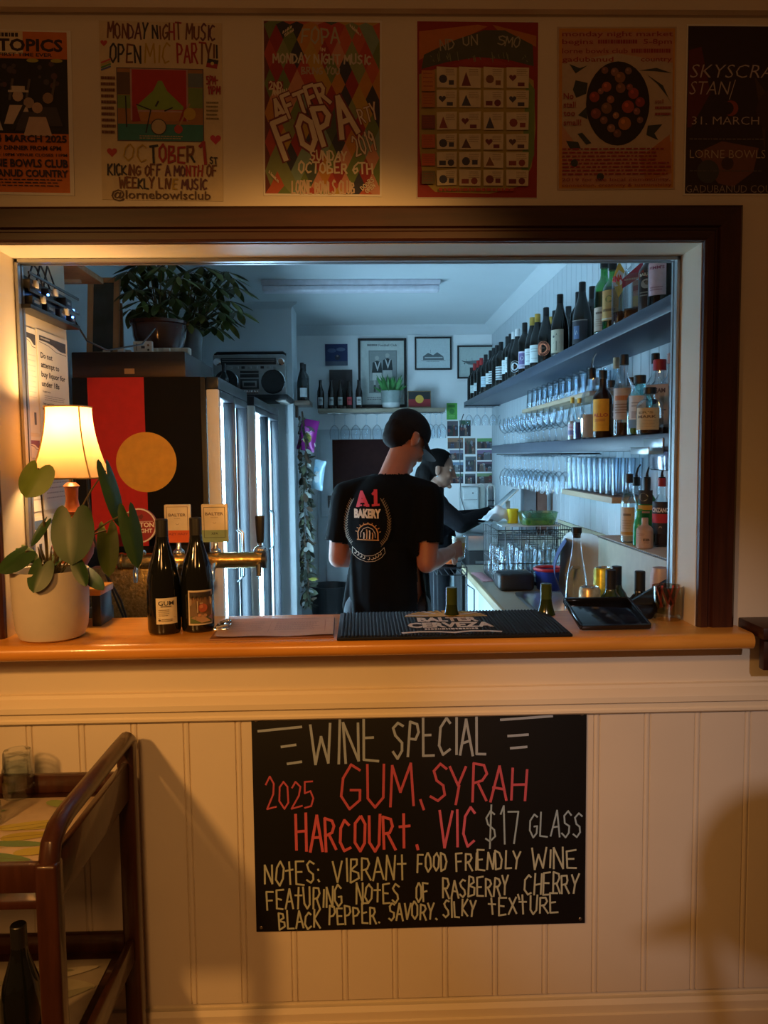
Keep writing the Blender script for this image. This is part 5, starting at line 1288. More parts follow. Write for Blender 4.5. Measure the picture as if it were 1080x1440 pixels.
# ---------------------------------------------------------------- back wall
BY = YB
SHW = wood('back_shelf_timber', (.25, .20, .14), (.33, .27, .19), rough=.5)
x0, x1 = PY(447, 577, 4.83).x, PY(626, 577, 4.83).x; SZ = PY(540, 574, 4.83).z
r = thing('back_shelf', 'timber shelf along the back wall under the framed pictures', 'shelf', ((x0 + x1) / 2, BY - .11, SZ - .035))
b = MB(); b.bbox(x0 - r.location.x, x1 - r.location.x, -.10, .108, 0, .035, SHW, .003); b.build('board', r)
def framed(u0, v0, u1, v1, label, fn, frame=(.015, .012, .012), fw=.022, Y=None, name='framed_picture', matc=(.62, .66, .62)):
    Y = BY - .012 if Y is None else Y
    a, c = PY(u0, v0, Y), PY(u1, v1, Y); w_, h_ = c.x - a.x, a.z - c.z
    r = thing(name, label, 'picture', ((a.x + c.x) / 2, Y, (a.z + c.z) / 2), group='pictures on the back wall')
    fm = mat('frame_%d' % int(frame[0] * 1000), frame, rough=.35)
    if fw:
        b = MB()
        for q in ((-w_ / 2, -w_ / 2 + fw, -h_ / 2, h_ / 2), (w_ / 2 - fw, w_ / 2, -h_ / 2, h_ / 2), (-w_ / 2 + fw, w_ / 2 - fw, h_ / 2 - fw, h_ / 2), (-w_ / 2 + fw, w_ / 2 - fw, -h_ / 2, -h_ / 2 + fw)): b.bbox(q[0], q[1], -.012, .010, q[2], q[3], fm, .002)
        b.build('frame', r)
    b = MB(); b.box(-w_ / 2 + fw * .5, w_ / 2 - fw * .5, -.002, .008, -h_ / 2 + fw * .5, h_ / 2 - fw * .5, mat('mount_%d' % int(matc[0] * 100), matc, rough=.5)); b.build('mount', r)
    cvv = Canvas(w_ - 2 * fw, h_ - 2 * fw, base=.0022); fn(cvv); cvv.build('image', r)
def football(c):
    c.micro(.16, .052, .40, .085, 1, (.08, .09, .09), .9); c.text('Football Club', .63, .085, .035, (.08, .09, .09), width=.42, bold=.02); c.rect(.19, .15, .84, .82, (.22, .25, .24)); c.rect(.21, .165, .82, .80, (.30, .33, .32)); c.rect(.21, .62, .82, .80, (.2, .22, .2))
    for u in (.38, .62):
        c.disc(u, .27 if u < .5 else .23, .05, (.5, .5, .46)); o_ = 0 if u < .5 else -.04
        c.poly([(u - .12, .50 + o_), (u - .10, .34 + o_), (u, .31 + o_), (u + .10, .34 + o_), (u + .12, .50 + o_)], (.02, .03, .03)); c.poly([(u - .06, .33 + o_), (u - .03, .33 + o_), (u + .01, .42 + o_), (u + .05, .33 + o_), (u + .08, .33 + o_), (u + .01, .48 + o_)], (.6, .62, .6)); c.poly([(u - .1, .50 + o_), (u + .1, .50 + o_), (u + .11, .62 + o_), (u + .02, .62 + o_), (u, .56 + o_), (u - .03, .62 + o_), (u - .11, .62 + o_)], (.6, .62, .58))
        for s_ in (-1, 1): c.line([(u + s_ * .06, .62 + o_), (u + s_ * .055, .70 + o_)], .018, (.45, .45, .42)); c.line([(u + s_ * .055, .70 + o_), (u + s_ * .06, .79 + o_)], .018, (.05, .05, .05))
    c.micro(.15, .88, .85, .94, 2, (.25, .27, .27), .5)
framed(503, 476, 572, 572, 'large framed black and white photo of two footballers on the back wall', football)
def house(c): c.rect(0, 0, 1, 1, (.60, .68, .68)); c.poly([(.2, .72), (.2, .6), (.35, .48), (.5, .56), (.62, .46), (.8, .6), (.82, .72)], (.12, .15, .16)); c.rect(.25, .62, .78, .66, (.5, .56, .56)); c.line([(.15, .74), (.86, .74)], .004, (.2, .24, .25)); c.micro(.3, .76, .7, .8, 1, (.3, .35, .36), .5); c.line([(.42, .48), (.42, .38)], .003, (.2, .24, .25))
framed(583, 474, 635, 520, 'framed ink sketch of a low house, right of the football photo', house, fw=.014)
def boat(c): c.rect(0, 0, 1, 1, (.50, .58, .55)); c.poly([(.1, .48), (.9, .40), (.95, .55), (.8, .62), (.25, .58)], (.14, .17, .17)); c.line([(.08, .46), (.3, .52)], .006, (.06, .08, .08)); c.line([(.2, .4), (.2, .5)], .003, (.1, .12, .12)); c.line([(.35, .36), (.36, .5)], .003, (.1, .12, .12)); c.disc(.15, .55, .02, (.1, .12, .12))
framed(643, 486, 700, 532, 'framed sketch at the right end of the back wall, behind the bottles', boat, fw=.014)
def blue(c): c.rect(0, 0, 1, 1, (.02, .035, .12)); c.disc(.3, .3, .2, (.10, .14, .25), rv=.1); c.disc(.7, .25, .2, (.14, .18, .28), rv=.09); c.disc(.55, .62, .12, (.03, .03, .05)); c.rect(0, .8, 1, 1, (.10, .12, .16)); c.disc(.55, .55, .05, (.25, .2, .2))
framed(457, 484, 489, 514, 'small blue night photo at the left of the back wall', blue, fw=0, name='photo_print', matc=(.45, .48, .5))
def dimp(c): c.rect(.02, .02, .98, .98, (.035, .03, .03)); c.disc(.5, .35, .15, (.06, .05, .05)); c.poly([(.2, .95), (.35, .5), (.65, .5), (.8, .95)], (.05, .045, .045))
framed(463, 520, 496, 571, 'dim dark print standing behind the brown bottles on the back shelf', dimp, fw=0, name='photo_print', matc=(.06, .055, .05), Y=BY - .02)
BRB = mat('brown_beer_glass', (.02, .012, .008), rough=.1, spec=.6)
for k, (u, lc) in enumerate(((451, (.42, .44, .42)), (466, (.38, .40, .38)), (478.5, (.36, .37, .35)), (491.5, (.40, .04, .05)), (505, (.52, .53, .50)))):
    p = PY(u, 572, BY - .155)
    def lp(c, lc=lc): c.rect(0, 0, 1, 1, lc); c.rect(.2, .25, .8, .55, tuple(q * .4 for q in lc)); c.micro(.2, .65, .8, .85, 2, tuple(q * .5 for q in lc), .5)
    bottle('beer', p.x, BY - .155, SZ + .0005, BRB, BLACK, 'brown beer bottle on the back shelf, %s from the left%s' % (ORD[k], ', with a red label' if k == 3 else ''), name='beer_bottle', sc=1.0, hs=1.07, lab=(.03, .095, .022, lp), group='beer bottles on the back shelf')
p = PY(550, 572, BY - .12)
r = thing('fern_pot', 'green fern in a two-tone grey pot on the back shelf', 'plant', (p.x, BY - .12, SZ + .0005))
b = MB(); pr = [(0, 0), (.068, 0), (.075, .01), (.082, .05)]; b.lathe(pr, mat('pot_white', (.62, .64, .62), rough=.4), seg=28, cap=False); b.lathe([(.082, .05), (.092, .155), (.086, .155), (.08, .12), (0, .12)], mat('pot_sage', (.30, .36, .34), rough=.4), seg=28, cap=False); b.build('pot', r)
b = MB(); rg = random.Random(2); FG = mat('fern_green', (.05, .22, .05), rough=.5, var=.4, scale=15)
for i in range(90):
    a = rg.uniform(0, 2 * PI); q = Vector((math.cos(a), math.sin(a), 0)) * rg.uniform(0, .06) + Vector((0, 0, .13)); e = q + Vector((math.cos(a) * rg.uniform(.02, .11), math.sin(a) * rg.uniform(.01, .04) - .02, rg.uniform(.03, .17)))
    leaf(b, q, e, (rg.uniform(-.5, .5), -1, .6), .02, FG, kind='lance', n=4, curl=.3)
b.build('fronds', r, sharp=180)
p = PY(590, 572, BY - .13); W, H = .205, .155
r = thing('small_flag', 'small flag plaque in black and red with a yellow disc on the back shelf', 'flag', (p.x, BY - .13, SZ + .0005), rot=(R(-6), 0, 0))
b = MB(); b.bbox(-W / 2, W / 2, -.006, .006, 0, H, wood('plaque', (.22, .15, .08), (.3, .2, .1)), .002); b.build('plaque', r)
cv = Canvas(W * .94, H * .86, base=.0062); cv.rect(0, 0, 1, .5, (.015, .015, .018)); cv.rect(0, .5, 1, 1, (.30, .02, .025)); cv.disc(.5, .5, .19, (.70, .40, .05), n=28); cv.build('flag_print', r, loc=(0, 0, H * .52))
# panelled door with a dark upper window, in the back wall
xa, xb = PY(447, 700, BY).x, PY(556, 700, BY).x; dz = PY(500, 604, BY).z
m = MB(); DW = mat('door_paint', (.60, .64, .66), rough=.4, var=.03)
m.bbox(xa, xb, BY - .03, BY - .001, 0, dz, DW, .004); m.bbox(xa + .03, xb - .03, BY - .045, BY - .03, 1.0, dz - .05, DW, .004)
m.bbox(xa + .07, (xa + xb) / 2 - .04, BY - .04, BY - .03, .18, .85, DW, .006); m.bbox((xa + xb) / 2 + .04, xb - .07, BY - .04, BY - .03, .18, .85, DW, .006)
dr = struct(m.build('door_1'))
m = MB(); m.box(xa + .14, xb - .04, BY - .049, BY - .0445, 1.10, dz - .09, mat('dark_door_pane', (.028, .012, .012), rough=.12)); struct(m.build('window_2', dr))
m = MB(); hx = PY(464, 703, BY - .05).x; m.box(hx - .02, hx + .02, BY - .05, BY - .045, 1.08, 1.19, BLACK); m.tube([(hx, BY - .05, 1.14), (hx, BY - .09, 1.14), (hx + .06, BY - .09, 1.14)], .008, BLACK); m.build('door_handle', dr)['kind'] = 'structure'
b = MB(); b.lathe([(0, 0), (.13, 0), (.17, .35), (.178, .36), (.168, .36), (.125, .01), (0, .01)], BLACK, seg=28, cap=False); p = PY(465, 850, 4.55); o = b.build('waste_bin', loc=(p.x, 4.55, 0)); o.scale = (1.05, 1.05, 1.25); tag(o, 'black round waste bin in front of the back door', 'bin')
# photo collage right of the door
rg = random.Random(14)
cells = [(462, 212, 570, 365), (578, 205, 690, 365), (465, 375, 620, 480), (628, 375, 735, 535), (745, 378, 900, 480), (485, 490, 620, 590), (745, 490, 900, 590), (500, 605, 620, 705), (635, 550, 740, 700), (745, 600, 905, 700), (500, 715, 620, 810), (630, 715, 735, 815), (745, 710, 905, 810)]
words_ = ['top row, first', 'top row, second', 'second row, left', 'second row, middle', 'second row, right', 'third row, left', 'third row, right', 'fourth row, left', 'fourth row, middle', 'fourth row, right', 'bottom row, left', 'bottom row, middle', 'bottom row, right']
for k, (X0, Y0, X1, Y1) in enumerate(cells):
    a, c_ = PY(560 + X0 / 6.75, 560 + Y0 / 6.75, BY), PY(560 + X1 / 6.75, 560 + Y1 / 6.75, BY); w_, h_ = c_.x - a.x, a.z - c_.z
    r = thing('snapshot', 'snapshot in the photo collage on the back wall, ' + words_[k], 'photo', ((a.x + c_.x) / 2, BY - .0015, (a.z + c_.z) / 2), group='snapshots on the back wall')
    b = MB(); b.box(-w_ / 2, w_ / 2, -.0006, .0012, -h_ / 2, h_ / 2, PAPER); b.build('print', r)
    c = Canvas(w_ * .95, h_ * .93, base=.0007)
    bg = rg.choice([(.03, .03, .05), (.05, .05, .06), (.02, .02, .03), (.06, .07, .09), (.10, .06, .05)]); c.rect(0, 0, 1, 1, bg); c.rect(0, 0, 1, rg.uniform(.15, .4), tuple(min(1, q * rg.uniform(1.5, 6)) for q in bg))
    for i in range(9):
        col = rg.choice([(.30, .20, .15), (.10, .13, .20), (.35, .37, .38), (.05, .04, .05), (.20, .06, .05), (.08, .10, .07), (.22, .24, .26)]); u, v, q = rg.uniform(.1, .9), rg.uniform(.25, .85), rg.uniform(.05, .12)
        c.disc(u, v, q, col, rv=min(q * 1.2, .98 - v), n=9)
        if rg.random() < .5: c.poly([(u - q, min(v + .12, .97)), (u, v), (u + q, min(v + .12, .97)), (min(.98, u + q * 1.3), .98), (max(.02, u - q * 1.3), .98)], tuple(w2 * .5 for w2 in col))
    c.build('image', r)
a, c_ = PY(628, 567, BY), PY(643, 590, BY); r = thing('green_card', 'bright green card pinned above the snapshots on the back wall', 'card', ((a.x + c_.x) / 2, BY - .0015, (a.z + c_.z) / 2))
b = MB(); w_, h_ = c_.x - a.x, a.z - c_.z; b.box(-w_ / 2, w_ / 2, -.0006, .0012, -h_ / 2, h_ / 2, mat('green_card', (.10, .38, .06), rough=.5)); b.build('card', r)
c = Canvas(w_, h_, base=.0007); c.disc(.5, .5, .25, (.04, .2, .04)); c.rect(.15, .1, .8, .25, (.05, .22, .04)); c.micro(.2, .75, .8, .9, 2, (.3, .6, .2), .5); c.build('print', r)
# ---------------------------------------------------------------- the bar: right side shelves
SLATE = mat('slate_blue_paint', (.045, .058, .088), rough=.38, var=.05)
SX0 = .918
T1, T2 = 2.016, 1.607
b = MB(); b.bbox(SX0, XR - .001, .16, YB - .03, T1 - .052, T1, SLATE, .003)
o = b.build('long_shelf'); tag(o, 'upper slate blue shelf along the right wall, lined with wine bottles', 'shelf')
y_end = .92 * FPX / 182 - CAMD
b = MB(); b.bbox(SX0, XR - .001, .16, y_end, T2 - .053, T2, SLATE, .003)
o = b.build('long_shelf'); tag(o, 'lower slate blue shelf on the right wall, with spirits and glasses', 'shelf')
PALEW = wood('raw_pine', (.40, .30, .19), (.50, .39, .26), rough=.55, stretch=(8, 1, 8))
b = MB(); b.bbox(1.0, XR - .001, 1.42, 2.86, 1.80, 1.822, PALEW, .003); o = b.build('pine_shelf'); tag(o, 'short pine shelf of tumblers between the two blue shelves', 'shelf')
b = MB(); b.bbox(1.02, XR - .001, 1.16, 1.96, 1.340, 1.366, PALEW, .003); o = b.build('pine_shelf'); tag(o, 'short pine shelf of glasses under the lower blue shelf', 'shelf')

# --- wine bottles of the upper shelf
MATTE = mat('wine_glass_matt', (.010, .010, .009), rough=.16, var=0, spec=.55)
WLAB = (.62, .70, .70)
def wl(col=WLAB, kind='plain'):
    def f(c):
        c.rect(0, 0, 1, 1, col); dk = tuple(q * .45 for q in col)
        if kind == 'plain': c.micro(.2, .2, .8, .5, 2, dk, .3); c.micro(.25, .75, .75, .85, 1, dk, .4)
        if kind == 'stripe':
            for k in range(5): c.rect(0, .08 + k * .19, 1, .16 + k * .19, (.05, .05, .06))
        if kind == 'pic': c.rect(.12, .1, .88, .75, (.16, .12, .30)); c.disc(.5, .4, .22, (.5, .5, .6)); c.micro(.15, .8, .85, .95, 2, dk, .5)
        if kind == 'tree': c.poly([(.5, .15), (.25, .6), (.75, .6)], (.08, .10, .08)); c.line([(.5, .5), (.5, .9)], .003, (.08, .1, .08)); c.disc(.3, .3, .08, (.1, .1, .1))
        if kind == 'dark': c.rect(.02, .03, .98, .97, (.035, .035, .045)); c.rect(.02, 0, .98, .035, (.35, .30, .25)); c.rect(.2, .25, .55, .8, (.10, .16, .30)); c.line([(.28, .4), (.34, .62), (.4, .45), (.47, .6)], .002, (.45, .5, .55))
    return f
def rnd_lab(col, ring=None):
    def f(c):
        c.disc(.5, .5, .5, col, n=30, rv=.5 * c.w / c.h)
        c.disc(.5, .5, .42, ring or tuple(q * .6 for q in col), n=30, rv=.42 * c.w / c.h); c.disc(.5, .5, .34, col, n=24, rv=.34 * c.w / c.h); c.micro(.3, .42, .7, .58, 2, (.1, .05, .03), .5)
    return f
S = 'dark wine bottle on the upper shelf, '
WB = [  # u, v of the top, kind, cap, label, words
 (663, 517, 'bordeaux', CAPB, None, 'farthest one, in the corner'),
 (667.5, 504, 'bordeaux', CAPR, (.05, .115, .03, wl()), 'first of three with red capsules, white label'),
 (672.6, 502, 'bordeaux', CAPR, (.05, .115, .03, wl()), 'second of three with red capsules, white label'),
 (677.0, 501, 'bordeaux', CAPR, None, 'third of three with red capsules'),
 (683, 494, 'bordeaux', CAPB, (.05, .13, .033, wl((.50, .64, .72))), 'pale blue label, just after the red capsules'),
 (690, 487, 'bordeaux', CAPB, (.05, .13, .03, wl()), 'white label, before the striped labels'),
 (694.5, 485, 'bordeaux', CAPB, (.04, .13, .03, wl(kind='stripe')), 'first of two with striped labels'),
 (699, 483, 'bordeaux', CAPB, None, 'unlabelled side out, between the striped labels'),
 (704.6, 479.5, 'bordeaux', CAPB, (.04, .13, .03, wl(kind='stripe')), 'second of two with striped labels'),
 (710, 486, 'burgundy', CAPB, None, 'in the back row after the striped labels'),
 (714, 471, 'bordeaux', CAPB, (.055, .145, .035, wl()), 'tall white label, farther of a pair'),
 (718.5, 468, 'bordeaux', CAPB, (.055, .15, .035, wl((.66, .72, .70))), 'tall white label, nearer of a pair'),
 (722.6, 465, 'burgundy', CAPW, None, 'white cap, farther of two'),
 (727.8, 462, 'burgundy', CAPW, (.03, .10, .035, rnd_lab((.55, .62, .66), (.03, .04, .05))), 'white cap and round ringed label'),
 (738, 454, 'bordeaux', CAPB, (.03, .13, .028, wl((.60, .56, .72), 'pic')), 'lilac picture label'),
 (748.6, 446, 'burgundy', CAPG, (.03, .12, .037, wl()), 'gold cap, farthest of three'),
 (756, 441, 'burgundy', CAPG, (.03, .125, .037, wl()), 'gold cap, middle one of three'),
 (761.8, 454, 'bordeaux', CAPB, None, 'half hidden behind the gold caps'),
 (768, 432, 'burgundy', CAPB, (.04, .12, .038, rnd_lab((.70, .22, .10), (.35, .08, .04))), 'round orange label'),
 (775.5, 445, 'burgundy', CAPG, None, 'gold cap, in the back row'),
 (780.5, 437, 'bordeaux', CAPB, None, 'back row, beside the rear gold cap'),
 (787.7, 411, 'burgundy', CAPB, (.015, .125, .034, wl((.52, .48, .36), 'tree')), 'beige label with dark drawing'),
 (799.5, 431, 'bordeaux', CAPB, None, 'back row, after the beige label'),
 (807.7, 412, 'bordeaux', CAPB, None, 'slim plain one before the dark label'),
 (819, 396, 'burgundy', CAPB, (.02, .125, .040, wl((.05, .05, .06), 'dark')), 'wide dark label with blue panel'),
 (833, 403, 'bordeaux', CAPB, None, 'plain, last before the green liqueurs'),
]
placed = []
def spot(u, vt, H, zb, xmin, xmax, rad=.04):
    """Stand a bottle of height H on z = zb so that its top shows at (u, vt)."""
    d = (zb + H - CAMH) / (CAMH - 0) * 0 + 1
    y = 2.0
    for _ in range(60):
        q = PY(u, vt, y)
        y += (zb + H - q.z) / 0.09 * .25 if False else 0
        break
    r1 = ray(u, vt); t = (zb + H - CAMH) / r1.z
    p = CAMPOS + r1 * t
    x = min(xmax, max(xmin, p.x)); y = PX(u, vt, x).y
    for _ in range(40):
        hit = [q for q in placed if (q[0] - x) ** 2 + (q[1] - y) ** 2 < (q[2] + rad) ** 2 and abs(q[3] - zb) < .2]
        if not hit: break
        q = hit[0]; y -= .004
        x = min(xmax, max(xmin, x + (.004 if x >= q[0] else -.004)))
    placed.append((x, y, rad, zb))
    return x, y
for i, (u, vt, kind, cap, lab, wd) in enumerate(WB):
    x, y = spot(u, vt, .30, T1, SX0 + .045, XR - .05, .042)
    bottle(kind, x, y, T1 + .0005, MATTE, cap, S + wd, lab=lab, rz=R(-13 - 24), group='wine bottles on the upper shelf')
# --- liqueurs at the near end of the upper shelf
GRB = glassy('green_bottle_glass', (.10, .50, .16), .55, .12)
CLB = glassy('clear_bottle_glass', (.90, .94, .95), .70, .09)
AMB = mat('amber_liqueur', (.40, .12, .015), rough=.15, spec=.4, var=.05); DRK = mat('dark_liqueur', (.035, .010, .006), rough=.12, var=.05)
def lab_yellow_diamond(c):
    c.poly([(0, .5), (.5, 0), (1, .5), (.5, 1)], (.62, .38, .05)); c.poly([(.08, .52), (.5, .24), (.95, .46), (.6, .66), (.3, .68)], (.72, .70, .66)); c.text('RNA', .42, .55, .16, (.65, .02, .03), width=.52, bold=.04)
def lab_gold(c): c.rect(0, 0, 1, 1, (.62, .38, .12)); c.disc(.5, .3, .2, (.25, .25, .06)); c.disc(.5, .28, .1, (.6, .45, .1)); c.micro(.15, .62, .85, .72, 1, (.22, .12, .04), .8); c.rect(0, .92, 1, .97, (.7, .66, .5))
def lab_cream(c): c.rect(0, 0, 1, 1, (.68, .58, .46)); c.micro(.2, .2, .8, .3, 1, (.15, .08, .05), .8); c.micro(.2, .5, .8, .85, 4, (.4, .25, .15), .3)
def lab_redslash(c): c.poly([(0, .72), (0, .45), (1, .0), (1, .42)], (.38, .03, .06)); c.micro(.1, .45, .9, .55, 1, (.6, .4, .3), .5)
def lab_amber(c): c.rect(0, 0, 1, 1, (.55, .22, .16)); c.rect(.1, .2, .9, .4, (.4, .05, .05)); c.rect(0, .6, 1, 1, (.6, .35, .06))
def lab_bail(c): c.poly([(.05, .22), (.3, .12), (.7, .12), (.95, .22), (.9, .38), (.5, .32), (.1, .38)], (.42, .05, .03)); c.text('BAILEYS', .5, .29, .08, (.75, .62, .42), width=.7, bold=.03); c.disc(.5, .52, .26, (.45, .40, .34)); c.disc(.55, .5, .12, (.2, .14, .1)); c.micro(.2, .75, .8, .92, 2, (.35, .3, .25), .4)
def lab_pink(c): c.rect(0, 0, 1, 1, (.66, .46, .52)); c.text("PIMM'S", .5, .22, .09, (.28, .05, .10), width=.8, bold=.02); c.line([(.1, .72), (.9, .72)], .001, (.3, .1, .15)); c.micro(.15, .75, .85, .9, 2, (.4, .2, .25), .4)
LQ = [
 (850, 364, 'spirit', .325, GRB, CAPB, (DRK, .16), (.01, .10, .034, lab_cream), 'green bottle with a cream label, first of the liqueurs on the upper shelf', 1.13),
 (862, 368, 'spirit', .31, GRB, CAPB, (DRK, .18), (.04, .165, .036, lab_gold), 'green bottle with a gold label, second of the liqueurs on the upper shelf', 1.08),
 (876, 350, 'spirit', .33, CLB, wood('cork', (.45, .28, .15), (.55, .36, .2)), (DRK, .05), (.10, .235, .037, lab_yellow_diamond), 'clear bottle with a yellow diamond label and red lettering', 1.1),
 (895, 344, 'square', .34, CLB, CAPB, (DRK, .04), (.08, .21, .036, lab_redslash), 'square clear bottle with a dark red slanting label', 1.08),
 (904, 348, 'spirit', .31, CLB, CAPB, (AMB, .15), (.08, .17, .036, lab_amber), 'bottle of amber spirit with a red and orange label, in the back row', 1.0),
 (915, 342, 'spirit', .31, mat('cream_liqueur_glass', (.025, .014, .012), rough=.3), CAPB, None, (.05, .19, .037, lab_bail), 'dark brown bottle with a small red banner label', 1.0),
 (929, 340, 'bordeaux', .30, DGL, CAPB, None, (.05, .20, .030, lab_pink), 'dark bottle with a tall pink label, near the right end of the upper shelf', 1.0),
 (943, 338, 'burgundy', .30, DGL, CAPB, None, None, 'dark plain bottle at the right end of the upper shelf', 1.0),
]
def stand(u, vt, x, zb, kind):
    """Stand a bottle in the row at x so that its top shows at (u, vt); returns y and the height scale."""
    q = PX(u, vt, x); return q.y, (q.z - zb) / PROF[kind][1][2]
LROW = [.962, .968, .966, .968, 1.075, .980, .970, 1.075]
for (u, vt, kind, H, gl, cap, liq, lab, wd, hs), x in zip(LQ, LROW):
    y, hs = stand(u, vt, x, T1, kind)
    bottle(kind, x, y, T1 + .0005, gl, cap, wd, name='liqueur_bottle', lab=lab, rz=R(-20 - 18), hs=hs, liquid=liq, group='liqueurs on the upper shelf')

# --- spirits on the lower blue shelf
def li(bg, fn=None):
    def f(c):
        c.rect(0, 0, 1, 1, bg)
        if fn: fn(c)
    return f
BLUEG = mat('blue_bottle', (.02, .06, .22), rough=.1, spec=.6); TEAL = glassy('teal_glass', (.45, .78, .78), .5, .16); GRN = mat('lime_liqueur', (.16, .26, .03), rough=.2)
YLQ = mat('yellow_liqueur', (.75, .33, .02), rough=.15); RDC = mat('red_wax', (.38, .012, .02), rough=.35); CORK = wood('cork', (.45, .28, .15), (.55, .36, .2)); PINKC = mat('pink_cap', (.55, .32, .28), rough=.4)
WLQ = mat('whisky', (.42, .15, .03), rough=.15); GREYL = mat('clear_spirit', (.50, .48, .42), rough=.12)
def t1(c): c.micro(.2, .25, .8, .4, 2, (.5, .1, .2), .5); c.rect(.1, .55, .9, .9, (.20, .25, .5))
def t2(c): c.text('ALLO', .5, .55, .10, (.55, .08, .02), width=.86, bold=.03); c.micro(.2, .62, .8, .72, 2, (.5, .12, .02), .5)
def t3(c): c.rect(0, .25, 1, .5, (.65, .62, .6)); c.micro(.2, .3, .8, .45, 1, (.1, .1, .1), .9)
def t4(c): c.micro(.15, .24, .85, .40, 1, (.6, .2, .05), .95); c.micro(.15, .5, .85, .85, 4, (.2, .1, .05), .35)
def t5(c): c.micro(.2, .2, .8, .40, 2, (.3, .35, .4), .4); c.rect(.2, .48, .55, .7, (.42, .45, .5)); c.rect(0, .74, 1, 1, (.15, .32, .5))
def t6(c): c.text("ER'S", .45, .26, .10, (.2, .14, .06), width=.6, bold=.02); c.text('MARK', .5, .46, .12, (.15, .1, .05), width=.75, bold=.03); c.micro(.15, .58, .85, .9, 5, (.4, .3, .18), .3)
def t7(c): c.text('BEAM', .55, .20, .10, (.12, .08, .10), width=.62, bold=.04); c.disc(.35, .42, .14, (.30, .04, .08)); c.rect(.1, .62, .9, .65, (.2, .15, .2)); c.micro(.15, .7, .85, .92, 3, (.3, .2, .25), .4)
SP = [
 (805, 559, 'tall', .17, CLB, CAPG, (GREYL, .14), (.03, .12, .028, li((.60, .55, .62), t1)), 'small clear bottle with a yellow cap and pink label', .62, .55, False, None),
 (815.5, 560, 'spirit', .17, CLB, CAPG, (BLUEG, .12), None, 'small blue bottle beside the yellow-capped one', .75, .6, False, None),
 (832.5, 519, 'square', .285, CLB, CAPB, (GREYL, .10), None, 'tall clear square bottle with a steel pourer', 1.0, 1.0, 'steel', None),
 (842, 531, 'spirit', .27, CLB, CAPB, (GREYL, .14), None, 'clear bottle with a black cap, behind the pourer', .9, .95, False, None),
 (848, 521, 'spirit', .29, mat('brown_neck_glass', (.03, .014, .008), rough=.1), CAPB, None, (.03, .165, .036, li((.85, .42, .02), t2)), 'brown bottle with a bright yellow-orange label', 1.0, 1.0, False, None),
 (860, 535, 'spirit', .26, CLB, CAPB, (WLQ, .06), (.03, .17, .034, li((.10, .09, .10), t3)), 'clear bottle with a black and white label', .95, .95, False, None),
 (867, 503, 'tall', .33, CLB, CORK, (WLQ, .10), None, 'tall clear bottle with a long cork, in the back row', .9, 1.1, False, None),
 (878, 499, 'spirit', .33, CLB, CAPB, (DRK, .05), (.06, .17, .036, li((.55, .48, .42), t4)), 'clear bottle with a black cap and orange lettering', 1.0, 1.12, False, None),
 (889, 531, 'squat', .235, CLB, CAPB, (GREYL, .08), (.03, .12, .036, li((.50, .62, .54), None)), 'squat bottle with a mint label, partly behind the teal one', .95, 1.1, False, None),
 (900, 528, 'squat', .235, TEAL, CAPB, (GRN, .075), (.025, .135, .030, li((.68, .72, .74), t5)), 'round teal gin bottle with a white label', 1.0, 1.14, False, 1.0),
 (922, 497, 'spirit', .30, CLB, CAPB, (WLQ, .08), None, 'clear bottle with a dark cap, behind the red one', .95, 1.04, False, None),
 (914, 545, 'squat', .215, CLB, CAPB, (DRK, .03), (.02, .115, .040, li((.62, .48, .26), t6)), 'bottle with a torn-edged cream label at the front', 1.0, 1.04, False, None),
 (928, 506, 'square', .285, CLB, RDC, (DRK, .03), (.04, .19, .037, li((.66, .56, .52), t7)), 'square bottle with a red cap and tall cream label', 1.0, 1.0, False, 1.35),
 (945, 497, 'spirit', .29, CLB, PINKC, (WLQ, .10), (.04, .12, .036, li((.60, .40, .34), None)), 'clear bottle with a pink cap, cut by the window frame', 1.0, 1.0, False, None),
]
SROW = [.950, .958, .965, 1.08, .968, 1.055, 1.115, .985, 1.085, .960, 1.125, .953, 1.045, 1.11]
for (u, vt, kind, H, gl, cap, liq, lab, wd, sc, hs, pour, bc), x in zip(SP, SROW):
    y, hs = stand(u, vt, x, T2, kind)
    r = bottle(kind, x, y, T2 + .0005, gl, cap, wd + ', on the lower blue shelf', name='spirit_bottle', lab=lab, rz=R(-20 - 12), liquid=liq, pour=pour, bigcap=bc, group='spirits on the lower shelf')
    r.scale = (sc, sc, hs)

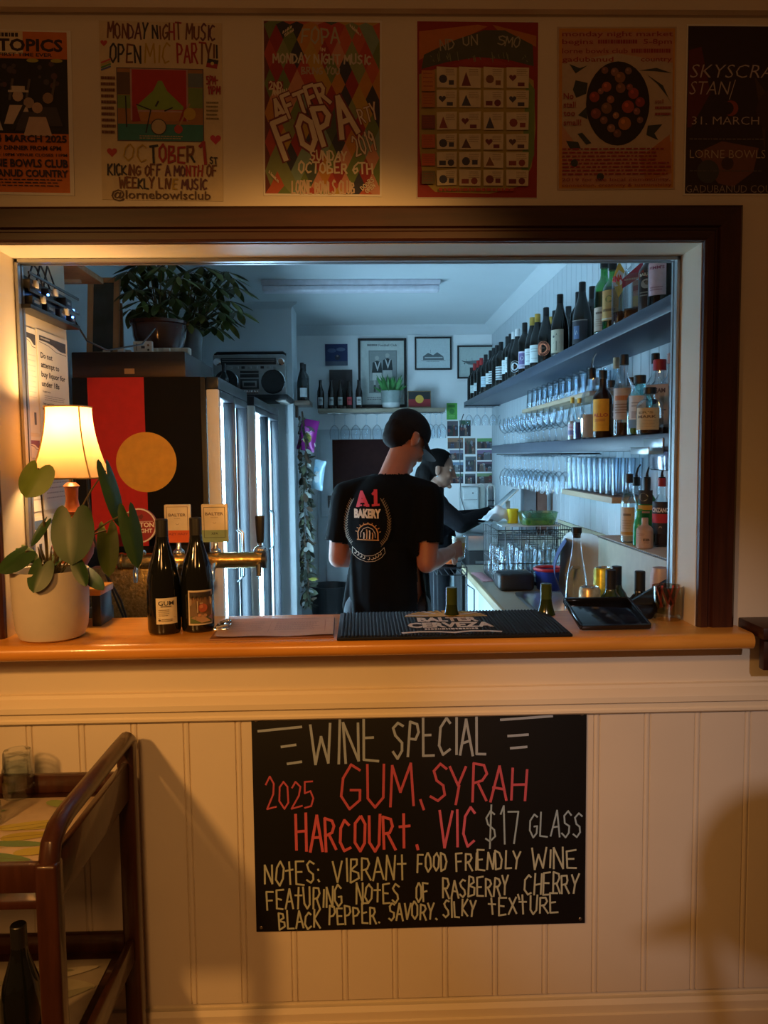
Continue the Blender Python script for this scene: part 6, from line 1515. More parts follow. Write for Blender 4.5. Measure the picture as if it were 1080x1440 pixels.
# --- stemmed glasses and tumblers
WG = glassy('stemware_glass', (.95, .98, 1.0), .55, .05, .02, .35)
def wg_parts():
    def bw():
        b = MB(); b.lathe([(.004, .088), (.018, .097), (.032, .115), (.039, .142), (.0385, .165), (.033, .20)], WG, seg=16, cap=False); return b.mesh('bowl', 60)
    def stm():
        b = MB(); b.lathe([(.0335, 0), (.032, .0025), (.012, .006), (.0045, .014), (.0033, .04), (.0035, .075), (.006, .089)], WG, seg=14, cap=False); return b.mesh('stem', 60)
    return [('bowl', cached('wgb', bw)), ('stem', cached('wgs', stm))]
def wine_glass(x, y, z, label, group, inv=False, sc=1.0, hs=1.0):
    r = thing('wine_glass', label, 'glass', (x, y, z), group=group, rot=(PI if inv else 0, 0, 0)); r.scale = (sc, sc, sc * hs)
    place(r, wg_parts()); return r
def tmesh(kind):
    def f():
        b = MB()
        if kind == 'pint': b.lathe([(0, .006), (.026, 0), (.029, .004), (.0425, .148), (.0415, .150), (.0405, .148), (.0275, .012), (0, .012)], GLASS, seg=18, cap=False)
        elif kind == 'flute': b.lathe([(0, .01), (.024, 0), (.026, .003), (.0325, .158), (.0315, .16), (.0305, .158), (.024, .016), (0, .016)], WG, seg=14, cap=False)
        else: b.lathe([(0, .010), (.031, 0), (.034, .004), (.0385, .108), (.0375, .110), (.0365, .108), (.032, .014), (0, .014)], WG, seg=12, cap=False)
        return b.mesh('tumbler', 40)
    return cached(('t', kind), f)
def tumbler(kind, x, y, z, label, group, inv=False, nm='tumbler'):
    o = bpy.data.objects.new(nm, tmesh(kind)); COL.objects.link(o); o.location = (x, y, z); o.rotation_euler = (PI if inv else 0, 0, .3 * x * 10)
    tag(o, label, 'glass', group); return o
for k in range(11):
    y = 1.93 + k * .130
    for j, x in enumerate((.965, 1.07)):
        wine_glass(x, y + .02 * j, 1.5395, 'stemmed glass hanging under the blue shelf, %s row, %s from the near end' % (('front', 'back')[j], ORD[k]), 'glasses hanging under the lower shelf', True)
for k in range(11):
    y = 1.90 + k * .140
    for j, x in enumerate((.975, 1.085)):
        wine_glass(x, y + .03 * j, T2 + .0005, 'stemmed glass standing on the blue shelf, %s row, %s from the near end' % (('front', 'back')[j], ORD[k]), 'glasses standing on the lower shelf', hs=.88)
for k in range(11):
    y = 1.50 + k * .125
    for j, x in enumerate((1.045, 1.13)):
        tumbler('tumbler', x, y + .02 * j, 1.933 if not j else 1.8225, 'tumbler on the upper pine shelf, %s row, %s from the near end' % (('front', 'back')[j], ORD[k]), 'tumblers on the upper pine shelf', not j)
for k in range(9):
    y = 1.205 + k * .086
    for j, x in enumerate((1.06, 1.135)):
        tumbler('flute', x, y + .01 * j, 1.3665, 'tall glass on the lower pine shelf, %s row, %s from the near end' % (('front', 'back')[j], ORD[k]), 'tall glasses on the lower pine shelf')
# racks that hold the hanging glasses
r = thing('glass_rack', 'dark wire rack of hanging glasses under the lower blue shelf', 'rack', (1.02, 1.60, 1.54))
for x in (-.095, -.015, .015, .09): b = MB(); b.tube([(x, .0, .003), (x, 1.74, .003)], .003, FBLK, seg=6); b.build('rail', r)
for y in (.05, .6, 1.15, 1.7): b = MB(); b.tube([(-.1, y, .0065), (.1, y, .0065)], .003, FBLK, seg=6); b.build('cross_bar', r)
r = thing('power_board', 'white power outlet strip on the right wall under the lower blue shelf', 'outlet', (XR - .002, 1.9, 1.50))
b = MB(); b.bbox(-.025, 0, -.30, .42, -.03, .025, WPL, .004); b.build('strip', r)
for k in range(4): b = MB(); b.bbox(-.029, -.025, -.26 + k * .17, -.14 + k * .17, -.022, .016, mat('socket_grey', (.5, .54, .56)), .002); b.build('socket', r)
# back-wall racks
for k, u in enumerate((470, 485, 500, 515, 530)):
    p = PY(u, 585, BY - .12); wine_glass(p.x, BY - .12, SZ - .042, 'stemmed glass hanging under the back shelf left of the man, %s from the left' % ORD[k], 'glasses under the back shelf', True, 1.12)
for k, u in enumerate((597, 605, 613, 621)):
    p = PY(u, 585, BY - .10 - (.09 if k % 2 else 0)); wine_glass(p.x, BY - .10 - (.09 if k % 2 else 0), SZ - .042, 'stemmed glass hanging under the back shelf right of the man, %s from the left' % ORD[k], 'glasses under the back shelf', True, 1.12)
r = thing('glass_rail', 'thin white rail holding glasses under the back shelf', 'rack', (.15, BY - .12, SZ - .0375))
for y in (-.06, -.02, .02, .075): b = MB(); b.tube([(x0 - .15 + .08, y, 0), (x1 - .15 - .02, y, 0)], .0025, CHROME, seg=6); b.build('rail', r)
p0_, p1_ = PY(654, 584, 4.62), PY(694, 582, 4.62)
r = thing('glass_rail', 'short dark rail of hanging glasses near the photo collage', 'rack', (p0_.x, 4.62, T1 - .056))
for y in (-.025, .025): b = MB(); b.tube([(0, y, 0), (.32, y, 0)], .003, FBLK, seg=6); b.build('rail', r)
for k in range(5):
    wine_glass(p0_.x + .035 + .068 * k, 4.62, T1 - .0605, 'stemmed glass hanging before the photo collage, %s from the left' % ORD[k], 'glasses by the photo collage', True, .82)

b = MB(); b.tube([PY(652, 582, 4.70), PY(646, 600, 4.72), PY(647, 660, 4.74), PY(648, 700, 4.70), PY(655, 722, 4.66)], .004, FBLK, seg=6); o = b.build('hanging_cable'); tag(o, 'black cable hanging from the end of the upper shelf before the snapshots', 'cable')

# ---------------------------------------------------------------- bench, splashback, ledge
BENCHT = mat('bench_laminate', (.42, .38, .29), rough=.3, var=.05); BEDGE = wood('bench_edge', (.42, .33, .18), (.52, .41, .24), rough=.4, stretch=(8, 1, 8)); CUP = mat('cupboard_white', (.62, .70, .72), rough=.4, var=.02)
bx, bz, by0, by1 = .58, .90, .40, 2.50
sx0, sx1, sy0, sy1 = .70, 1.02, 1.02, 1.58
b = MB()
for q in ((bx, sx0, by0, by1), (sx1, XR - .001, by0, by1), (sx0, sx1, by0, sy0), (sx0, sx1, sy1, by1)): b.box(q[0], q[1], q[2], q[3], bz - .035, bz, BENCHT)
r = thing('bar_bench', 'pale laminate bench along the right wall with white cupboards below', 'bench', (bx, by0, 0))
b2 = MB()
b2.v = [(x - bx, y - by0, z) for x, y, z in b.v]; b2.f = b.f; b2.mi = b.mi; b2.mats = b.mats
b2.build('benchtop', r)
b = MB(); b.bbox(-.012, .006, 0, by1 - by0, bz - .037, bz + .002, BEDGE, .003); b.build('timber_edge', r)
b = MB(); b.box(.03, XR - bx - .002, .01, by1 - by0 - .005, .08, .70, CUP); b.box(.03, .06, .01, by1 - by0 - .005, .70, bz - .037, CUP); b.build('carcass', r)
for k in range(4):
    a = .02 + k * .515
    b = MB(); b.bbox(.012, .029, a, a + .505, .10, bz - .045, CUP, .003); d = b.build('door', r)
    b = MB(); b.tube([(.012, a + .08, .70), (-.008, a + .09, .70), (-.008, a + .16, .70), (.012, a + .17, .70)], .004, CHROME, seg=6); b.build('handle', d)
r = thing('bar_sink', 'stainless steel sink set into the bench', 'sink', ((sx0 + sx1) / 2, (sy0 + sy1) / 2, bz))
hx, hy = (sx1 - sx0) / 2, (sy1 - sy0) / 2
b = MB()
N = 32; rings = [(1.06, .0025, 8), (1.0, .005, 7), (.92, .002, 5), (.86, -.02, 4), (.80, -.14, 3.2), (.5, -.15, 2.6), (.0001, -.155, 2)]
v = []
for k, z, e in rings:
    for i in range(N):
        a = 2 * PI * i / N; c, d = math.cos(a), math.sin(a); q = k / (abs(c) ** e + abs(d) ** e) ** (1 / e); v.append((hx * q * c, hy * q * d, z))
b.add(v, [(j * N + i, j * N + (i + 1) % N, (j + 1) * N + (i + 1) % N, (j + 1) * N + i) for j in range(len(rings) - 1) for i in range(N)], STEEL); b.build('bowl', r)
b = MB(); b.tube([(.13, .12, .0), (.13, .12, .10), (.11, .10, .14), (.05, .05, .15), (.02, .02, .12)], .008, CHROME, seg=10); b.build('tap_spout', r)
SPL = mat('splashback_cream', (.56, .52, .36), rough=.4, var=.06, scale=6)
b = MB(); b.box(XR - .012, XR - .001, by0, 2.6, bz + .001, 1.152, SPL); o = b.build('splashback'); tag(o, 'cream splashback board behind the bench on the right wall', 'splashback')
LEDW = mat('ledge_cream', (.50, .46, .34), rough=.45, var=.06)
r = thing('bottle_ledge', 'cream ledge with a slatted drip mat carrying bottles, right of the bench', 'ledge', (1.0, .40, 1.19))
b = MB(); b.bbox(0, XR - 1.0 - .013, 0, .87, -.285, .0, LEDW, .003); b.build('box', r)
b = MB(); b.bbox(.0, .155, .005, .865, .0005, .006, mat('drip_mat_dark', (.05, .05, .05), rough=.5), .002)
for k in range(43): b.bbox(-.004, .152, .012 + k * .0198, .020 + k * .0198, .006, .011, mat('drip_slat', (.55, .56, .55), rough=.4), .001, seg=1)
b.build('slatted_mat', r)
# bottles on the ledge
def v1(c): c.rect(0, 0, 1, 1, (.62, .50, .38)); c.micro(.25, .22, .75, .32, 1, (.12, .10, .08), .8); c.rect(0, .85, 1, .95, (.5, .25, .05)); c.micro(.2, .45, .8, .8, 4, (.4, .28, .18), .3)
def v2(c): c.rect(0, 0, 1, .62, (.02, .02, .02)); c.disc(.4, .3, .3, (.35, .33, .22)); c.disc(.5, .28, .24, (.02, .03, .02)); c.rect(0, .66, 1, .86, (.58, .36, .04)); c.rect(.2, .92, .8, 1, (.45, .3, .2))
def v3(c): c.rect(0, 0, 1, 1, (.56, .38, .28)); c.text('EB', .72, .62, .14, (.15, .1, .07), width=.4, bold=.05); c.micro(.1, .2, .6, .4, 2, (.35, .2, .13), .3); c.micro(.55, .7, .9, .78, 1, (.2, .13, .1), .5)
def v4(c): c.rect(0, 0, 1, 1, (.025, .02, .03)); c.rect(0, .38, 1, .66, (.55, .02, .03)); c.text('CINZANO', .5, .32, .13, (.78, .74, .70), width=.94, bold=.04); c.line([(0, .67), (1, .67)], .0015, (.6, .45, .3)); c.disc(.55, .8, .08, (.35, .3, .25)); c.disc(.55, .82, .06, (.025, .02, .03))
LZ = 1.2015
for u, vt, kind, H, gl, cap, liq, lab, wd, sc, hs, pour, bc, x_ in (
 (885, 666, 'tall', .31, CLB, CAPB, (GREYL, .03), (.03, .16, .030, v1), 'clear bottle with a black cap and cream label on the bottle ledge', .95, 1.0, False, None, 1.03),
 (895, 672, 'spirit', .285, CLB, CAPB, (GREYL, .03), None, 'clear bottle with a dark pourer, behind on the bottle ledge', .95, 1.0, 'black', None, 1.08),
 (910, 672, 'bordeaux', .285, GREENB, BLACK, None, (.14, .245, .032, v2), 'dark green bottle with a yellow band and a pourer on the bottle ledge', .9, 1.0, 'black', None, 1.09),
 (899, 716, 'beer', .20, mat('mint_glass', (.03, .42, .16), rough=.12), mat('lime_cap', (.15, .50, .02), rough=.4), None, None, 'small bright green bottle with a lime cap on the bottle ledge', .72, .86, False, 1.1, 1.03),
 (907, 728, 'squat', .185, mat('peach_glass', (.50, .34, .25), rough=.3), mat('peach_cap', (.5, .34, .26)), None, (.01, .125, .040, v3), 'peach-labelled small bottle at the front of the bottle ledge', .70, .98, False, .8, 1.02),
 (931, 672, 'spirit', .30, CLB, RDC, (DRK, .10), (.055, .19, .0375, v4), 'vermouth bottle with a black and red label and a pourer', .88, 1.04, 'black', 1.0, 1.10),
):
    y, hs = stand(u, vt, x_, LZ, kind)
    r = bottle(kind, x_, y, LZ, gl, cap, wd, name='bottle', lab=lab, rz=R(-24 - 8), liquid=liq, pour=pour, bigcap=bc, group='bottles on the ledge'); r.scale = (sc, sc, hs)
b = MB(); b.lathe([(.012, 0), (.022, .003), (.024, .02), (.012, .05), (.012, .07), (.02, .085), (.024, .12), (.0225, .12), (.018, .09), (0, .08)], GLASS, seg=18, cap=False); o = b.build('jigger_glass', loc=(1.045, .425, LZ)); tag(o, 'small waisted clear glass at the near end of the bottle ledge', 'glass')
# steel tray and clear tub hung from the lower shelf edge
p = PX(897, 622, .905)
b = MB(); b.bbox(-.045, .0, -.07, .09, 0, .010, STEEL, .003); b.bbox(-.047, -.043, -.07, .09, 0, .022, STEEL, .002); b.bbox(-.004, -.0, -.07, .09, 0, .05, STEEL, .002); o = b.build('steel_tray', loc=(SX0 - .001, .43, T2 - .064)); tag(o, 'thin steel tray hooked on the near end of the lower blue shelf edge', 'tray')
b = MB(); b.bbox(-.045, .045, -.07, .07, 0, .062, glassy('crinkled_plastic', (.62, .62, .74), .6, .25, .15), .008, seg=2); o = b.build('plastic_tub', loc=(.975, .45, T2 - .1155)); tag(o, 'clear crinkled plastic tub hanging under the lower blue shelf at the right', 'tub')

# ---------------------------------------------------------------- things on the bench
GREENW = glassy('olive_bottle_glass', (.20, .34, .05), .5, .12)
OLV = mat('olive_wine_glass', (.022, .038, .008), rough=.1, spec=.6)
BZ = bz + .0005
for u, vt, kind, gl, cap, wd, lab in ((859, 801, 'bordeaux', OLV, CAPB, 'green wine bottle with a black cap behind the tray, left of a pair', None), (874, 799, 'bordeaux', OLV, CAPB, 'green wine bottle with a black cap behind the tray, right of a pair', None), (900, 803, 'bordeaux', DGL, CAPB, 'dark bottle with a black cap behind the folder', None)):
    r1 = ray(u, vt); t = (BZ + .30 - CAMH) / r1.z; p = CAMPOS + r1 * t
    y = p.y; x = p.x
    for _ in range(40):
        if not [q for q in placed if (q[0] - x) ** 2 + (q[1] - y) ** 2 < (q[2] + .04) ** 2 and q[3] == BZ]: break
        y += .004
    placed.append((x, y, .04, BZ)); bottle(kind, x, y, BZ, gl, cap, wd, lab=lab, group='wine bottles on the bench')
for u, vt, wd in ((635, 824, 'dark green bottle neck behind the bar mat, left one'), (768, 819, 'dark green bottle neck behind the bar mat, right one')):
    r1 = ray(u, vt); t = (UB + .31 - CAMH) / r1.z; p = CAMPOS + r1 * t
    zz = UB + .0005 if p.x < .5 else BZ - .0
    if p.x >= .5: t = (BZ + .285 - CAMH) / r1.z; p = CAMPOS + r1 * t
    placed.append((p.x, p.y, .04, zz)); bottle('burgundy', p.x, p.y, zz, OLV, mat('green_rim', (.05, .08, .02), rough=.2), wd, hs=1.03 if p.x < .5 else .95, group='open bottles behind the bar mat')
p = PY(924, 797, .47)
b = MB(); b.lathe([(0, 0), (.032, 0), (.034, .01), (.034, .19), (.028, .205), (0, .205)], mat('pink_bottle', (.55, .40, .36), rough=.35), seg=22, cap=False); o = b.build('spray_bottle', loc=(.955, .46, BZ + 0))
o.scale = (1, 1, 1.36); tag(o, 'pale pink bottle below the bottle ledge', 'bottle')
p = PY(829, 848, .62); CANG = mat('can_gold', (.55, .45, .28), rough=.3, metal=.5, var=.4, scale=40)
def can(u, vt, x, H, rad, m_, wd):
    q = PX(u, vt, x); r = thing('drink_can', wd, 'can', (x, q.y, BZ))
    b = MB(); b.lathe([(0, .004), (rad * .8, 0), (rad, .008), (rad, H - .012), (rad * .85, H - .002)], m_, seg=22, cap=False); b.build('body', r)
    b = MB(); b.lathe([(rad * .85, H - .002), (rad * .82, H), (rad * .78, H - .004), (0, H - .005)], CHROME, seg=22, cap=False); b.build('lid', r)
can(829, 829, .785, .185, .037, CANG, 'pale gold tin before the green bottles on the bench')
can(847, 802, .865, .235, .032, mat('can_yellow', (.55, .50, .04), rough=.3, metal=.3, var=.5, scale=30), 'tall yellow can between the gold tin and the green bottles')
# carafe with a dark stopper
p = PX(813, 770, .80)
r = thing('carafe', 'clear bulbous water bottle with a dark stopper on the bench', 'bottle', (.815, .94, BZ))
b = MB(); b.lathe([(0, .01), (.042, 0), (.047, .006), (.046, .05), (.040, .16), (.022, .26), (.017, .30), (.017, .335), (.019, .34), (.0165, .34)], GLASS, seg=28, cap=False); b.build('body', r)
b = MB(); b.lathe([(.014, .325), (.016, .342), (.019, .343), (.019, .365), (0, .366)], BLACK, seg=20, cap=False); b.build('stopper', r)
b = MB(); b.lathe([(.036, .16), (.043, .10)], mat('yellow_stripe', (.6, .42, .03)), seg=20, cap=False, mtx=Matrix.Translation((0, 0, .10)) @ Matrix.Scale(.75, 4)); 
b = MB(); b.lathe([(0, .01), (.03, 0), (.034, .005), (.034, .12), (.024, .15), (.022, .19), (.020, .19)], GLASS, seg=22, cap=False); o = b.build('glass_bottle', loc=(.915, .965, BZ)); tag(o, 'short clear bottle right of the water bottle on the bench', 'bottle')
# translucent chopping board and blue folder leaning on the splashback
pts = []; W, H, rr = .27, .29, .055
for k, (cx_, cz_) in enumerate(((W - rr, rr * .6), (W - rr * 2.0, H - rr * 2.0), (rr, H - rr), (rr, rr))):
    q = (rr * .6, rr * 2.0, rr, rr)[k]
    for i in range(6): a = -PI / 2 + k * PI / 2 + PI / 2 * i / 5; pts.append((cx_ + q * math.cos(a), cz_ + q * math.sin(a)))
b = MB(); n = len(pts); CBM = mat('chopping_board_plastic', (.48, .55, .55), rough=.35, var=.06)
b.add([(x - W / 2, -.006, z) for x, z in pts] + [(x - W / 2, .006, z) for x, z in pts], [list(range(n)), list(range(2 * n - 1, n - 1, -1))] + [(i, i + n, (i + 1) % n + n, (i + 1) % n) for i in range(n)], CBM)
q = PY(836, 740, 1.06)
o = b.build('chopping_board', loc=(.955, 1.36, bz + .008), rot=(R(-6), 0, R(-58))); tag(o, 'rounded grey chopping board leaning by the splashback', 'chopping board')
b = MB(); n = 14; v = []
for i in range(n + 1):
    t = i / n
    for th in (0, .003): v.append((-.02 - .05 * math.sin(PI * t) + th, .0, .26 * t))
    for th in (0, .003): v.append((-.02 - .05 * math.sin(PI * t) + th, .16, .26 * t))
f = []
for i in range(n):
    a = 4 * i; f += [(a, a + 2, a + 6, a + 4), (a + 1, a + 5, a + 7, a + 3), (a, a + 4, a + 5, a + 1), (a + 2, a + 3, a + 7, a + 6)]
b.add(v, f, mat('blue_plastic', (.05, .08, .22), rough=.35)); o = b.build('flexible_board', loc=(.90, 1.33, BZ + .006), rot=(0, 0, R(-12))); tag(o, 'bent dark blue flexible board in front of the chopping board', 'chopping board')
# red-rimmed blue bucket by the sink
p = PZ(777, 838, bz); r = thing('bucket', 'small blue bucket with a red rim beside the sink', 'bucket', (.955 - .07, 1.66, BZ))
b = MB(); b.lathe([(0, .0), (.056, 0), (.060, .006), (.068, .095), (.065, .095), (.056, .01), (0, .01)], mat('bucket_blue', (.015, .04, .28), rough=.3), seg=28, cap=False); b.build('body', r)
b = MB(); pts_ = [(.069 * math.cos(2 * PI * i / 24), .069 * math.sin(2 * PI * i / 24), .098) for i in range(24)]; b.tube(pts_, .008, mat('bucket_red', (.45, .02, .03), rough=.35), seg=8, closed=True); b.build('rim', r)
b = MB(); b.bbox(-.10, .07, -.07, .075, 0, .085, BLACK, .02, seg=4); o = b.build('black_tub', loc=(.735, 1.675, BZ)); tag(o, 'black plastic tub left of the blue bucket', 'tub')
# wire glass basket
KX0, KX1, KY0, KY1, KZ0, KZ1 = .655, 1.04, 1.755, 2.185, bz + .012, 1.175
r = thing('glass_basket', 'black wire basket full of upturned glasses on the bench', 'basket', ((KX0 + KX1) / 2, (KY0 + KY1) / 2, BZ)); gx, gy = r.location.x, r.location.y
b = MB(); b.bbox(KX0 - gx, KX1 - gx, KY0 - gy, KY1 - gy, 0, .022, BLACK, .006); b.build('tray', r)
def wire(b, pts, rad=.0022): b.tube([(x - gx, y - gy, z - BZ) for x, y, z in pts], rad, FBLK, seg=5)
b = MB()
for z in (KZ0 + .03, KZ0 + .10, KZ1 - .045, KZ1): 
    wire(b, [(KX0, KY0, z), (KX1, KY0, z), (KX1, KY1, z), (KX0, KY1, z), (KX0, KY0, z)], .003 if z in (KZ1,) else .0022)
b.build('rim_wires', r)
for nm, A, B_ in (('front_wires', (KX0, KY0), (KX1, KY0)), ('left_wires', (KX0, KY0), (KX0, KY1)), ('right_wires', (KX1, KY0), (KX1, KY1)), ('back_wires', (KX0, KY1), (KX1, KY1))):
    b = MB()
    for k in range(11):
        t = k / 10; x, y = A[0] + (B_[0] - A[0]) * t, A[1] + (B_[1] - A[1]) * t
        zl = KZ0 if (k % 2 == 0 or nm != 'front_wires') else KZ1 - .10
        wire(b, [(x, y, zl), (x, y, KZ1)])
    b.build(nm, r)
b = MB()
for k in range(1, 5):
    x = KX0 + (KX1 - KX0) * k / 5; wire(b, [(x, KY0, KZ1 - .045), (x, KY1, KZ1 - .045)], .002); y = KY0 + (KY1 - KY0) * k / 5; wire(b, [(KX0, y, KZ1 - .045), (KX1, y, KZ1 - .045)], .002)
b.build('divider_wires', r)
for j in range(4):
    for k in range(4):
        x = KX0 + .05 + k * .095; y = KY0 + .055 + j * .105
        tumbler('pint', x, y, BZ + .023 + .150, 'pint glass upturned in the wire basket, row %s from front, %s from left' % (('one', 'two', 'three', 'four')[j], ORD[k]), 'pint glasses in the basket', True, 'pint_glass')
# sheet of board over the basket with the box, sponge and cloth
b = MB(); b.bbox(.70, 1.0, 1.90, 2.18, 0, .006, mat('board_white', (.60, .64, .62), rough=.4), .002); o = b.build('lid_board', loc=(0, 0, KZ1 + .0035)); tag(o, 'thin white board lying over the back of the wire basket', 'board')
TZ = KZ1 + .010
r = thing('food_box', 'pale green see-through box on top of the glass basket', 'box', (.895, 1.96, TZ))
b = MB(); pr = [(.075, .0), (.088, .055), (.092, .058)]; b.lathe([(0, .001), (.08, .0), (.083, .004), (.096, .062), (.100, .065), (.094, .065), (.078, .008), (0, .006)], glassy('green_tint_plastic', (.55, .85, .62), .4, .30, .2), seg=24, sq=5, cap=False, mtx=Matrix.Scale(.8, 4, (0, 1, 0))); b.build('box', r)
b = MB(); b.lathe([(0, .003), (.078, .003), (.083, .026), (0, .027)], mat('lime_slices', (.48, .58, .06), rough=.4, var=.3, scale=40), seg=20, sq=5, cap=False, mtx=Matrix.Scale(.8, 4, (0, 1, 0))); b.build('contents', r)
b = MB(); b.lathe([(0, 0), (.024, 0), (.026, .003), (.029, .075), (.027, .075), (.022, .01), (0, .01)], mat('yellow_plastic', (.70, .58, .02), rough=.4), seg=24, sq=4, cap=False); o = b.build('yellow_cup', loc=(.785, 2.05, TZ)); tag(o, 'bright yellow square cup left of the green box', 'cup')
b = MB(); n = 14; v = []; rg = random.Random(5)
for j in range(n + 1):
    for i in range(n + 1):
        s, t = i / n, j / n; x = -.085 + .17 * s; y = -.06 + .12 * t
        v.append((x, y, .012 + .05 * max(0, math.sin(PI * s)) * max(0, math.sin(PI * t)) ** .5 * (.7 + .3 * math.sin(9 * s + 4 * t)) + .006 * math.sin(14 * s) * math.cos(11 * t)))
k = n + 1
b.add(v + [(x, y, 0) for x, y, z in v], [(j * k + i, j * k + i + 1, (j + 1) * k + i + 1, (j + 1) * k + i) for j in range(n) for i in range(n)] + [(k * k + j * k + i, k * k + (j + 1) * k + i, k * k + (j + 1) * k + i + 1, k * k + j * k + i + 1) for j in range(n) for i in range(n)], mat('tea_towel', (.66, .72, .75), rough=.9, var=.06, scale=40, bump=.3))
o = b.build('tea_towel', loc=(.735, 2.12, KZ1 + .0105), rot=(0, 0, R(20)), sharp=180); o.location = (.705, 2.07, TZ); o.scale = (1.0, .9, 1.5); tag(o, 'crumpled pale tea towel on the left corner of the glass basket', 'towel')
b = MB(); b.bbox(-.055, .055, -.16, .13, 0, .004, mat('pink_check_cloth', (.60, .18, .22), rough=.9, col2=(.72, .45, .46), scale=160), .001); o = b.build('bar_cloth', loc=(.645, 2.26, BZ), rot=(0, 0, R(4))); o.location.x = .653 - .01; o.location.y = 2.06; o.scale = (.55, 1, 1); o.location.x = .622; tag(o, 'pink checked cloth lying on the bench edge left of the basket', 'cloth')
# glass washer at the far end, with the till tablet
r = thing('glass_washer', 'steel-topped glass washer with a black front beyond the bench', 'appliance', (.63, 2.62, 0))
b = MB(); b.bbox(0, XR - .64, 0, .75, .0, .97, MBLACK, .006); b.build('body', r)
b = MB(); b.bbox(-.005, XR - .633, -.012, .755, .971, 1.06, STEEL, .004); b.build('top', r)
b = MB(); b.tube([(.04, -.02, .90), (.5, -.02, .90)], .01, STEEL, seg=8); b.build('handle', r)
WZ = 1.0605
r = thing('till_tablet', 'tablet on a white slanted stand, beside the woman', 'tablet', (.89, 2.74, WZ))
b = MB(); b.bbox(-.06, .06, -.05, .05, 0, .012, WPL, .004); b.bbox(-.012, .012, -.012, .012, .012, .20, WPL, .003); b.build('stand', r)
b = MB(); m4 = Matrix.Translation((-.01, 0, .215)) @ Matrix.Rotation(R(-42), 4, 'Y'); b.bbox(-.085, .085, -.07, .07, -.005, .005, WPL, .004, mtx=m4); b.build('tablet_case', r)
b = MB(); b.bbox(-.077, .077, -.062, .062, .005, .0062, mat('screen_pale', (.38, .46, .50), rough=.15), .0005, mtx=m4); b.build('screen', r)
p = PX(726, 710, 1.0); b = MB(); b.bbox(-.038, .038, -.05, .05, 0, .27, mat('grey_box', (.20, .24, .27), rough=.5), .003); o = b.build('card_reader_box', loc=(1.03, 2.80, WZ)); tag(o, 'tall grey box right of the till tablet', 'box')
c = Canvas(.06, .2, base=.0505); c.disc(.6, .5, .22, (.05, .06, .07)); c.disc(.6, .5, .12, (.4, .45, .5)); c.build('logo', o, loc=(0, 0, .13))
b = MB(); b.bbox(-.03, .03, -.05, .05, 0, .255, mat('brown_box', (.16, .09, .07), rough=.6), .002); o = b.build('carton', loc=(1.105, 2.80, WZ)); tag(o, 'brown carton between the grey box and the right wall', 'carton')
# back corner kitchen things
r = thing('back_cabinet', 'low white cupboard against the back wall behind the woman', 'cupboard', (.46, 4.65, 0))
b = MB(); b.bbox(-.02, .67, -.22, .36, 0, .95, CUP, .004); b.build('carcass', r)
for k in range(2): b = MB(); b.bbox(-.01 + k * .33, .31 + k * .33, -.238, -.221, .06, .90, CUP, .003); d = b.build('door', r); b = MB(); b.tube([(.27 + k * .06, -.238, .6), (.27 + k * .06, -.255, .61), (.27 + k * .06, -.255, .70), (.27 + k * .06, -.238, .71)], .004, CHROME, seg=6); b.build('handle', d)
p0_, p1_ = PY(648, 684, 4.80), PY(671, 718, 4.80)
r = thing('white_machine', 'pale rounded machine on the cupboard behind the woman', 'appliance', ((p0_.x + p1_.x) / 2, 4.80, .9505))
b = MB(); b.bbox(-.075, .075, -.10, .10, 0, p0_.z - .95, mat('machine_white', (.50, .56, .56), rough=.35), .02, seg=4); b.build('body', r)
b = MB(); b.box(-.06, .06, -.1015, -.1005, .20, .203, FBLK); b.lathe([(.006, 0), (.006, .004), (0, .005)], FBLK, seg=10, mtx=Matrix.Translation((.02, -.10, .26)) @ Matrix.Rotation(R(90), 4, 'X')); b.build('seam_and_button', r)
for k, (u0, u1, cm, wd) in enumerate(((671.5, 681.5, (.34, .37, .34), 'plain arched paddle board, left of two leaning by the machine'), (683, 694, (.5, .5, .46), 'arched pale frame with dark rungs, right of the paddle board'))):
    a, c_ = PY(u0, 681, 4.74), PY(u1, 714, 4.74); w_ = c_.x - a.x; h_ = a.z - .951
    out_ = [(-w_ / 2, 0)] + [(-w_ / 2 * math.cos(PI * i / 10), h_ - w_ / 2 + w_ / 2 * math.sin(PI * i / 10)) for i in range(11)] + [(w_ / 2, 0)]
    b = MB()
    if k == 0:
        n = len(out_); b.add([(x, -.008, z) for x, z in out_] + [(x, .008, z) for x, z in out_], [list(range(n)), list(range(2 * n - 1, n - 1, -1))] + [(i, i + n, (i + 1) % n + n, (i + 1) % n) for i in range(n)], mat('paddle', cm, rough=.5))
    else:
        b.tube([(x * .9, 0, z) for x, z in out_], .006, mat('pale_frame', cm, rough=.5), seg=6)
        for z in (.08, .14, .19): b.bbox(-w_ * .42, w_ * .42, -.006, .006, z, z + .012, FBLK, .001)
    o = b.build('paddle_board' if not k else 'drying_frame', loc=((a.x + c_.x) / 2, 4.74 - .08 * k, .951)); tag(o, wd, 'board' if not k else 'frame')
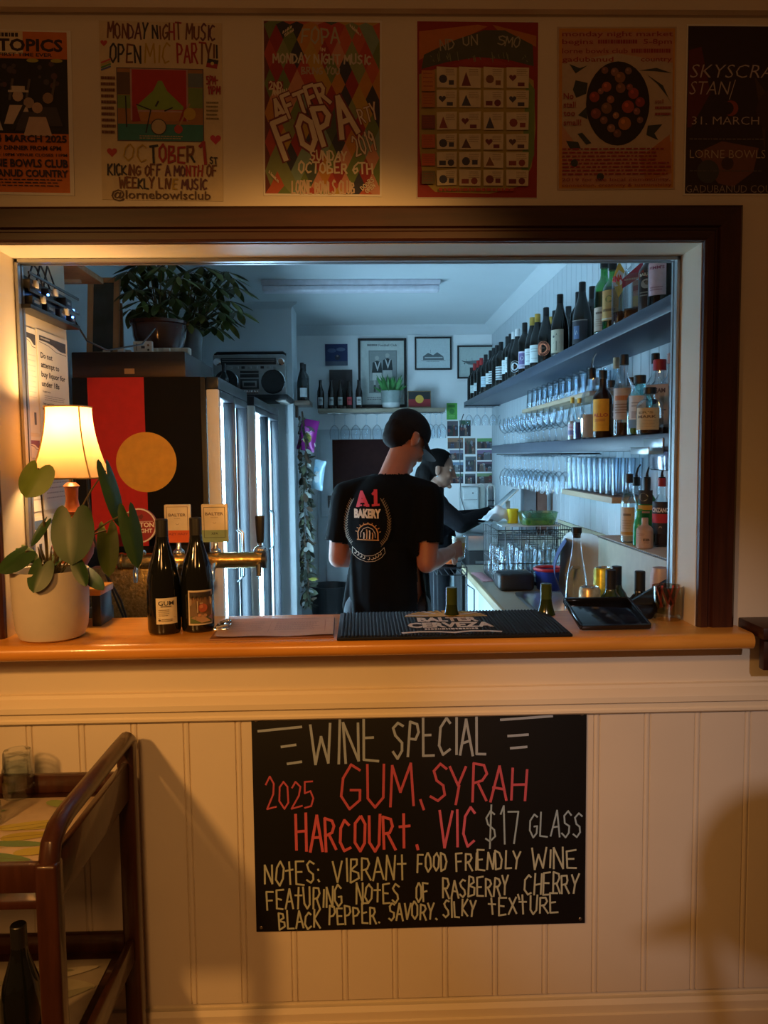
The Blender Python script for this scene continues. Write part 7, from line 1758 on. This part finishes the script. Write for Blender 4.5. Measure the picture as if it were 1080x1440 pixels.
# black wire bottle rack and white drawer unit left of the bench
r = thing('wire_rack', 'black wire rack standing left of the bench end', 'rack', (.452, 2.05, 0))
b = MB()
for x in (-.075, .075):
    for y in (-.11, .11): b.tube([(x, y, 0), (x, y, .97)], .004, FBLK, seg=6)
for z in (.25, .6, .93, .97): b.tube([(-.075, -.11, z), (.075, -.11, z), (.075, .11, z), (-.075, .11, z)], .0035, FBLK, seg=6, closed=True)
for k in range(4): b.tube([(-.05 + .033 * k, -.11, .93), (-.05 + .033 * k, .11, .93)], .0025, FBLK, seg=5)
b.tube([(.075, -.11, .88), (.10, -.2, .87), (.10, -.2, .2)], .004, FBLK, seg=6)
b.build('frame', r)
b = MB(); b.lathe([(0, 0), (.032, 0), (.04, .004), (.046, .05), (.043, .05), (.034, .008), (0, .008)], mat('orange_bowl', (.70, .12, .02), rough=.4), seg=24, cap=False); o = b.build('small_bowl', loc=(.452, 2.05, .9755)); tag(o, 'small orange bowl on the black wire rack', 'bowl')
r = thing('drawer_unit', 'white drawer unit on the floor beyond the wire rack', 'drawers', (.47, 3.55, 0))
b = MB(); b.bbox(-.14, .14, -.2, .2, 0, .82, CUP, .004); b.build('carcass', r)
for k in range(4): b = MB(); b.bbox(-.13, .13, -.215, -.201, .04 + k * .19, .21 + k * .19, CUP, .003); b.build('drawer', r)
# ceiling batten light, not lit
p0_, p1_ = PZ(367, 404, 2.65), PZ(620, 402, 2.65); yb_ = p0_.y
r = thing('batten_light', 'unlit white batten light on the bar ceiling', 'ceiling light', ((p0_.x + p1_.x) / 2, yb_ + .05, ZC2))
w_ = (p1_.x - p0_.x) / 2
b = MB(); b.bbox(-w_, w_, -.05, .05, -.035, -.0005, mat('batten_white', (.72, .72, .80), rough=.4), .004); b.build('body', r)
b = MB(); b.bbox(-w_ + .004, w_ - .004, -.045, .045, -.075, -.035, mat('batten_diffuser', (.78, .78, .86), rough=.35), .015, seg=4); b.build('diffuser', r)
# ---------------------------------------------------------------- the two people behind the bar
def fuse(mb, voxel, m, name, parent, smooth=4, fac=.5, cut=None):
    """Grow one continuous skin over the overlapping volumes of a builder."""
    me = bpy.data.meshes.new('vol'); me.from_pydata(mb.v, [], mb.f); me.update()
    o = bpy.data.objects.new('vol', me); COL.objects.link(o)
    q = o.modifiers.new('r', 'REMESH'); q.mode = 'VOXEL'; q.voxel_size = voxel
    if smooth:
        k = o.modifiers.new('s', 'SMOOTH'); k.factor = fac; k.iterations = smooth
    dg = bpy.context.evaluated_depsgraph_get()
    r = bpy.data.meshes.new_from_object(o.evaluated_get(dg))
    bpy.data.objects.remove(o); bpy.data.meshes.remove(me)
    r.name = name; r.materials.clear(); r.materials.append(m)
    r.polygons.foreach_set('use_smooth', [True] * len(r.polygons)); r.polygons.foreach_set('material_index', [0] * len(r.polygons))
    if cut:
        bm = bmesh.new(); bm.from_mesh(r)
        bmesh.ops.delete(bm, geom=[f for f in bm.faces if cut(f.calc_center_median())], context='FACES')
        bm.to_mesh(r); bm.free()
    w = bpy.data.objects.new(name, r); COL.objects.link(w); w.parent = parent
    return w
SKIN = mat('skin_tanned', (.38, .125, .058), rough=.5, var=.06, scale=18, sss=.08)
SKIN2 = mat('skin_light', (.25, .145, .10), rough=.5, var=.05, scale=18, sss=.08)
TEE = mat('black_cotton', (.003, .003, .0034), rough=.9, var=.1, scale=40, bump=.15, spec=.12)
HAIRM = mat('dark_brown_hair', (.009, .005, .0035), rough=.8, spec=.15, var=.3, scale=120, bump=.5, stretch=(1, 1, .2))
HAIRB = mat('black_hair', (.004, .0035, .0035), rough=.8, spec=.08, var=.3, scale=90, bump=.5, stretch=(1, 1, .15))
JEANS = mat('dark_trousers', (.015, .016, .022), rough=.8, var=.1)
SHOE = mat('black_shoe', (.012, .012, .012), rough=.5)
X_ = None
def head_vol(b, c, f, up, s=1.0):
    """Skull, jaw, nose, brow, lips and ears about centre c, facing f."""
    f = f.normalized(); r = f.cross(up).normalized(); u = r.cross(f).normalized()
    M = Matrix((r, f, u)).transposed()
    def P(x, y, z): return c + (r * x + f * y + u * z) * s
    b.ell(P(0, -.012, .028), (.076 * s, .096 * s, .090 * s), X_, M, 20, 14)
    b.ell(P(0, .022, -.030), (.066 * s, .068 * s, .082 * s), X_, M, 18, 12)
    b.ell(P(0, .046, -.078), (.042 * s, .038 * s, .034 * s), X_, M, 14, 10)
    b.ell(P(0, .088, -.096), (.018 * s, .016 * s, .015 * s), X_, M)
    b.limb(P(0, .090, .014), .009 * s, P(0, .108, -.028), .0135 * s, X_)
    for sx in (-1, 1):
        b.ell(P(.013 * sx, .098, -.032), (.010 * s, .011 * s, .008 * s), X_, M)
        b.ell(P(.034 * sx, .074, .030), (.024 * s, .014 * s, .009 * s), X_, M)
        b.ell(P(.036 * sx, .062, -.022), (.024 * s, .026 * s, .022 * s), X_, M)
        b.ell(P(.080 * sx, -.008, -.012), (.010 * s, .020 * s, .032 * s), X_, M)
        b.ell(P(.083 * sx, -.014, .008), (.008 * s, .019 * s, .018 * s), X_, M)
    b.ell(P(0, .090, -.056), (.022 * s, .011 * s, .007 * s), X_, M); b.ell(P(0, .088, -.067), (.020 * s, .011 * s, .008 * s), X_, M)
    return P, M
def hand_vol(b, wrist, dirn, palm_n, side, curl=.9, s=1.0, grip=None):
    """A palm, four unequal fingers bent at two joints and a thumb off the palm's side."""
    d = dirn.normalized(); n = palm_n.normalized(); t = d.cross(n).normalized() * side; n = t.cross(d).normalized() * side
    n = n if n.dot(palm_n) > 0 else -n
    for k in (-.5, 0, .5): b.limb(wrist + t * k * .030 * s, .017 * s, wrist + d * .082 * s + t * k * .050 * s, .0145 * s, X_, 10)
    for k, (o, L) in enumerate(((.034, .066), (.012, .076), (-.011, .071), (-.033, .056))):
        a0 = wrist + d * .086 * s + t * o * s; L *= s; ang = 0; p = a0; dd = d
        for j, (fr, cu) in enumerate(((.46, .55), (.30, .8), (.24, .7))):
            ang += curl * cu; dd = d * math.cos(ang) + n * math.sin(ang)
            q = p + dd * L * fr; b.limb(p, (.0098 - .0009 * j) * s, q, (.0090 - .0009 * j) * s, X_, 8); p = q
    a0 = wrist + d * .030 * s + t * .030 * s; q = a0 + (d * .55 + t * .75 + n * .35).normalized() * .042 * s; q2 = q + (d * .75 + t * .1 + n * .62).normalized() * .034 * s
    b.limb(a0, .0135 * s, q, .0112 * s, X_, 8); b.limb(q, .0108 * s, q2, .009 * s, X_, 8)

# --- the man, back to us, head turned to the right and bent down
man = thing('person', 'person in a black printed T-shirt and dark cap, back turned, holding a glass', 'person', (.10, 1.28, 0))
V = Vector
shR, shL = V((.172, -.055, 1.372)), V((-.176, .060, 1.372))
elR, elL = V((.158, -.115, 1.105)), V((-.212, .085, 1.105))
wrR, wrL = V((.275, .085, 1.120)), V((-.110, .290, 1.075))
hc = V((.088, .085, 1.612)); hf = V((.70, .46, -.60)); hup = V((.25, .2, 1))
b = MB()
b.limb((0, .01, .92), .150, (0, .02, 1.12), .138, X_, 20); b.ell((0, .015, 1.26), (.175, .105, .19), X_, (0, 0, R(-16)), 22, 14); b.ell((.0, .01, 1.37), (.165, .085, .085), X_, (0, 0, R(-16)), 22, 12)
b.limb((.012, .025, 1.40), .075, (.05, .055, 1.50), .060, X_); b.limb((.03, .045, 1.46), .062, (.072, .070, 1.56), .058, X_)
HP, HM = head_vol(b, hc, hf, hup)
for s_, a, e, w in ((1, shR, elR, wrR), (-1, shL, elL, wrL)):
    b.limb(a, .058, e, .043, X_); b.limb(e, .042, e.lerp(w, .35), .043, X_); b.limb(e.lerp(w, .3), .043, w, .027, X_)
hand_vol(b, wrR, V((.62, .75, .12)), V((-.75, .62, .0)), -1, 1.05)
hand_vol(b, wrL, V((.7, .7, -.05)), V((.3, -.2, -1)), 1, .7)
for s_ in (-1, 1):
    b.limb((.085 * s_, .01, .90), .090, (.095 * s_, .02, .50), .060, X_); b.limb((.095 * s_, .02, .50), .058, (.10 * s_, -.01, .10), .040, X_)
    b.limb((.10 * s_, -.03, .06), .040, (.105 * s_, .10, .04), .036, X_)
fuse(b, .0062, SKIN, 'body', man, 5)
b = MB()
b.limb((0, .012, .94), .165, (0, .018, 1.10), .158, X_, 24); b.ell((0, .015, 1.26), (.190, .122, .22), X_, (0, 0, R(-16)), 24, 16); b.ell((.0, .01, 1.350), (.172, .100, .085), X_, (0, 0, R(-16)), 24, 14)
b.ell((0, .012, .90), (.182, .150, .07), X_, None, 24, 10)
b.limb((.015, .03, 1.42), .075, (.028, .04, 1.462), .070, X_)
for a, e in ((shR, elR), (shL, elL)):
    b.limb(a + V((0, 0, -.012)), .066, a.lerp(e, .66), .066, X_); b.limb(a.lerp(e, .5), .064, a.lerp(e, .72), .070, X_); b.limb((.02, .03, 1.437), .050, a + V((0, 0, .012)), .056, X_)
for k in range(7):
    a = k * .9; b.limb((.15 * math.cos(a + 3.6), .012 + .10 * math.sin(a + 3.6), 1.12 + .03 * (k % 3)), .026, (.165 * math.cos(a + 3.9), .012 + .125 * math.sin(a + 3.9), .90), .034, X_, 8)
def sleeve_cut(c):
    for a, e in ((shR, elR), (shL, elL)):
        t = (c - a).dot(e - a) / (e - a).length_squared
        if t > .70 and ((c - a) - (e - a) * t).length < .075 and (abs(c.x) > .12): return True
    if c.z > 1.470 and (c - V((.03, .04, c.z))).length < .085: return True
    return c.z < .865
tee = fuse(b, .0075, TEE, 'tshirt', man, 5, cut=sleeve_cut)
so = tee.modifiers.new('thick', 'SOLIDIFY'); so.thickness = .003; so.offset = -1
b = MB()
for s_ in (-1, 1):
    b.limb((.085 * s_, .01, .88), .108, (.095 * s_, .02, .50), .078, X_); b.limb((.095 * s_, .02, .50), .077, (.10 * s_, -.01, .09), .066, X_)
b.ell((0, .012, .92), (.165, .128, .10), X_)
fuse(b, .010, JEANS, 'trousers', man, 4)
for s_ in (-1, 1):
    b = MB(); b.limb((.10 * s_, -.04, .05), .050, (.105 * s_, .12, .042), .046, X_); b.box(.10 * s_ - .045, .10 * s_ + .045, -.085, .16, 0, .03, X_); fuse(b, .007, SHOE, 'shoe', man, 3)
# hair under the cap, cap crown and brim
b = MB()
b.ell(HP(0, -.030, .012), (.079, .086, .078), X_, HM, 22, 14); b.ell(HP(0, -.058, -.022), (.060, .050, .052), X_, HM, 18, 12)
def hair_cut(c):
    q = HM.transposed() @ (c - hc); return q.y > .040 or (q.z < -.02 and q.y > -.03)
fuse(b, .005, HAIRM, 'hair', man, 3, cut=hair_cut)
CAPF = mat('cap_cloth', (.010, .008, .008), rough=.9, spec=.2, var=.15, scale=60, bump=.2)
b = MB(); b.ell(HP(0, -.010, .048), (.086, .106, .086), X_, HM, 26, 18)
def cap_cut(c):
    q = HM.transposed() @ (c - hc); return q.z < .022 - .16 * min(0, q.y + .02) * 0
cp = fuse(b, .005, CAPF, 'cap', man, 3, cut=cap_cut); so = cp.modifiers.new('thick', 'SOLIDIFY'); so.thickness = .003; so.offset = -1
b = MB(); n = 14; v = []
for th in (0, -.004):
    for i in range(n + 1):
        a = PI * (.10 + .80 * i / n)
        for rr in (0, .5, 1.0):
            x, y = .083 * math.cos(a), .100 * math.sin(a) - .010
            v.append(HP(x * (1 - .06 * rr), y + .088 * rr * math.sin(a) ** .7, .030 + th - .016 * rr - 2.6 * x * x * rr))
k3 = 3; off_ = (n + 1) * k3; f = []
for i in range(n):
    for j in range(2):
        a = i * k3 + j; f += [(a, a + 1, a + k3 + 1, a + k3), (off_ + a, off_ + a + k3, off_ + a + k3 + 1, off_ + a + 1)]
    f += [(i * k3 + 2, off_ + i * k3 + 2, off_ + (i + 1) * k3 + 2, (i + 1) * k3 + 2), (i * k3, (i + 1) * k3, off_ + (i + 1) * k3, off_ + i * k3)]
b.add(v, f, CAPF); b.build('brim', cp)
b = MB(); b.ell(HP(0, -.010, .136), (.009, .009, .006), CAPF); b.build('button', cp)
# eyes
for sx in (-1, 1):
    b = MB(); b.ell(HP(.033 * sx, .0690, .012), .0115, mat('eye_white', (.28, .26, .24), rough=.65), seg=12, rings=8); b.ell(HP(.034 * sx, .0778, .010), .0055, mat('iris', (.03, .015, .01), rough=.5), seg=10, rings=6); b.build('eye', man)
# the print on the back of the shirt, laid onto the cloth
dg = bpy.context.evaluated_depsgraph_get()
tm = tee.data
bvh = BVHTree.FromPolygons([w.co.copy() for w in tm.vertices], [list(p.vertices) for p in tm.polygons])
W, H = .24, .36
cu, cvv = 516.5, 739.0
ctr = PY(cu, cvv, man.location.y - .12) - man.location
cv = Canvas(W, H, step=.0003); px_m = (1.28 - .12 + CAMD) / FPX
U = lambda x: .5 + (x - cu) * px_m / W
Vv = lambda y: .5 + (y - cvv) * px_m / H
def Z(x, y): return (420 + x / 3.857, 540 + y / 3.857)
def UVp(x, y): a, c = Z(x, y); return (U(a), Vv(c))
REDP, CRP, ORP, GDP = (.62, .015, .03), (.72, .56, .40), (.62, .27, .07), (.16, .10, .05)
def wl_(pts, w, col): cv.line([UVp(x, y) for x, y in pts], w, col)
u, v = UVp(348, 665); cv.text('A', u, v, .165, REDP, bold=.05, width=.235, rot=.06); wl_([(318, 664), (342, 662)], .007, REDP); wl_([(356, 662), (382, 660)], .007, REDP)
wl_([(404, 600), (418, 584)], .010, REDP); wl_([(420, 580), (420, 655)], .0145, REDP); wl_([(402, 661), (438, 657)], .0085, REDP)
u, v = UVp(374, 728); cv.text('BAKERY', u, v, .092, CRP, bold=.06, width=.46, rot=.0)
wl_([(322, 852), (320, 810), (330, 785), (352, 768), (378, 762), (402, 770), (422, 790), (430, 812), (430, 852)], .0045, ORP); wl_([(316, 852), (434, 852)], .004, ORP); wl_([(335, 838), (336, 812), (350, 790), (376, 780), (402, 792), (414, 814), (415, 838)], .0025, CRP)
for x, h in ((352, 812), (368, 795), (384, 800), (400, 812)): wl_([(x, 845), (x + 2, h + 12), (x, h)], .005, ORP if x % 32 else CRP)
for k in range(9): a = PI * (k + .5) / 9; wl_([(376 - 62 * math.cos(a), 815 - 52 * math.sin(a)), (376 - 70 * math.cos(a), 815 - 60 * math.sin(a))], .003, ORP)
for s_ in (-1, 1):
    pts = [(290, 640), (270, 680), (255, 740), (252, 800), (262, 850), (285, 885)] if s_ < 0 else [(455, 635), (478, 680), (492, 740), (490, 800), (472, 850), (445, 880)]
    for i in range(len(pts) - 1):
        for q in range(4):
            t = q / 4; x = pts[i][0] + (pts[i + 1][0] - pts[i][0]) * t; y = pts[i][1] + (pts[i + 1][1] - pts[i][1]) * t
            wl_([(x, y), (x - 10, y - 14)], .0032, GDP); wl_([(x, y), (x + 9, y - 13)], .0032, GDP)
    wl_(pts, .0014, GDP)
wl_([(288, 893), (320, 918), (360, 932), (400, 928), (435, 910), (462, 885)], .0012, CRP); wl_([(286, 925), (320, 950), (365, 962), (410, 957), (445, 938), (466, 912)], .0012, CRP); wl_([(288, 893), (286, 925)], .0012, CRP); wl_([(462, 885), (466, 912)], .0012, CRP)
rg = random.Random(6)
for x, y in ((305, 918), (320, 926), (336, 934), (352, 940), (378, 944), (398, 942), (412, 936), (426, 928), (440, 916)):
    wl_([(x - 6, y + 5), (x, y + 7), (x + 5, y + 2), (x + 4, y - 5 - 4 * rg.random())], .0019, CRP)
    if rg.random() < .7: wl_([(x, y - 12), (x + 2, y - 11)], .0018, CRP)
# finer faces so that the print can follow the folds
bm = bmesh.new(); tmp = cv.mesh('shirt_print', 180); bm.from_mesh(tmp)
bmesh.ops.triangulate(bm, faces=bm.faces[:])
for _ in range(2):
    es = [e for e in bm.edges if e.calc_length() > .012]
    if es: bmesh.ops.subdivide_edges(bm, edges=es, cuts=1)
    bmesh.ops.triangulate(bm, faces=bm.faces[:])
for w in bm.verts:
    lay = -w.co.y
    hit = bvh.ray_cast(V((ctr.x + w.co.x, -.6, ctr.z + w.co.z)), V((0, 1, 0)))
    w.co = (hit[0] + V((0, -.0035 - lay * 1.0, 0))) if hit[0] is not None else V((ctr.x + w.co.x, -.10, ctr.z + w.co.z))
bm.to_mesh(tmp); bm.free()
o = bpy.data.objects.new('shirt_print', tmp); COL.objects.link(o); o.parent = tee
# beer glass in his hand: held, so a thing of its own
gp = man.location + wrR + V((.052, .085, -.035))
r = thing('beer_glass', 'small glass of pale beer held in the hand of the man in black', 'glass', gp)
b = MB(); b.lathe([(0, .005), (.024, 0), (.026, .004), (.033, .098), (.0315, .10), (.030, .098), (.024, .010), (0, .010)], GLASS, seg=24, cap=False); b.build('glass', r)
b = MB(); b.lathe([(0, .0105), (.0235, .0105), (.0285, .07), (0, .07)], mat('pale_beer', (.66, .42, .10), rough=.2), seg=22, cap=False); b.build('beer', r)
b = MB(); b.lathe([(0, .0702), (.0286, .0702), (.030, .094), (0, .097)], mat('beer_foam', (.75, .72, .62), rough=.8), seg=22, cap=False); b.build('foam', r)

# --- the woman in black, in profile to the right, hand towards the till tablet
wom = thing('person', 'person in a black top with dark tied hair, in profile, reaching to the tablet', 'person', (.44, 2.86, 0))
b = MB(); s = .94
hc2 = V((.042, .0, 1.455)); hf2 = V((.97, -.10, -.22)); hup2 = V((.2, 0, 1))
b.limb((-.01, 0, .86), .140, (0, 0, 1.02), .125, X_, 20); b.ell((.0, 0, 1.13), (.105, .165, .16), X_, None, 20, 14); b.ell((.045, 0, 1.12), (.085, .15, .085), X_); b.ell((0, 0, 1.23), (.085, .165, .07), X_, None, 20, 12)
b.limb((-.01, 0, 1.26), .062, (.022, 0, 1.38), .052, X_)
HP2, HM2 = head_vol(b, hc2, hf2, hup2, .95)
aR, eR, wR = V((.01, -.17, 1.235)), V((.150, -.20, 1.125)), V((.345, -.09, 1.190))
aL, eL, wL = V((.0, .17, 1.235)), V((.14, .20, 1.125)), V((.33, .10, 1.16))
for a, e, w in ((aR, eR, wR), (aL, eL, wL)):
    b.limb(a, .050, e, .038, X_); b.limb(e, .038, e.lerp(w, .35), .038, X_); b.limb(e.lerp(w, .3), .038, w, .024, X_)
hand_vol(b, wR, V((.95, .25, .15)), V((.1, .1, -1)), 1, .55, .92); hand_vol(b, wL, V((.95, -.1, .2)), V((.1, 0, -1)), -1, .5, .92)
for s_ in (-1, 1):
    b.limb((-.01, .085 * s_, .84), .092, (.01, .09 * s_, .46), .056, X_); b.limb((.01, .09 * s_, .46), .054, (-.02, .09 * s_, .09), .036, X_); b.limb((-.03, .09 * s_, .05), .036, (.11, .09 * s_, .036), .030, X_)
fuse(b, .0058, SKIN2, 'body', wom, 4)
KNIT = mat('black_knit', (.006, .0065, .009), rough=.9, var=.15, scale=70, bump=.25, spec=.2)
b = MB(); b.limb((-.01, 0, .84), .158, (0, 0, 1.02), .145, X_, 22); b.ell((.0, 0, 1.13), (.122, .182, .18), X_, None, 22, 14); b.ell((.05, 0, 1.12), (.095, .16, .095), X_); b.ell((0, 0, 1.235), (.10, .178, .075), X_, None, 22, 12); b.limb((-.012, 0, 1.25), .082, (.004, 0, 1.325), .066, X_)
for a, e, w in ((aR, eR, wR), (aL, eL, wL)):
    b.limb(a, .066, e, .055, X_); b.limb(e, .055, e.lerp(w, .93), .040, X_)
def knit_cut(c): return c.z < .80 or (c.z > 1.345) or (c - wR).length < .036 or (c - wL).length < .036
kn = fuse(b, .007, KNIT, 'sweater', wom, 4, cut=knit_cut); so = kn.modifiers.new('thick', 'SOLIDIFY'); so.thickness = .003; so.offset = -1
b = MB()
for s_ in (-1, 1): b.limb((-.01, .085 * s_, .82), .108, (.01, .09 * s_, .46), .074, X_); b.limb((.01, .09 * s_, .46), .072, (-.02, .09 * s_, .08), .058, X_)
fuse(b, .010, JEANS, 'trousers', wom, 4)
for s_ in (-1, 1): b = MB(); b.limb((-.04, .09 * s_, .045), .044, (.12, .09 * s_, .036), .040, X_); b.box(-.08, .155, .09 * s_ - .04, .09 * s_ + .04, 0, .026, X_); fuse(b, .007, SHOE, 'shoe', wom, 3)
b = MB(); b.ell(HP2(0, -.020, .034), (.084, .106, .098), X_, HM2, 22, 14); b.ell(HP2(0, -.075, -.03), (.070, .062, .085), X_, HM2, 18, 12); b.limb(HP2(0, -.10, -.04), .05, HP2(-.02, -.125, -.16), .030, X_)
def hair2(c):
    q = HM2.transposed() @ (c - hc2); return (q.y > .022 + .30 * max(0, q.z - .035)) and q.z < .105 or (q.y > -.012 and q.z < .02)
hr = fuse(b, .005, HAIRB, 'hair', wom, 3, cut=hair2); so = hr.modifiers.new('thick', 'SOLIDIFY'); so.thickness = .004; so.offset = -1
for sx in (-1, 1):
    b = MB(); b.ell(HP2(.033 * sx, .0680, .012), .011, mat('eye_white', (.28, .26, .24), rough=.65), seg=12, rings=8); b.ell(HP2(.034 * sx, .0765, .009), .005, mat('iris', (.03, .015, .01), rough=.5), seg=10, rings=6); b.build('eye', wom)
    b = MB(); b.tube([HP2(.018 * sx, .084, .032), HP2(.033 * sx, .083, .037), HP2(.052 * sx, .070, .030)], .003, HAIRB, seg=6); b.build('eyebrow', wom)
b = MB(); b.tube([HP2(-.02, .086, -.0605), HP2(0, .100, -.0605), HP2(.02, .086, -.0605)], .0042, mat('lips', (.36, .14, .12), rough=.4), seg=8); b.build('lips', wom)
b = MB(); b.ell(HP2(.086, -.004, -.046), .0055, CHROME, seg=10, rings=8); b.build('earring', wom)
